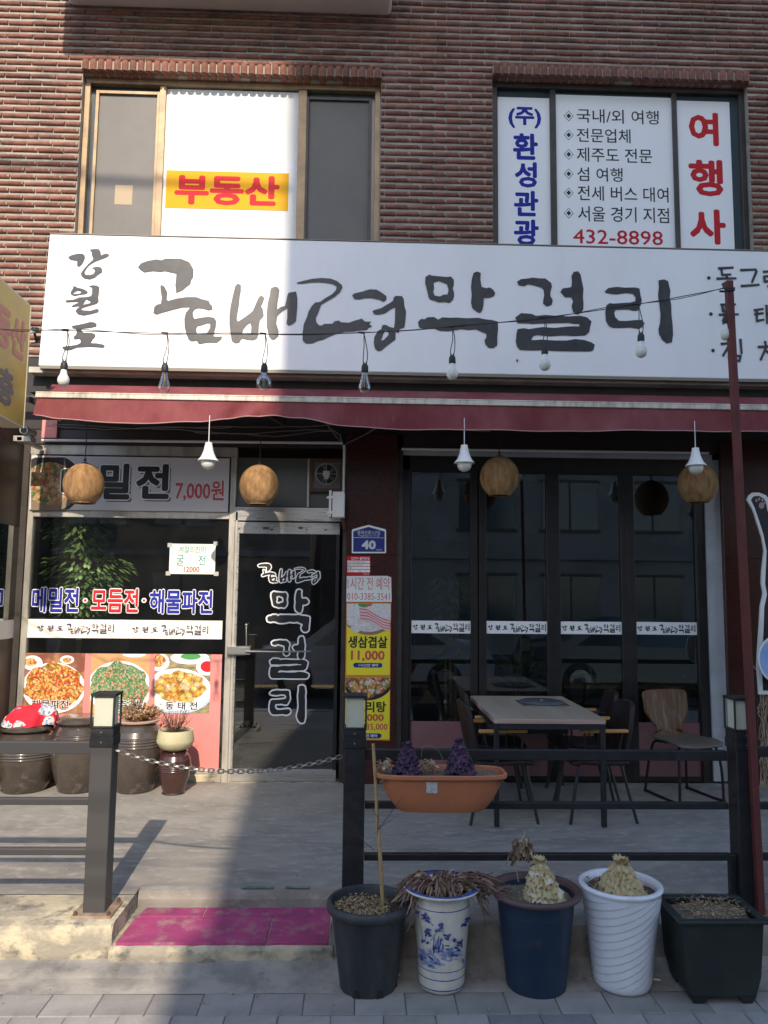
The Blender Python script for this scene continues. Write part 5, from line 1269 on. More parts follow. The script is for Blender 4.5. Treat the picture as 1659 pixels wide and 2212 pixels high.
q = MB(); q.tube([a+Vector((.003,0,-.06)), a.lerp(b, .25), a.lerp(b, .5)+Vector((-.003,0,0)), a.lerp(b, .76), a.lerp(b, .765), b], [.0095, .0095, .0085, .0078, .0085, .0075], 8); q.build('cane', m_cane, sk, smooth=True)
q = MB(); s0 = a+Vector((.012, 0, 0))
tw = lambda pl, r: q.tube([P(u_, v_, y=yc1+.02) for u_, v_ in pl], r, 5)
tw([(824, 1930), (817, 1850), (815, 1800), (817, 1760), (815, 1735)], [.003,.0026,.0022,.002,.001]); tw([(817, 1790), (838, 1765), (858, 1735), (870, 1720)], [.002,.0016,.0013,.0008]); tw([(817, 1768), (806, 1750), (801, 1743)], [.0018,.0013,.0008]); tw([(816, 1792), (833, 1778), (849, 1770)], [.0018,.0014,.0008]); tw([(808, 1836), (790, 1822), (783, 1812), (757, 1783)], [.002,.0016,.0013,.0007])
q.build('twig', m_twig, sk)
# blue and white porcelain jar
yc2 = -3.0; x2_ = X(954, 1912, yc2)
t = thing('flower_pot', 'cream porcelain pot with blue landscape painting and dried drooping leaves', 'flower pot', (x2_, yc2, 0), 'flower pots lined up before the railing')
c = (x2_, yc2, 0)
prof2 = [(0.0884, 0), (0.104, 0.00558), (0.1092, 0.0186), (0.1102, 0.0558), (0.1123, 0.093), (0.1154, 0.1488), (0.1227, 0.2232), (0.13, 0.2976), (0.1331, 0.3441), (0.1321, 0.3813), (0.1269, 0.4046), (0.13, 0.4166), (0.156, 0.4297), (0.1789, 0.439), (0.183, 0.4464), (0.1789, 0.452), (0.156, 0.4483), (0.1331, 0.439), (0.1227, 0.4185), (0.1165, 0.3906)]
q = MB(); q.lathe(prof2, c, 56); q.build('pot', m_cream, t, smooth='all')
def rad2(z):
    for i in range(len(prof2)-1):
        (r0_, z0_), (r1_, z1_) = prof2[i], prof2[i+1]
        if z0_ <= z <= z1_: return r0_+(r1_-r0_)*(z-z0_)/(z1_-z0_)
    return .12
q = MB()
for z, w_ in ((.022, .0028), (.067, .0022), (.104, .0018), (.374, .0022)):
    q.lathe([(rad2(z-w_)+.0008, z-w_), (rad2(z)+.0012, z), (rad2(z+w_)+.0008, z+w_)], c, 56)
q.lathe([(.181, .4475), (.1795, .4530), (.158, .4500), (.146, .446)], c, 56); q.build('blue_band', m_cobalt, t, smooth='all')
def onpot(px, py, e=.0012):
    # point of the jar's front at a picture position
    d = (vf*FPX+vr*(px-CX)-vu*(py-CY)).normalized(); tt = 3.2
    for _ in range(1300):
        pnt = CAMPOS+d*tt; z = min(max(pnt.z, .01), .40)
        if (Vector((pnt.x-c[0], pnt.y-c[1])).length) < rad2(z)+e: return pnt
        tt += .0012
    return None
def daub(mb, px, py, rx, ry, ang=0, m=0, n=9, e=.0012):
    W = []
    for k in range(n):
        a = -2*math.pi*k/n; jx = 1+.25*math.sin(a*3+px); u_, v_ = rx*math.cos(a)*jx, ry*math.sin(a)*jx
        pnt = onpot(px+u_*math.cos(ang)-v_*math.sin(ang), py+u_*math.sin(ang)+v_*math.cos(ang), e)
        if pnt is None: return
        W.append(pnt)
    mb.add(W, [tuple(range(n))[::-1]], m)
Q3 = lambda a, b: (691.3+a/4, 1810.4+b/4)
q = MB(); ee = .0010
for a, b, rx, ry, an, mm in [(870,1010,10,16,.4,1),(910,1060,18,8,.5,1),(960,1110,12,5,.4,1),(1000,1060,16,8,.6,1),(1040,1090,12,5,.2,1),(1100,1040,16,9,0,1),(1180,1000,14,8,-.2,1),(1120,1010,18,8,0,1),
    (850,960,5,14,.1,0),(880,975,3,14,-.9,0),(905,990,2.5,14,-.9,0),(930,1020,2.5,14,-.9,0),(960,1040,2.5,12,-.9,0),(890,1020,2.5,12,-.9,0),(980,940,3,12,.1,0),(1010,930,3,14,.1,0),(1040,910,3,16,.15,0),(1060,950,3,13,.1,0),(1100,930,10,2,.1,0),(1120,960,14,2,.1,0),(1140,985,14,2,.1,0),(1180,950,12,4,.3,0),(1200,970,8,3,.3,0),
    (890,890,8,5,.3,0),(930,905,6,4,0,0),(905,665,6,4,0,0),(910,690,9,4,.3,0),(940,725,9,3,.7,0),(970,750,4,2,.6,0),(925,790,6,4,0,0),(930,820,9,5,.2,0),(950,845,6,3,.3,0),(1015,800,9,4,0,0),(1050,745,6,4,0,0),(1052,775,6,4,0,0),(1110,845,5,3,0,0),(1100,870,8,5,.1,0),(1165,885,6,5,0,0),(1200,905,7,5,.2,0),(1225,890,3,7,.3,0),(1225,930,4,6,0,0),
    (1295,680,3,10,0,0),(1270,720,8,3,-.8,0),(1230,755,8,2.5,-.7,0),(1255,1000,4,10,.5,1),(1235,1060,8,7,0,1),(1240,1100,6,4,0,1)]:
    ee += .00005; u_, v_ = Q3(a, b); daub(q, u_, v_, rx*.62 if mm == 0 else rx*.8, ry*.8, an, mm, e=ee)
rq = random.Random(44)
for (a0_, b0_, sa_, sb_, an0, nn_) in ((900, 1010, 70, 55, .75, 46), (1110, 990, 75, 35, .05, 34), (1010, 930, 35, 55, 1.45, 20), (960, 1085, 70, 22, .3, 16), (1240, 1070, 22, 45, .9, 10), (1180, 1010, 40, 30, -.2, 10)):
    for _ in range(nn_):
        ee += .00003; u_, v_ = Q3(a0_+rq.gauss(0, sa_*.55), b0_+rq.gauss(0, sb_*.55)); daub(q, u_, v_, rq.uniform(3, 8), rq.uniform(.8, 2.0), an0+rq.uniform(-.3, .3), rq.choice((0, 1, 1)), e=ee)
for (a0_, b0_, r_) in ((900, 660, 22), (925, 700, 24), (925, 800, 20), (940, 840, 24), (1050, 750, 16), (1015, 798, 20), (1110, 850, 18), (1165, 885, 18), (1210, 905, 22), (1280, 700, 18), (1245, 745, 16), (840, 640, 12)):
    for _ in range(6):
        ee += .00003; u_, v_ = Q3(a0_+rq.gauss(0, r_*.5), b0_+rq.gauss(0, r_*.35)); daub(q, u_, v_, rq.uniform(2.5, 5.5), rq.uniform(1.2, 2.4), rq.uniform(-.3, .5), 0, e=ee)
def trunkline(pl):
    ps = [onpot(*Q3(a, b), e=.0016) for a, b in pl]; ps = [p_ for p_ in ps if p_]
    if len(ps) > 1: q.tube(ps, .0012, 4, m=0)
trunkline([(850,640),(855,720),(875,790),(890,880)]); trunkline([(905,890),(910,860),(925,840)]); trunkline([(950,890),(985,850),(1010,810)]); trunkline([(1075,860),(1068,810),(1055,790)])
q.build('painting', [m_cobalt, M('pale_cobalt', (.17,.24,.46), .3, col2=(.36,.40,.52), scale=60)], t)
q = MB(); soil_disc(q, (c[0], c[1], .405), .122, .015); q.build('soil', m_soild, t, smooth='all')
dl = thing('dried_leaves', 'dried mauve brown leaves drooping over the rim of the blue and white pot', 'dried plant', (x2_, yc2, .44))
q = MB()
def droop(a0, L, z0, out, drop, w, mi, cc=c, r0_=.02):
    pts = []; ph = rp.random()*6
    for i in range(8):
        u_ = i/7; r_ = r0_+(out-r0_)*u_**.85*(1 if u_ < .75 else 1); a = a0+.35*math.sin(u_*3+ph)*.5
        z = z0+.05*math.sin(math.pi*min(u_*1.2, 1))*L-drop*max(0, u_-.45)**1.4*2.2
        jt = .011*min(1, u_*3); pts.append(Vector((cc[0]+r_*math.cos(a)+rp.uniform(-jt, jt), cc[1]+r_*math.sin(a)+rp.uniform(-jt, jt), z+rp.uniform(-jt, jt))))
    leaf_strip(q, pts, w, mi, rp.uniform(-2.5, 2.5))
for k in range(150): droop(rp.uniform(0, 6.28), rp.uniform(.3, 1.1), .425+rp.uniform(-.005, .015), rp.uniform(.04, .125), .02, rp.uniform(.004, .009), rp.choice((0,0,0,1,2)))
for k in range(46): droop(R(180)+rp.uniform(-.32, .45), 1, .445, rp.uniform(.16, .235), rp.uniform(-.01, .09), rp.uniform(.005, .010), rp.choice((0,0,1,0)))
for k in range(60): droop(R(0)+rp.uniform(-.35, .30), .8, .445, rp.uniform(.16, .33), rp.uniform(-.02, .04), rp.uniform(.005, .009), rp.choice((0,0,2)))
for k in range(18): droop(R(-7)+rp.uniform(-.14, .14), .7, .445, rp.uniform(.19, .235), rp.uniform(.04, .15), rp.uniform(.004, .007), rp.choice((2,2,0)))
for k in range(9): droop(R(212)+rp.uniform(-.10, .10), .7, .45, rp.uniform(.17, .20), rp.uniform(.08, .19), rp.uniform(.004, .007), rp.choice((0,1,0)))
for k in range(30):
    a = rp.uniform(0, 6.28); b0_ = Vector((c[0]+.04*math.cos(a)+.03, c[1]+.05*math.sin(a), .42)); leaf_strip(q, [b0_, b0_+Vector((rp.uniform(-.02,.02), rp.uniform(-.02,.02), .035)), b0_+Vector((rp.uniform(-.045,.05), rp.uniform(-.03,.03), rp.uniform(.05,.085)))], .006, rp.choice((0,0,1)), 1)
q.build('foliage', [m_dry, m_dryt, m_dryb], dl)
# kale heads
def kale(name, lab, cat, base, h, r, mats, n=95, tilt=(0, 0), group=None, ruff=.35, seed=1):
    rk = random.Random(seed); t = thing(name, lab, cat, base, group); q = MB(); bx_, by_, bz_ = base
    for i in range(n):
        u_ = i/n; a = i*2.39996; z = bz_+h*(.10+.86*u_); rr = r*(1-u_)**.75*.93+r*.10
        L = (r*.95)*(1-.50*u_)*rk.uniform(.8, 1.2); ca_, sa_ = math.cos(a), math.sin(a); cxx, cyy = bx_+tilt[0]*u_*h, by_+tilt[1]*u_*h
        # a ruffled fan shaped leaf that hangs over the one below
        V = []; nn = 9; tip = u_ > .88; ph = rk.uniform(0, 6)
        for j in range(nn):
            s_ = (j/(nn-1)-.5)*2; ruf = math.sin(j*2.4+ph)
            for kk, (rad, dz_, wd_) in enumerate(((rr*.35, -L*.05, .12), (rr*.85+L*.05, L*.20, .50), (rr*.9+L*(.44+min(ruff, 1)*.20*ruf)*(1-.35*abs(s_)), (L*.5 if tip else -L*.30)+L*.16*ruf, .62))):
                w_ = s_*wd_*L; ex, ey = math.cos(a), math.sin(a)
                V.append((cxx+rad*ex-w_*ey, cyy+rad*ey+w_*ex, z+dz_-abs(s_)**2*L*.18*(kk > 0)+rk.uniform(-1, 1)*L*.03))
        F = []
        for j in range(nn-1):
            for k in range(2): F.append((j*3+k, j*3+k+1, (j+1)*3+k+1, (j+1)*3+k))
        q.add(V, F, rk.choice(range(len(mats))) if rk.random() < .35 else 0)  # leaf tone contrast stands in for shading missing between the leaves
    q.build('leaves', mats, t, smooth='all')
    q = MB(); q.tube([(bx_, by_, bz_-.015), (bx_, by_, bz_+h*.25), (bx_+tilt[0]*h, by_+tilt[1]*h, bz_+h*.85)], [r*.42, r*.45, r*.10], 8); q.build('stem', mats[-1], t)
# navy pot
yc3 = -3.0; x3_ = X(1156, 1919, yc3); c3 = (x3_, yc3, 0)
t = thing('flower_pot', 'large navy plastic pot with a brown rim and a pale yellow kale head', 'flower pot', c3, 'flower pots lined up before the railing')
q = MB(); q.lathe([(0.1236, 0.01122), (0.138, 0), (0.1411, 0.0187), (0.1442, 0.0561), (0.1833, 0.4021), (0.1854, 0.4067)], c3, 56, wob=lambda a, z: 1+.008*max(0, math.sin(a*10))); q.build('pot', m_potblue, t, smooth=True, angle=60)
q = MB(); q.lathe([(0.1844, 0.4039), (0.2019, 0.4077), (0.2163, 0.4151), (0.2184, 0.4264), (0.2142, 0.4338), (0.1957, 0.4357), (0.1854, 0.4282), (0.1813, 0.3927)], c3, 56); q.build('rim', m_potrim, t, smooth='all')
q = MB(); q.lathe([(.181, .41), (.177, .34)], c3, 56); q.build('inner_wall', m_potblue, t, smooth='all')
q = MB(); soil_disc(q, (c3[0], c3[1], .388), .179, .018); q.build('soil', M('grey_soil', (.13,.115,.09), .97, col2=(.20,.175,.135), scale=30, bump=.004, bscale=80), t, smooth='all')
q = MB(); flakes(q, (c3[0], c3[1], .398), .165, 260, .002, .007, .012, mi=(0, 1)); o = q.build('debris', [m_dryt, m_dryb], t); o['kind'] = 'stuff'
kb_ = P(1172, 1925, z=.42)
kale('kale_head', 'tall pale yellow dried kale head growing in the navy pot', 'ornamental kale', (x3_+.035, yc3-.035, .388), .195, .078, [m_kalep, M('bleached_leaf', (.66,.58,.42), .8), M('greenish_leaf', (.48,.46,.24), .8)], 56, (-.12, 0), 'pale dried kale heads', .6, 3)
w_ = thing('withered_plant', 'withered brown leaf cluster on a thin bent stem in the navy pot', 'dried plant', (x3_-.09, yc3+.05, .39))
st_ = [P(u_, v_, y=yc3+.03) for u_, v_ in ((1120, 1905), (1116, 1880), (1112, 1850), (1116, 1825), (1128, 1812), (1134, 1800), (1133, 1793))]
q = MB(); q.tube(smooth_pts(st_, 4), .0028, 6); q.build('stem', m_dryt, w_)
q = MB()
for k in range(46):
    a = P(rp.uniform(1108, 1150), rp.uniform(1810, 1835), y=yc3+.03+rp.uniform(-.03, .03)); 
    s_ = 1 if rp.random() < .5 else -1; e = a+Vector((rp.uniform(-.035, .03), rp.uniform(-.03,.03), rp.uniform(-.065, -.01)))
    leaf_strip(q, [a, a.lerp(e, .35)+Vector((rp.uniform(-.01,.01), 0, .006)), a.lerp(e, .7), e], rp.uniform(.006, .012), rp.choice((0,0,1)), rp.uniform(-2, 2))
for k in range(12):
    a = P(rp.uniform(1098, 1118), rp.uniform(1838, 1856), y=yc3+.03); e = a+Vector((rp.uniform(-.02, .02), rp.uniform(-.02,.02), rp.uniform(-.04, -.0))); leaf_strip(q, [a, a.lerp(e, .5)+Vector((.004, 0, 0)), e], rp.uniform(.006, .010), 0, 1.5)
q.build('foliage', [m_dryb, m_dryt], w_)
# white spiral pot
yc4 = -3.0; x4_ = X(1340, 1907, yc4); c4_ = (x4_, yc4, 0)
t = thing('flower_pot', 'glossy white ceramic pot with spiral grooves and a pale kale head', 'flower pot', c4_, 'flower pots lined up before the railing')
pr4 = [(.10, 0), (.126, .004), (.132, .015)]+[(.134+.052*(z/.43)**1.35, z) for z in [.024+i*.0030 for i in range(136)]]+[(.189, .438), (.196, .446), (.196, .454), (.189, .460), (.175, .460), (.167, .454), (.163, .43), (.156, .37)]
q = MB()
n_ = 200; V = []; F = []
for i, (r_, z) in enumerate(pr4):
    for k in range(n_):
        a = 2*math.pi*k/n_; g = 0
        if .024 < z < .430:
            # long arcs that rise steeply towards one side and repeat round the pot
            sct = ((a-.15) % (math.pi*2/2.0))/(math.pi); ph = (z/.036-7.0*sct**1.7) % 1.0
            g = .0032*(1-ph)**1.0*min(1, (z-.024)/.02)*max(0, min(1, (.428-z)/.02))
        V.append((c4_[0]+(r_+g)*math.cos(a), c4_[1]+(r_+g)*math.sin(a), z))
for i in range(len(pr4)-1):
    for k in range(n_): F.append((i*n_+k, i*n_+(k+1) % n_, (i+1)*n_+(k+1) % n_, (i+1)*n_+k))
q.add(V, F); q.build('pot', m_potw, t, smooth='all')
q = MB(); soil_disc(q, (c4_[0], c4_[1], .420), .163, .018); q.build('soil', m_soild, t, smooth='all')
q = MB(); flakes(q, (c4_[0], c4_[1], .426), .145, 200, .003, .008, .012, mi=(0, 1)); o = q.build('debris', [m_dryt, m_dryb], t); o['kind'] = 'stuff'
kale('kale_head', 'pale beige dried kale head growing in the white spiral pot', 'ornamental kale', (x4_-.005, yc4-.02, .420), .150, .088, [M('tan_kale', (.55,.42,.22), .85, col2=(.46,.35,.18), scale=30), m_kalep], 58, (.02, 0), 'pale dried kale heads', .9, 8)
q2_ = thing('dried_leaves', 'small curled tan leaves beside the kale in the white pot', 'dried plant', (x4_-.09, yc4-.03, .43)); q = MB()
for k in range(40):
    a = Vector((x4_+rp.uniform(-.14, -.03), yc4+rp.uniform(-.10, .09), .436)); e = a+Vector((rp.uniform(-.025, .02), rp.uniform(-.02,.02), rp.uniform(.0, .02))); leaf_strip(q, [a, a.lerp(e, .5)+Vector((0, 0, .01)), e], rp.uniform(.005, .011), rp.choice((0, 1)), 2)
q.build('foliage', [m_kalep, m_dryb], q2_)
# green black tub
ty0, ty1, tx0, tx1 = -3.22, -2.92, X(1470, 1995, -3.22), X(1466, 1995, -3.22)+.41
t = thing('planter_tub', 'black green rectangular tub on feet filled with dry straw, rightmost', 'planter', ((tx0+tx1)/2, -3.07, 0))
q = MB(); b_ = [(tx0+.05, ty0+.03, .03), (tx1-.05, ty0+.03, .03), (tx1-.05, ty1-.03, .03), (tx0+.05, ty1-.03, .03)]; m_ = [(tx0+.028, ty0+.02, .12), (tx1-.028, ty0+.02, .12), (tx1-.028, ty1-.02, .12), (tx0+.028, ty1-.02, .12)]; t_ = [(tx0+.012, ty0+.012, .36), (tx1-.012, ty0+.012, .36), (tx1-.012, ty1-.012, .36), (tx0+.012, ty1-.012, .36)]
q.add(b_+m_+t_, [(0,3,2,1)]+[(i, (i+1) % 4, (i+1) % 4+4, i+4) for i in range(4)]+[(i+4, (i+1) % 4+4, (i+1) % 4+8, i+8) for i in range(4)]); q.build('body', m_tub, t, bev=.008)
q = MB(); w1 = .03
q.box(tx0-.01, tx1+.01, ty0-.01, ty0+w1, .356, .370); q.box(tx0-.01, tx1+.01, ty1-w1, ty1+.01, .356, .370); q.box(tx0-.01, tx0+w1, ty0+w1, ty1-w1, .356, .3695); q.box(tx1-w1, tx1+.01, ty0+w1, ty1-w1, .356, .3695); q.build('rim', m_tub, t, bev=.003, seg=1)
for a in (tx0+.09, tx1-.09):
    for b in (ty0+.06, ty1-.06):
        q = MB(); q.hexa([(a-.022, b-.02, 0), (a+.022, b-.02, 0), (a+.022, b+.02, 0), (a-.022, b+.02, 0)], [(a-.04, b-.03, .034), (a+.04, b-.03, .034), (a+.04, b+.03, .034), (a-.04, b+.03, .034)]); q.build('foot', m_tub, t)
q = MB(); cx_, cy_ = (tx0+tx1)/2, (ty0+ty1)/2
G = 14
for i in range(G):
    for j in range(G):
        def hh(a, b): 
            u_, v_ = a/G, b/G; return (tx0+.02+(tx1-tx0-.04)*u_, ty0+.02+(ty1-ty0-.04)*v_, .335+.035*math.sin(math.pi*u_)*math.sin(math.pi*v_)+.012*noise.noise(Vector((u_*6, v_*6, 4))))
        q.quad(hh(i, j), hh(i+1, j), hh(i+1, j+1), hh(i, j+1))
q.build('soil', m_soil, t, smooth='all')
q = MB(); flakes(q, (cx_+.01, cy_-.01, .352), .145, 1100, .002, .008, .03, .11, (0, 1, 2))
for _ in range(160):
    a = Vector((cx_+rp.uniform(-.13, .15), cy_+rp.uniform(-.11, .10), .365+rp.uniform(0, .02))); th = rp.random()*3.14; e = a+Vector((math.cos(th), math.sin(th), rp.uniform(-.1,.15)))*rp.uniform(.02, .05); q.tube([a, e], .0009, 3, m=rp.choice((0, 2)), cap=False)
o = q.build('straw', [m_dryt, m_dryb, m_mulch], t); o['kind'] = 'stuff'

# ------------------------------------------------------------------ hanging terracotta planter with two purple kales
hx0, hx1 = X(811, 1660, -2.87), X(1092, 1660, -2.87); hcx = (hx0+hx1)/2; hw = (hx1-hx0)/2; hy = -2.87; hz = Z(950, 1677, -2.98)
t = thing('hanging_planter', 'terracotta plastic window box hung on the black railing beside the middle post', 'planter', (hcx, hy, hz))
def sup(a, rx, ry, e=.38):
    ca_, sa_ = math.cos(a), math.sin(a); return (rx*abs(ca_)**e*(1 if ca_ > 0 else -1), ry*abs(sa_)**e*(1 if sa_ > 0 else -1))
def loft(mb, levels, n=48, m=0, e=.5):
    V = []; F = []
    for rx, ry, z in levels:
        for k in range(n):
            a, b = sup(2*math.pi*(k+.5)/n, rx, ry, e); V.append((hcx+a, hy+b, hz+z))
    for i in range(len(levels)-1):
        for k in range(n): F.append((i*n+k, i*n+(k+1) % n, (i+1)*n+(k+1) % n, (i+1)*n+k))
    mb.add(V, F, m); return len(V)
q = MB(); lv = [(hw*.50, .060, -.180), (hw*.62, .074, -.180), (hw*.67, .079, -.172), (hw*.80, .092, -.12), (hw*.88, .102, -.07), (hw*.925, .109, -.03), (hw*.935, .110, -.020), (hw*.985, .122, -.020), (hw, .127, -.014), (hw, .127, .0), (hw*.985, .122, .005), (hw*.95, .112, .0), (hw*.93, .108, -.03)]
loft(q, lv, 64); q.build('box', m_terra, t, smooth=True, angle=35)
q = MB(); 
G = 24
for i in range(G):
    for j in range(6):
        def hs(a, b):
            u_, v_ = a/G*2-1, b/6*2-1; return (hcx+hw*.94*u_, hy+.108*v_, hz-.016+.006*noise.noise(Vector((u_*9, v_*3, 2)))-.02*(abs(u_) > .94))
        q.quad(hs(i, j), hs(i+1, j), hs(i+1, j+1), hs(i, j+1))
q.build('soil', m_soil, t, smooth='all')
q = MB(); flakes(q, (hcx, hy, hz-.012), hw*.82, 420, .002, .006, .008, .09, (0, 1)); o = q.build('gravel', [m_mulch, m_soild], t); o['kind'] = 'stuff'
q = MB(); r = rect(921, 1690, 945, 1714, hy-.112); q.add([(r[0], hy-.1105+.008, r[2]), (r[1]-.004, hy-.1105+.008, r[2]-.002), (r[1], hy-.1145+.004, r[3]), (r[0]+.004, hy-.1145+.004, r[3])], [(0,1,2,3)]); q.add([(r[0], hy-.1105+.0085, r[2]), (r[1], hy-.1105+.0085, r[2]), (r[1], hy-.1145+.0045, r[3]), (r[0], hy-.1145+.0045, r[3])], [(0,1,2,3)]); q.build('price_sticker', M('worn_sticker', (.55,.55,.58), .6, col2=(.40,.38,.38), scale=60), t)
q = MB()
for x in (hcx-.18, hcx+.18): q.tube([(x, hy+.11, hz-.005), (x, hy+.14, hz+.012), (x, RY+.03, hz+.045), (x, RY+.035, hz+.0)], .004, 6)
q.build('hook', m_iron, t)
q = MB(); ps = [P(a, b, y=hy+.06) for a, b in ((911, 1636), (911, 1622), (915, 1612), (926, 1610), (940, 1615), (950, 1626), (957, 1641))]; q.tube(smooth_pts(ps, 4), .0016, 5); q.build('wire_loop', M('green_wire', (.12,.22,.14), .5), t)
mp_ = M('maroon_leaf', (.12,.055,.11), .8, col2=(.05,.02,.05), scale=30)
kale('purple_kale', 'dark purple kale cone at the left end of the terracotta planter', 'ornamental kale', (X(879, 1640, hy-.01), hy-.01, hz-.012), .155, .058, [m_kale, mp_, m_kale], 48, (.02, 0), 'purple kales in the terracotta planter', 1.3, 11)
kale('purple_kale', 'dark purple kale cone near the right end of the terracotta planter', 'ornamental kale', (X(994, 1640, hy-.01), hy-.01, hz-.012), .175, .058, [m_kale, mp_, m_kale], 54, (-.03, 0), 'purple kales in the terracotta planter', 1.3, 17)
t = thing('dried_leaves', 'curled pale dried leaves at the feet of the purple kales', 'dried plant', (hcx, hy, hz)); q = MB()
for u0_, u1_, n_ in ((822, 850, 26), (910, 942, 30)):
    for k in range(n_):
        a = P(rp.uniform(u0_, u1_), rp.uniform(1645, 1662), y=hy-.02+rp.uniform(-.03, .03)); e = a+Vector((rp.uniform(-.03, .03), rp.uniform(-.02,.02), rp.uniform(-.012, .02))); leaf_strip(q, [a, a.lerp(e, .5)+Vector((0, 0, .008)), e], rp.uniform(.006, .013), rp.choice((0, 1)), 1.5)
q.build('foliage', [M('pale_dry_leaf', (.48,.37,.28), .85), m_dryt], t)

# ------------------------------------------------------------------ jars along the shop window
def lab_thing(name, lab, cat, loc, group=None): return thing(name, lab, cat, loc, group)
def jar(px, wpx, py_top, py_bot, y, mat, lab, lid=True, prof=None, bands=()):
    k_ = (-y+0) ; b_ = P(px, py_bot, y=y); x = b_.x; dep = (Vector((x, y, PZ+.3))-CAMPOS).dot(vf); R_ = wpx/2*dep/FPX; H = P(px, py_top, y=y).z-PZ
    t = thing('onggi_jar', lab, 'jar', (x, y, PZ), 'brown earthenware jars along the shop window')
    pr = prof or [(.60, 0), (.66, .01), (.74, .10), (.87, .30), (.97, .52), (1.0, .64), (.98, .76), (.88, .87), (.74, .94), (.68, .965), (.70, .985), (.76, 1.0), (.72, 1.005), (.60, .99)]
    if lid: pr = [(a, b*.92) for a, b in pr]
    q = MB(); n_ = 44
    # interpolate the profile finely so that throwing rings can be raised on it
    P_ = []
    for i in range(len(pr)-1):
        for j in range(24):
            u_ = j/24; P_.append((pr[i][0]+(pr[i+1][0]-pr[i][0])*u_, pr[i][1]+(pr[i+1][1]-pr[i][1])*u_))
    P_.append(pr[-1])
    P_ = [(a*R_+sum(.008*math.exp(-((b-c_)/.011)**2) for c_ in bands), b*H) for a, b in P_]
    q.lathe(P_, (x, y, PZ), n_, wob=lambda a, z: 1+.006*math.sin(a*2+z*5)); q.build('body', mat, t, smooth='all')
    if lid:
        q = MB(); q.lathe([(.80*R_, .915*H), (.82*R_, .925*H), (.82*R_, .94*H), (.77*R_, .965*H), (.66*R_, 1.0*H), (.60*R_, 1.005*H), (.3*R_, 1.0*H), (.001, .995*H)], (x, y, PZ), n_); q.build('lid', mat, t, smooth=True, angle=30)
    return x, R_, H
JY = -.28
jx1, jR1, jH1 = jar(52, 136, 1562, 1706, JY, m_onggi, 'squat dark earthenware jar at the left edge with a red cloth on its lid', bands=(.52, .56, .60, .66))
jx2, jR2, jH2 = jar(168, 122, 1546, 1704, JY, m_onggi, 'dark earthenware jar with a flat rimmed lid, half hidden by the lamp post', bands=(.70, .74, .78))
jx3, jR3, jH3 = jar(291, 116, 1556, 1704, JY-.01, m_onggi, 'tall open earthenware jar filled with dried brown plants', lid=False, bands=(.66, .70, .74, .78))
q = MB(); q.lathe([(.66*jR3, .985*jH3), (.80*jR3, .99*jH3), (.82*jR3, 1.01*jH3), (.74*jR3, 1.02*jH3), (.6*jR3, 1.0*jH3), (.001, .99*jH3)], (jx3, JY-.01, PZ), 40)
o = q.build('clay_dish', M('pinkish_clay', (.42,.28,.22), .6)); tag(o, 'pinkish clay dish sitting on the mouth of the tall jar', 'dish')
jx4, jR4, jH4 = jar(375, 70, 1621, 1702, JY-.10, m_onggi2, 'small glossy brown jar carrying a pale yellow bowl', lid=False, prof=[(.62, 0), (.70, .02), (.64, .05), (.70, .12), (.90, .40), (1.0, .65), (.97, .80), (.84, .91), (.70, .955), (.72, .975), (.80, 1.0), (.70, 1.0)], bands=(.56, .60, .64))
bw = thing('clay_bowl', 'pale yellow clay bowl with dried pink plant on the small jar', 'bowl', (jx4, JY-.10, PZ+jH4))
B_ = (jx4, JY-.10, PZ+jH4); k_ = jR4/35
q = MB(); q.lathe([(.001, .002), (k_*20, .002), (k_*33, k_*8), (k_*39, k_*18), (k_*40, k_*22), (k_*37, k_*40), (k_*36.5, k_*44), (k_*34, k_*44), (k_*33, k_*38)], B_, 40); q.build('bowl', m_bowl, bw, smooth=True)
q = MB(); q.disc((B_[0], B_[1], B_[2]+k_*39), k_*33.5, 24); q.build('soil', m_soild, bw)
def sprigs(name, lab, c, n, h, r, mats, n2=5, seed=2, s=.006):
    rk = random.Random(seed); t = thing(name, lab, 'dried plant', c); q = MB(); g = MB()
    for k in range(n):
        a = rk.random()*6.283; rr = r*math.sqrt(rk.random())*.45; b0_ = Vector((c[0]+rr*math.cos(a), c[1]+rr*math.sin(a)*.6, c[2])); e = b0_+Vector((math.cos(a)*r*rk.uniform(.2, .9), math.sin(a)*r*.5, h*rk.uniform(.4, 1)))
        md = b0_.lerp(e, .5)+Vector((rk.uniform(-.01,.01), 0, .01)); g.tube([b0_, md, e], [.002, .0016, .001], 4, cap=False)
        for j in range(n2):
            p_ = b0_.lerp(e, rk.uniform(.25, 1))+Vector((rk.uniform(-1,1), rk.uniform(-1,1), rk.uniform(-1,1)))*.012; d1 = Vector((rk.uniform(-1,1), rk.uniform(-1,1), rk.uniform(-1,1))).normalized()*s*rk.uniform(.7, 1.8); d2 = d1.cross(Vector((rk.uniform(-1,1), rk.uniform(-1,1), .3))).normalized()*s*.8
            q.add([p_-d1, p_-d2, p_+d1, p_+d2], [(0,1,2,3)], rk.randrange(len(mats)))
    q.build('foliage', mats, t); g.build('stem', m_twig, t)
sprigs('dried_flowers', 'dried brown succulent sprigs spilling from the tall jar', (jx3, JY-.01, PZ+jH3), 70, .13, .19, [m_dryf, m_dryt, m_dryf], 11, 4, .011)
sprigs('dried_flowers', 'spiky brown dried stalk rising from the tall jar', (jx3-.02, JY-.01, PZ+jH3+.03), 16, .20, .05, [m_dryf, m_dryt], 14, 14, .008)
sprigs('dried_flowers', 'fine pinkish dried sprigs in the pale yellow bowl', (B_[0]-.01, B_[1], B_[2]+k_*40), 60, .19, .11, [m_dryr, m_dryf], 9, 6, .0045)
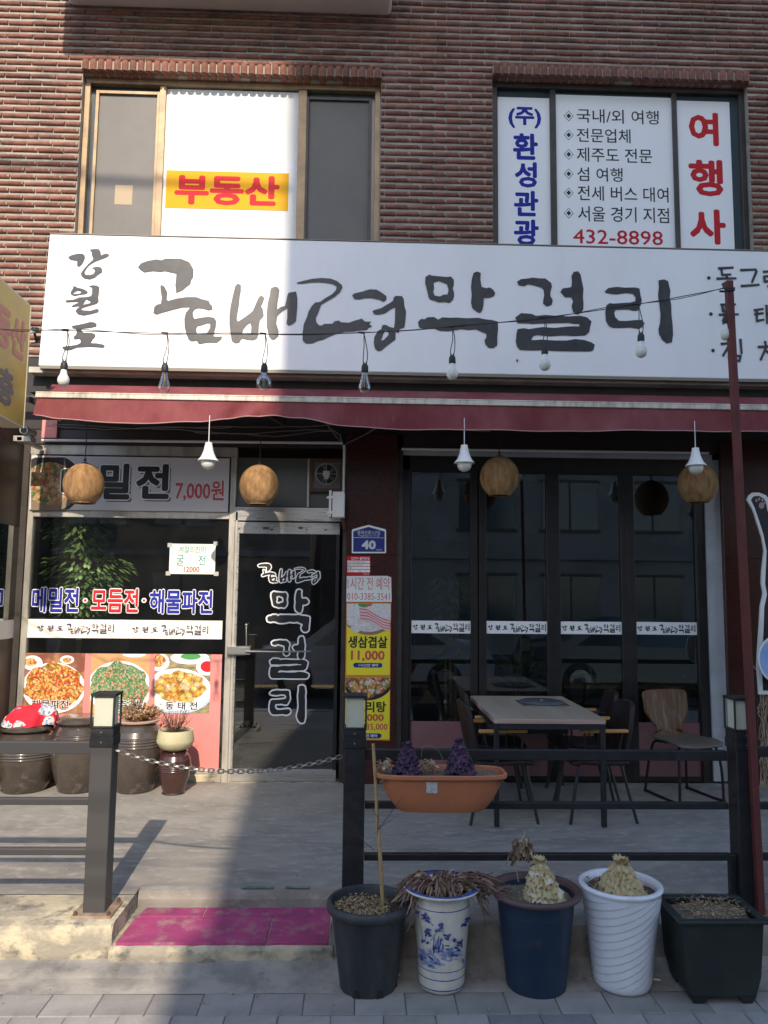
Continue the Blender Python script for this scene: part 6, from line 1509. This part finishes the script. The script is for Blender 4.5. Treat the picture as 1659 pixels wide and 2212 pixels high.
# red flowered cloth bundle
def clothmat():
    m = M('red_flowered_cloth', (.55,.015,.025), .85); t_ = m.node_tree; n = t_.nodes; L = t_.links; b = n['Principled BSDF']
    tc = n.new('ShaderNodeTexCoord'); nz = n.new('ShaderNodeTexNoise'); nz.inputs['Scale'].default_value = 22; nz.inputs['Detail'].default_value = 3; L.new(tc.outputs['Object'], nz.inputs['Vector'])
    ad = n.new('ShaderNodeVectorMath'); ad.operation = 'MULTIPLY_ADD'; ad.inputs[1].default_value = (.07,.07,.07); L.new(nz.outputs['Color'], ad.inputs[0]); L.new(tc.outputs['Object'], ad.inputs[2])
    v = n.new('ShaderNodeTexVoronoi'); v.inputs['Scale'].default_value = 9.5; L.new(ad.outputs[0], v.inputs['Vector'])
    lt = n.new('ShaderNodeMath'); lt.operation = 'LESS_THAN'; lt.inputs[1].default_value = .47; L.new(v.outputs['Distance'], lt.inputs[0])
    n2 = n.new('ShaderNodeTexNoise'); n2.inputs['Scale'].default_value = 45; L.new(tc.outputs['Object'], n2.inputs['Vector'])
    fl = n.new('ShaderNodeMix'); fl.data_type = 'RGBA'; fl.inputs[6].default_value = (.60,.58,.50,1); fl.inputs[7].default_value = (.17,.22,.42,1)
    mr = n.new('ShaderNodeMapRange'); mr.inputs[1].default_value = .48; mr.inputs[2].default_value = .56; L.new(n2.outputs['Fac'], mr.inputs[0]); L.new(mr.outputs[0], fl.inputs[0])
    mx = n.new('ShaderNodeMix'); mx.data_type = 'RGBA'; mx.inputs[6].default_value = (.60,.012,.03,1); L.new(lt.outputs[0], mx.inputs[0]); L.new(fl.outputs[2], mx.inputs[7]); L.new(mx.outputs[2], b.inputs['Base Color']); return m
t = thing('cloth_bundle', 'red cloth bundle with white and blue flowers on the leftmost jar', 'cloth', (jx1, JY, PZ+jH1)); q = MB()
n1, n2_ = 56, 22; V = []; F = []; rx_, hz_ = jR1*.76, .145
for j in range(n2_+1):
    v_ = j/n2_
    for i in range(n1):
        a = 2*math.pi*i/n1; flop = 1+.10*math.sin(3*a+1)+.06*math.sin(7*a+v_*4); rr = rx_*(math.sin(v_*math.pi*.52)**.62)*flop; f_ = .012*noise.noise(Vector((math.cos(a)*2.5, math.sin(a)*2.5, v_*5)))+.018*math.sin(a*4+v_*6)*v_*(1-v_)*2
        x = rr*math.cos(a)+(.0 if a < 2 or a > 4.3 else -.05*v_**4); z = hz_*(1-v_**2.6)*(1+.10*math.cos(a+.4))+f_*1.6+.004
        V.append((jx1+.03+x, JY+rr*math.sin(a)*.85, PZ+jH1+z-.01))
for j in range(n2_):
    for i in range(n1): F.append((j*n1+i, (j+1)*n1+i, (j+1)*n1+(i+1) % n1, j*n1+(i+1) % n1))
q.add(V, F); q.build('cloth', clothmat(), t, smooth='all')
q = MB(); q.tube([P(89, 1545, y=-.5), P(98, 1528, y=-.5), P(105, 1514, y=-.5)], .0012, 4); q.build('dry_stalk', m_dryt, t)
t = thing('metal_scrap', 'small tangle of chain lying on the porch at the left edge', 'chain', tuple(P(8, 1712, z=PZ))); q = MB(); c = P(4, 1712, z=PZ)
for k in range(14):
    a = c+Vector((rp.uniform(-.10, .08), rp.uniform(-.04, .04), .012)); th = rp.random()*3.14; u_ = Vector((math.cos(th), math.sin(th), 0))*.014; v_ = Vector((-math.sin(th), math.cos(th), rp.uniform(-.6,.6)))*.008
    q.tube([a+u_*math.cos(s*math.pi/4)+v_*math.sin(s*math.pi/4) for s in range(9)], .0028, 4, cap=False)
q.build('links', m_chain, t)

# ------------------------------------------------------------------ table and chairs on the porch
TX0, TX1 = X(1072, 1790, -1.29)-.015, X(1309, 1795, -1.29)+.005; TY0, TY1 = -1.31, -.13; TZ = PZ+.75
t = thing('table', 'square edged plywood table with a built in round burner on black legs', 'table', ((TX0+TX1)/2, (TY0+TY1)/2, PZ))
q = MB(); q.box(TX0, TX1, TY0, TY1, TZ-.036, TZ-.002); q.build('edge', m_ply, t, bev=.002, seg=1)
q = MB(); q.box(TX0+.001, TX1-.001, TY0+.001, TY1-.001, TZ-.0025, TZ); q.build('tabletop', m_wood, t)
for a, b in ((TX0+.018, TY0+.018), (TX1-.018, TY0+.018), (TX0+.018, TY1-.018), (TX1-.018, TY1-.018)):
    q = MB(); q.box(a-.017, a+.017, b-.017, b+.017, PZ+.012, TZ-.037); o = q.build('leg', M('scuffed_black', (.016,.017,.019), .4, col3=(.5,.5,.48), scale3=38, lo3=.72, hi3=.74) if (a, b) == (TX0+.018, TY0+.018) else m_iron, t, bev=.002, seg=1)
    q = MB(); q.tube([(a, b, PZ), (a, b, PZ+.014)], .016, 10); q.build('foot', m_chain, t)
q = MB(); q.box(TX0+.037, TX1-.037, TY0+.004, TY0+.03, TZ-.075, TZ-.037); q.box(TX0+.037, TX1-.037, TY1-.03, TY1-.004, TZ-.075, TZ-.037); q.box(TX0+.004, TX0+.03, TY0+.037, TY1-.037, TZ-.075, TZ-.037); q.box(TX1-.03, TX1-.004, TY0+.037, TY1-.037, TZ-.075, TZ-.037); q.build('apron', m_iron, t)
q = MB(); q.box(TX0+.18, TX1-.18, -1.0, -.55, TZ-.16, TZ-.037); q.build('burner_box', m_iron, t)
q = MB(); cc_ = P(1168, 1517, z=TZ); q.box(cc_.x-.19, cc_.x+.19, cc_.y-.22, cc_.y+.10, TZ+.0005, TZ+.004); q.build('burner_plate', m_burn, t, bev=.002, seg=1)
q = MB(); q.lathe([(.001, .018), (.165, .018), (.178, .014), (.178, .007), (.001, .007)], (cc_.x, cc_.y-.03, TZ), 40); q.lathe([(.001,.03),(.015,.03),(.018,.02)], (cc_.x, cc_.y-.03, TZ), 12); q.build('burner_lid', m_burn, t, smooth=True)
q = MB(); e = P(1297, 1539, z=TZ); q.box(e.x-.03, e.x+.03, e.y-.02, e.y+.02, TZ+.0005, TZ+.003); q.build('corner_plate', m_iron, t)
def make_chair():
    t = thing('armchair', '', 'chair', (0,0,0)); sh = .43      # faces +x
    q = MB(); G = 12
    def S_(u_, v_): return (-.20+.42*u_, -.21+.42*v_, sh+.012*math.cos((v_-.5)*3)-.02*math.cos((u_-.3)*2.6)*math.cos((v_-.5)*2)+.02*(v_-.5)**2*4*.6-.012*(u_ > .9))
    def B_f(u_, v_):
        w = .20*(1-.32*max(0, v_-.35)**1.6*1.4)-.0; yy = (u_-.5)*2*w; z = sh+.0+.41*v_; x = -.20-.085*v_+.035*(1-(2*u_-1)**2)*-1+.03; return (x, yy, z-.02*((2*u_-1)**2)*v_)
    for i in range(G):
        for j in range(G):
            q.quad(S_(i/G, j/G), S_((i+1)/G, j/G), S_((i+1)/G, (j+1)/G), S_(i/G, (j+1)/G))
    o = q.build('seat', m_chair, t, smooth='all'); s_ = o.modifiers.new('s', 'SOLIDIFY'); s_.thickness = .03; s_.offset = -1; b_ = o.modifiers.new('b', 'BEVEL'); b_.width = .01; b_.segments = 2; b_.limit_method = 'ANGLE'
    q = MB()
    for i in range(G):
        for j in range(G):
            q.quad(B_f(i/G, j/G), B_f(i/G, (j+1)/G), B_f((i+1)/G, (j+1)/G), B_f((i+1)/G, j/G))
    o = q.build('backrest', m_chair, t, smooth='all'); s_ = o.modifiers.new('s', 'SOLIDIFY'); s_.thickness = .035; s_.offset = 0; b_ = o.modifiers.new('b', 'BEVEL'); b_.width = .014; b_.segments = 3; b_.limit_method = 'ANGLE'
    for a, b, e, f_ in ((.16, -.17, .24, -.21), (.16, .17, .24, .21), (-.15, -.17, -.25, -.21), (-.15, .17, -.25, .21)):
        q = MB(); q.tube([(a, b, sh-.02), (e, f_, 0)], .012, 8); q.build('leg', m_iron, t, smooth=True)
    q = MB(); q.tube([(.16,-.17,sh-.025), (.16,.17,sh-.025)], .010, 8); q.tube([(-.15,-.17,sh-.025), (-.15,.17,sh-.025)], .010, 8)
    for b in (-.215, .215): q.tube([(.12, b*.8, sh-.02), (.12, b, sh+.06), (.13, b, sh+.205)], .008, 6); q.tube([(-.12, b*.8, sh-.02), (-.12, b, sh+.06), (-.15, b, sh+.205)], .008, 6)
    q.build('frame', m_iron, t, smooth=True)
    for b in (-.215, .215): q = MB(); q.box(-.19, .16, b-.019, b+.019, sh+.205, sh+.228); q.build('armrest', m_arm, t, bev=.006)
    return t
chp = make_chair()
for i, (x, y, a, lb) in enumerate(((X(1005, 1600, -1.0)+.24, -1.0, 4, 'brown vinyl armchair at the left side of the table, nearer the railing'), (X(1005, 1600, -.55)+.27, -.40, -3, 'brown vinyl armchair at the left side of the table, nearer the glass'),
      (X(1358, 1600, -1.0)-.27, -.98, 183, 'brown vinyl armchair at the right side of the table, nearer the railing'), (X(1325, 1600, -.5)-.24, -.40, 178, 'brown vinyl armchair at the right side of the table, nearer the glass'))):
    o = chp if i == 0 else copytree(chp); o.location = (x, y, PZ); o.rotation_euler.z = R(a); relabel(o, lb); o['group'] = 'brown armchairs around the table'
# bent plywood chair, turned to the right
t = thing('plywood_chair', 'bent brown plywood chair with waisted back on a steel sled frame', 'chair', (0,0,0)); q = MB()
G = 26; sec = []
# side profile: from seat front, back along seat, up the waist, to the back's top (x forward)
prof = [(.24, .425), (.22, .44), (.12, .452), (0, .446), (-.10, .442), (-.165, .452), (-.195, .49), (-.205, .54), (-.212, .575), (-.235, .66), (-.255, .80), (-.262, .825)]
wid = [.19, .215, .225, .22, .20, .17, .135, .125, .155, .212, .218, .205]
pts_ = []
for i in range(len(prof)-1):
    for j in range(4):
        u_ = j/4; pts_.append((prof[i][0]+(prof[i+1][0]-prof[i][0])*u_, prof[i][1]+(prof[i+1][1]-prof[i][1])*u_, wid[i]+(wid[i+1]-wid[i])*u_))
pts_.append((*prof[-1], wid[-1]))
nsp = 20   # first rows are the seat
def row(k): 
    x, z, w = pts_[k]; return [(x+(.03*(abs(v_/5-1))**2 if z > .5 else 0), (v_/5-1)*w, z+(.012*(v_/5-1)**2 if z < .46 else -.012*abs(v_/5-1)**6)) for v_ in range(11)]
for part_, k0, k1, mt in (('seat', 0, 20, m_bentseat), ('backrest', 20, len(pts_)-1, m_bent)):
    q = MB()
    for k in range(k0, k1):
        a, b = row(k), row(k+1)
        for j in range(10): q.quad(a[j], b[j], b[j+1], a[j+1])
    o = q.build(part_, mt, t, smooth='all'); s_ = o.modifiers.new('s', 'SOLIDIFY'); s_.thickness = .012; s_.offset = -1
for s_ in (-1, 1):
    q = MB(); pl_ = [Vector((.13, s_*.10, .425)), Vector((.17, s_*.155, .425)), Vector((.195, s_*.175, .40)), Vector((.215, s_*.195, .25)), Vector((.22, s_*.20, .04)), Vector((.20, s_*.20, .012)), Vector((-.20, s_*.20, .012)), Vector((-.225, s_*.20, .03)), Vector((-.20, s_*.18, .25)), Vector((-.155, s_*.165, .405)), Vector((-.12, s_*.13, .425)), Vector((-.06, s_*.10, .425))]
    q.tube(smooth_pts(pl_, 3), .011, 8); q.build('sled_leg', m_chair, t, smooth=True)
t.location = (X(1474, 1640, -.45), -.46, PZ); t.rotation_euler.z = R(-76)
# ------------------------------------------------------------------ animal cutout and vines at the right edge
ct = thing('animal_cutout', 'printed cutout of a black furred arm with raised paw at the right edge', 'cutout', tuple(P(1650, 1250, y=-.55)))
CYY = -.55
out = [(1614,1079),(1618,1070),(1626,1064),(1640,1064),(1655,1070),(1662,1080),(1664,1100),(1680,1110),(1700,1130),(1760,1200),(1790,1500),(1640,1500),(1638,1470),(1636,1440),(1637,1410),(1641,1350),(1643,1310),(1649,1282),(1645,1260),(1646,1235),(1651,1190),(1646,1160),(1636,1130),(1630,1110),(1626,1100)]
inn = [(1622,1080),(1628,1072),(1640,1071),(1650,1077),(1655,1085),(1658,1104),(1672,1114),(1694,1136),(1752,1204),(1782,1492),(1648,1492),(1646,1440),(1650,1350),(1651,1312),(1657,1284),(1653,1260),(1656,1190),(1650,1158),(1641,1128),(1634,1108),(1630,1096)]
q = MB(); plate(q, out, CYY, .02); q.build('backing', m_plw, ct)
def fan(mb, pts, y, m=0):
    w_ = [P(a, b, y=y) for a, b in pts]; V, F = curve_mesh('G', ('fan', str(pts), y), [[(p.x, p.z) for p in w_]], 0); mb.add([(a, y, b) for a, b in V], F, m)
q = MB(); fan(q, inn, CYY-.001); q.build('fur', m_fur, ct)
q = MB()
for a, b, rx, ry in ((1645, 1092, 6, 7), (1634, 1081, 2.5, 3.5), (1640, 1078, 2.5, 3.5), (1647, 1080, 2.5, 3.5), (1652, 1086, 2.3, 3.2)): ell(q, a, b, rx, ry, CYY-.002)
q.build('paw_pad', m_skinp, ct)
t = thing('round_cutout', 'light blue round printed plate with white rim at the right edge', 'cutout', tuple(P(1690, 1430, y=CYY-.1)))
q = MB(); c = P(1692, 1425, y=CYY-.1); q.tube([(c.x, c.y, c.z), (c.x, c.y+.012, c.z)], .205, 48); q.build('rim', m_plw, t); q = MB(); q.disc((c.x, c.y-.001, c.z), .192, 48, nrm='y'); q.f = [f_[::-1] for f_ in q.f]; q.build('print', m_plate, t)
q = MB(); q.lathe([(.001,.001),(.001,.001)], c, 3); t2_ = MB(); t2_.disc((c.x-.165+.14, c.y-.004, c.z+.28), .06, 24, nrm='y'); t2_.build('ear', m_plw, t)
vn = thing('dried_vines', 'tall dried tan vine stems standing at the right edge', 'dried plant', tuple(P(1652, 1690, y=-.5))); q = MB(); rv = random.Random(9)
for k in range(26):
    x0_ = rv.uniform(1644, 1680); pts = []
    for i in range(9): pts.append(P(x0_+rv.uniform(-6, 6)+i*1.0*rv.uniform(-1, 1), 1700-(26+rv.random()*4)*i, y=-.42-rv.uniform(0, .1)))
    q.tube(smooth_pts(pts, 2), .0035, 4)
for pl_ in (((1619, 1413), (1623, 1432), (1634, 1448)), ((1612, 1444), (1616, 1480), (1630, 1516), (1642, 1540))): q.tube(smooth_pts([P(a, b, y=-.3) for a, b in pl_], 4), .004, 5)
q.build('stem', m_dryt, vn)
# ------------------------------------------------------------------ plants and furniture behind the glass
def leafy(name, lab, c, h, r, n, mat, s, seed, top=.9, droopy=.5):
    rk = random.Random(seed); t = thing(name, lab, 'houseplant', c); q = MB(); c = Vector(c)
    for k in range(n):
        u_ = rk.random(); z = h*u_; rr = r*(1-.75*abs(u_-.35)**1.1)*math.sqrt(rk.random())*(1+.25*math.sin(u_*17)); a = rk.random()*6.283; p_ = c+Vector((rr*math.cos(a)+.06*math.sin(u_*5), rr*math.sin(a)*.6, z))
        d = Vector((math.cos(a), math.sin(a)*.6, -droopy+rk.uniform(-.3,.3))).normalized()*s*rk.uniform(.7, 1.3); w = d.cross(Vector((0,0,1))).normalized()*s*.26; up = Vector((0,0,s*.12))
        q.add([p_, p_+d*.5+w-up*.3, p_+d, p_+d*.5-w-up*.3, p_+d*.5+up], [(0,1,4),(1,2,4),(2,3,4),(3,0,4)])
    q.build('foliage', mat, t)
    q = MB()
    for k in range(4): q.tube([c+Vector((0,0,-.9)), c+Vector((.02*k-.03, .02, h*.2)), c+Vector((.08*k-.12, .03, h*.8))], .008, 5)
    q.build('stem', m_trunkm, t); q = MB(); q.lathe([(.001,0),(.13,0),(.17,.26),(.15,.26),(.001,.24)], (c.x, c.y, PZ), 20); q.build('pot', m_potw, t, smooth=True)
cP = P(172, 1325, y=.27); leafy('indoor_plant', 'bushy green leafed plant behind the left shop window', (cP.x, .27, cP.z), .92, .36, 1500, m_leaf, .075, 3)
cP = P(980, 1430, y=.45); leafy('indoor_plant', 'dim green plant behind the leftmost folding door leaf', (cP.x, .45, cP.z), .80, .27, 420, m_leafd, .085, 5)
cP = P(1120, 1490, y=.5)
t = thing('broadleaf_plant', 'broad leafed dark green plant behind the second folding leaf', 'houseplant', (cP.x, .5, PZ)); q = MB()
for k in range(22):
    a = rp.uniform(0, 6.28); b0_ = Vector((cP.x, .5, cP.z)); e = b0_+Vector((math.cos(a)*rp.uniform(.15, .34), math.sin(a)*.2, rp.uniform(-.02, .36))); leaf_strip(q, [b0_, b0_.lerp(e, .3)+Vector((0,0,.05)), b0_.lerp(e, .6)+Vector((0,0,.07)), b0_.lerp(e, .85)+Vector((0,0,.04)), e], .062, 0, .4)
q.build('leaves', m_leaf, t, smooth='all'); q = MB(); q.tube([(cP.x, .5, PZ+.3), (cP.x, .5, cP.z+.05)], .012, 6); q.build('stem', m_trunkm, t); q = MB(); q.lathe([(.001,.0),(.12,0),(.15,.3),(.13,.3),(.001,.28)], (cP.x, .5, PZ), 20); q.build('pot', m_onggi2, t, smooth=True)
q = MB()
for px_ in (964, 975, 986): q.tube([P(px_, 1700, y=.35), P(px_-2, 1425, y=.35)], .013, 8)
q.tube([P(1113, 1520, y=.3), P(1111, 1282, y=.3)], .006, 6)
q = q.build('bamboo_poles', m_cane); tag(q, 'pale bamboo poles standing behind the left folding door leaves', 'poles')
q = MB(); a = P(1350, 1585, y=1.2); TT = 1.0
tt_ = thing('indoor_table', 'wooden dining table inside behind the folding doors', 'table', (a.x, 1.2, PZ)); 
q.box(a.x-.75, a.x+.75, .75, 1.65, PZ+.71, PZ+.75); q.build('tabletop', m_arm, tt_)
for sx_ in (-.7, .7):
    for sy_ in (.8, 1.6): q = MB(); q.box(a.x+sx_-.03, a.x+sx_+.03, sy_-.03, sy_+.03, PZ, PZ+.71); q.build('leg', m_iron, tt_)
t = thing('tissue_box', 'white tissue packet on the dining table inside', 'tissue packet', (a.x-.18, .85, PZ+.75)); q = MB(); c = P(1275, 1475, y=.85)
q.hexa([(c.x-.08, .80, PZ+.752), (c.x+.08, .80, PZ+.752), (c.x+.08, .90, PZ+.752), (c.x-.08, .90, PZ+.752)], [(c.x-.065, .82, PZ+.83), (c.x+.065, .82, PZ+.83), (c.x+.065, .88, PZ+.83), (c.x-.065, .88, PZ+.83)]); q.build('packet', m_plw, t, bev=.01)
q = MB(); leaf_strip(q, [Vector((c.x, .85, PZ+.83)), Vector((c.x+.01, .85, PZ+.87)), Vector((c.x-.01, .85, PZ+.91))], .03, 0, 1); q.build('tissue', m_plw, t)
t = thing('radiator', 'pale ribbed radiator inside behind the right folding door leaf', 'radiator', (X(1410, 1530, 2), 2.0, PZ))
for k in range(8): q = MB(); x_ = X(1400, 1530, 2)+k*.06; q.box(x_, x_+.045, 1.95, 2.1, PZ+.1, PZ+.7); q.build('fin', m_plw, t, bev=.008)
# small litter on the pavement
q = MB(); rl = random.Random(31)
for _ in range(150):
    u_ = rl.random(); x_ = rl.uniform(-2.6, 2.6); y_ = rl.choice((rl.uniform(-3.05, -2.86), rl.uniform(-3.3, -2.9), rl.uniform(-2.6, -.3)))
    z_ = PZ+.001 if y_ > -2.7 else .003; s_ = rl.uniform(.003, .010); th = rl.random()*3.14
    if y_ > -2.86 and y_ < -2.7: continue
    a_ = Vector((math.cos(th), math.sin(th), .15))*s_; b_ = Vector((-math.sin(th), math.cos(th), .2))*s_*.5; c_ = Vector((x_, y_, z_)); q.add([c_-a_, c_-b_, c_+a_+Vector((0,0,s_*.3)), c_+b_], [(0,1,2,3)], rl.choice((0, 0, 1)))
q = q.build('leaf_litter', [m_dryb, m_dryt]); q['kind'] = 'stuff'; q['label'] = 'scattered dry leaf crumbs on the pavement and porch'; q['category'] = 'litter'
for px_, py_, a_, lb in ((859, 2105, -.9, 'white cigarette stub on the pavement between the grey pot and the porcelain pot'), (1418, 2116, -.3, 'scrap of white paper on the pavement right of the white pot')):
    c = P(px_, py_, z=.01); q = MB(); u_ = Vector((math.cos(a_), math.sin(a_), 0))*.018; q.tube([c-u_, c+u_], .004, 8); q = q.build('litter', m_plw); tag(q, lb, 'litter')
c = P(1117, 779, pl=SPL); q = MB(); q.sphere((c.x, c.y-.006, c.z), .009, 8, 6, 1.6); q = q.build('wasp_nest', m_dryf); tag(q, 'tiny brown speck of a mud nest on the sign below 걸', 'insect nest')
# tile seat under the awning at the far left (brick stack seen under the valance)
q = MB(); r = rect(92, 908, 124, 946, -.06); q.box(r[0], r[1], -.075, -.04, r[2], r[3]); q = q.build('brick_patch', m_pinkp); 
tag(q, 'small pale pink tile patch under the left end of the awning', 'tile patch')

# ------------------------------------------------------------------ the street behind the viewer, seen in the glass and shading the front
def opp(name, lab, x0, x1, y, h, d, mat, rows, cols, step=None):
    t = thing(name, lab, 'building', ((x0+x1)/2, y, 0)); q = MB()
    if step:
        for a, z0_, z1_ in step:
            b4 = [(a+.9, y-d), (x1, y-d), (x1, y), (a, y)]; q.hexa([(u_, v_, z0_) for u_, v_ in b4], [(u_, v_, z1_) for u_, v_ in b4])
    else: q.box(x0, x1, y-d, y, -.1, h)
    q.build('wall', mat, t)
    W = (x1-x0)/cols; H = 3.0
    for r_ in range(rows):
        for c_ in range(cols):
            xc_ = x0+(c_+.5)*W; zc_ = 1.6+r_*H
            if step and c_ == 0: continue
            q = MB(); q.box(xc_-W*.33, xc_+W*.33, y+.005, y+.03, zc_-.75, zc_+.75); o = q.build('window', m_oppw, t)
            q = MB(); q.box(xc_-W*.36, xc_+W*.36, y+.002, y+.06, zc_-.84, zc_-.76); q.box(xc_-W*.36, xc_+W*.36, y+.002, y+.06, zc_+.76, zc_+.84); q.box(xc_-.03, xc_+.03, y+.031, y+.05, zc_-.75, zc_+.75); q.build('frame', m_alud, o)
        if r_: q = MB(); q.box(x0+(.3 if step else 0), x1, y+.002, y+.10, r_*H-.12, r_*H+.06); q.build('cornice', m_opp, t)
opp('opposite_building', 'tall pale apartment block across the street shading the right half', .0, 16, -17.4, 23, 8, m_opp, 7, 6, ((0, -.1, 10.8), (.12, 10.8, 14.0), (.30, 14.0, 23)))
opp('opposite_house', 'low brown building across the street to the left', -15, -1.6, -17.6, 6.4, 8, m_opp2, 2, 5)
opp('rear_building', 'plain brown block standing farther back across the street', -14, 6, -31, 11, 6, m_opp2, 3, 8)
def car(x, y, mat, lab, flip=1):
    t = thing('parked_car', lab, 'car', (x, y, -.09)); prof = [(-2.15,.28),(-2.2,.55),(-2.1,.78),(-1.5,.86),(-1.25,.90),(-.65,1.36),(.35,1.42),(1.05,1.30),(1.65,.95),(2.1,.90),(2.22,.65),(2.2,.30)]
    prof = [(a*flip, b) for a, b in prof]
    V = []; 
    for s_, w in ((-1, 1), (1, 1)):
        for a, b in prof: k_ = .86-.14*max(0, b-.85)/.5; V.append((x+a, y+s_*k_, -.09+b))
    n = len(prof); q = MB(); q.add(V, [tuple(range(n)), tuple(range(n, 2*n))[::-1]]+[(i, (i+1) % n, (i+1) % n+n, i+n) for i in range(n)]); q.build('body', mat, t, bev=.04, seg=3, smooth=True)
    for a in (-1.35, 1.35):
        for s_ in (-1, 1):
            q = MB(); q.tube([(x+a, y+s_*.62, .24), (x+a, y+s_*.88, .24)], .32, 24); w_ = q.build('wheel', m_rub, t); q = MB(); q.tube([(x+a, y+s_*.875, .24), (x+a, y+s_*.89, .24)], .20, 16); q.build('rim', m_steel, w_)
    for s_ in (-1, 1):
        q = MB(); yw = y+s_*.80; g_ = [(-1.05,.93),(-.58,1.28),(.32,1.33),(.98,1.22),(1.4,.96)]; q.add([(x+a*flip, y+s_*(.862-.14*max(0, b-.85)/.5), -.09+b) for a, b in g_], [tuple(range(5))]); q.build('side_window', m_oppw, t)
car(.2, -8.1, m_carw, 'silver car parked on the near side of the street', 1)
car(5.4, -8.2, m_card, 'dark car parked farther right on the street', -1)
car(-9.5, -11.4, m_carw, 'silver car parked on the far left of the street', 1)
q = MB()
for k in range(9): 
    z = 5.2+.35*k*(1 if k % 2 else .8); q.tube(bez((-20, -10.5-.1*k, z+.3), (20, -10.9-.1*k, z-.2), .35, 16), .012, 4)
zz_ = Z(480, 338, 0)+7.3; q.tube(bez((-22, -10, zz_+.5), (22, -10, zz_-.5), .25, 16), .030, 6)
q = q.build('overhead_cables', m_cabd); tag(q, 'dark overhead utility cables strung along the street', 'cables')
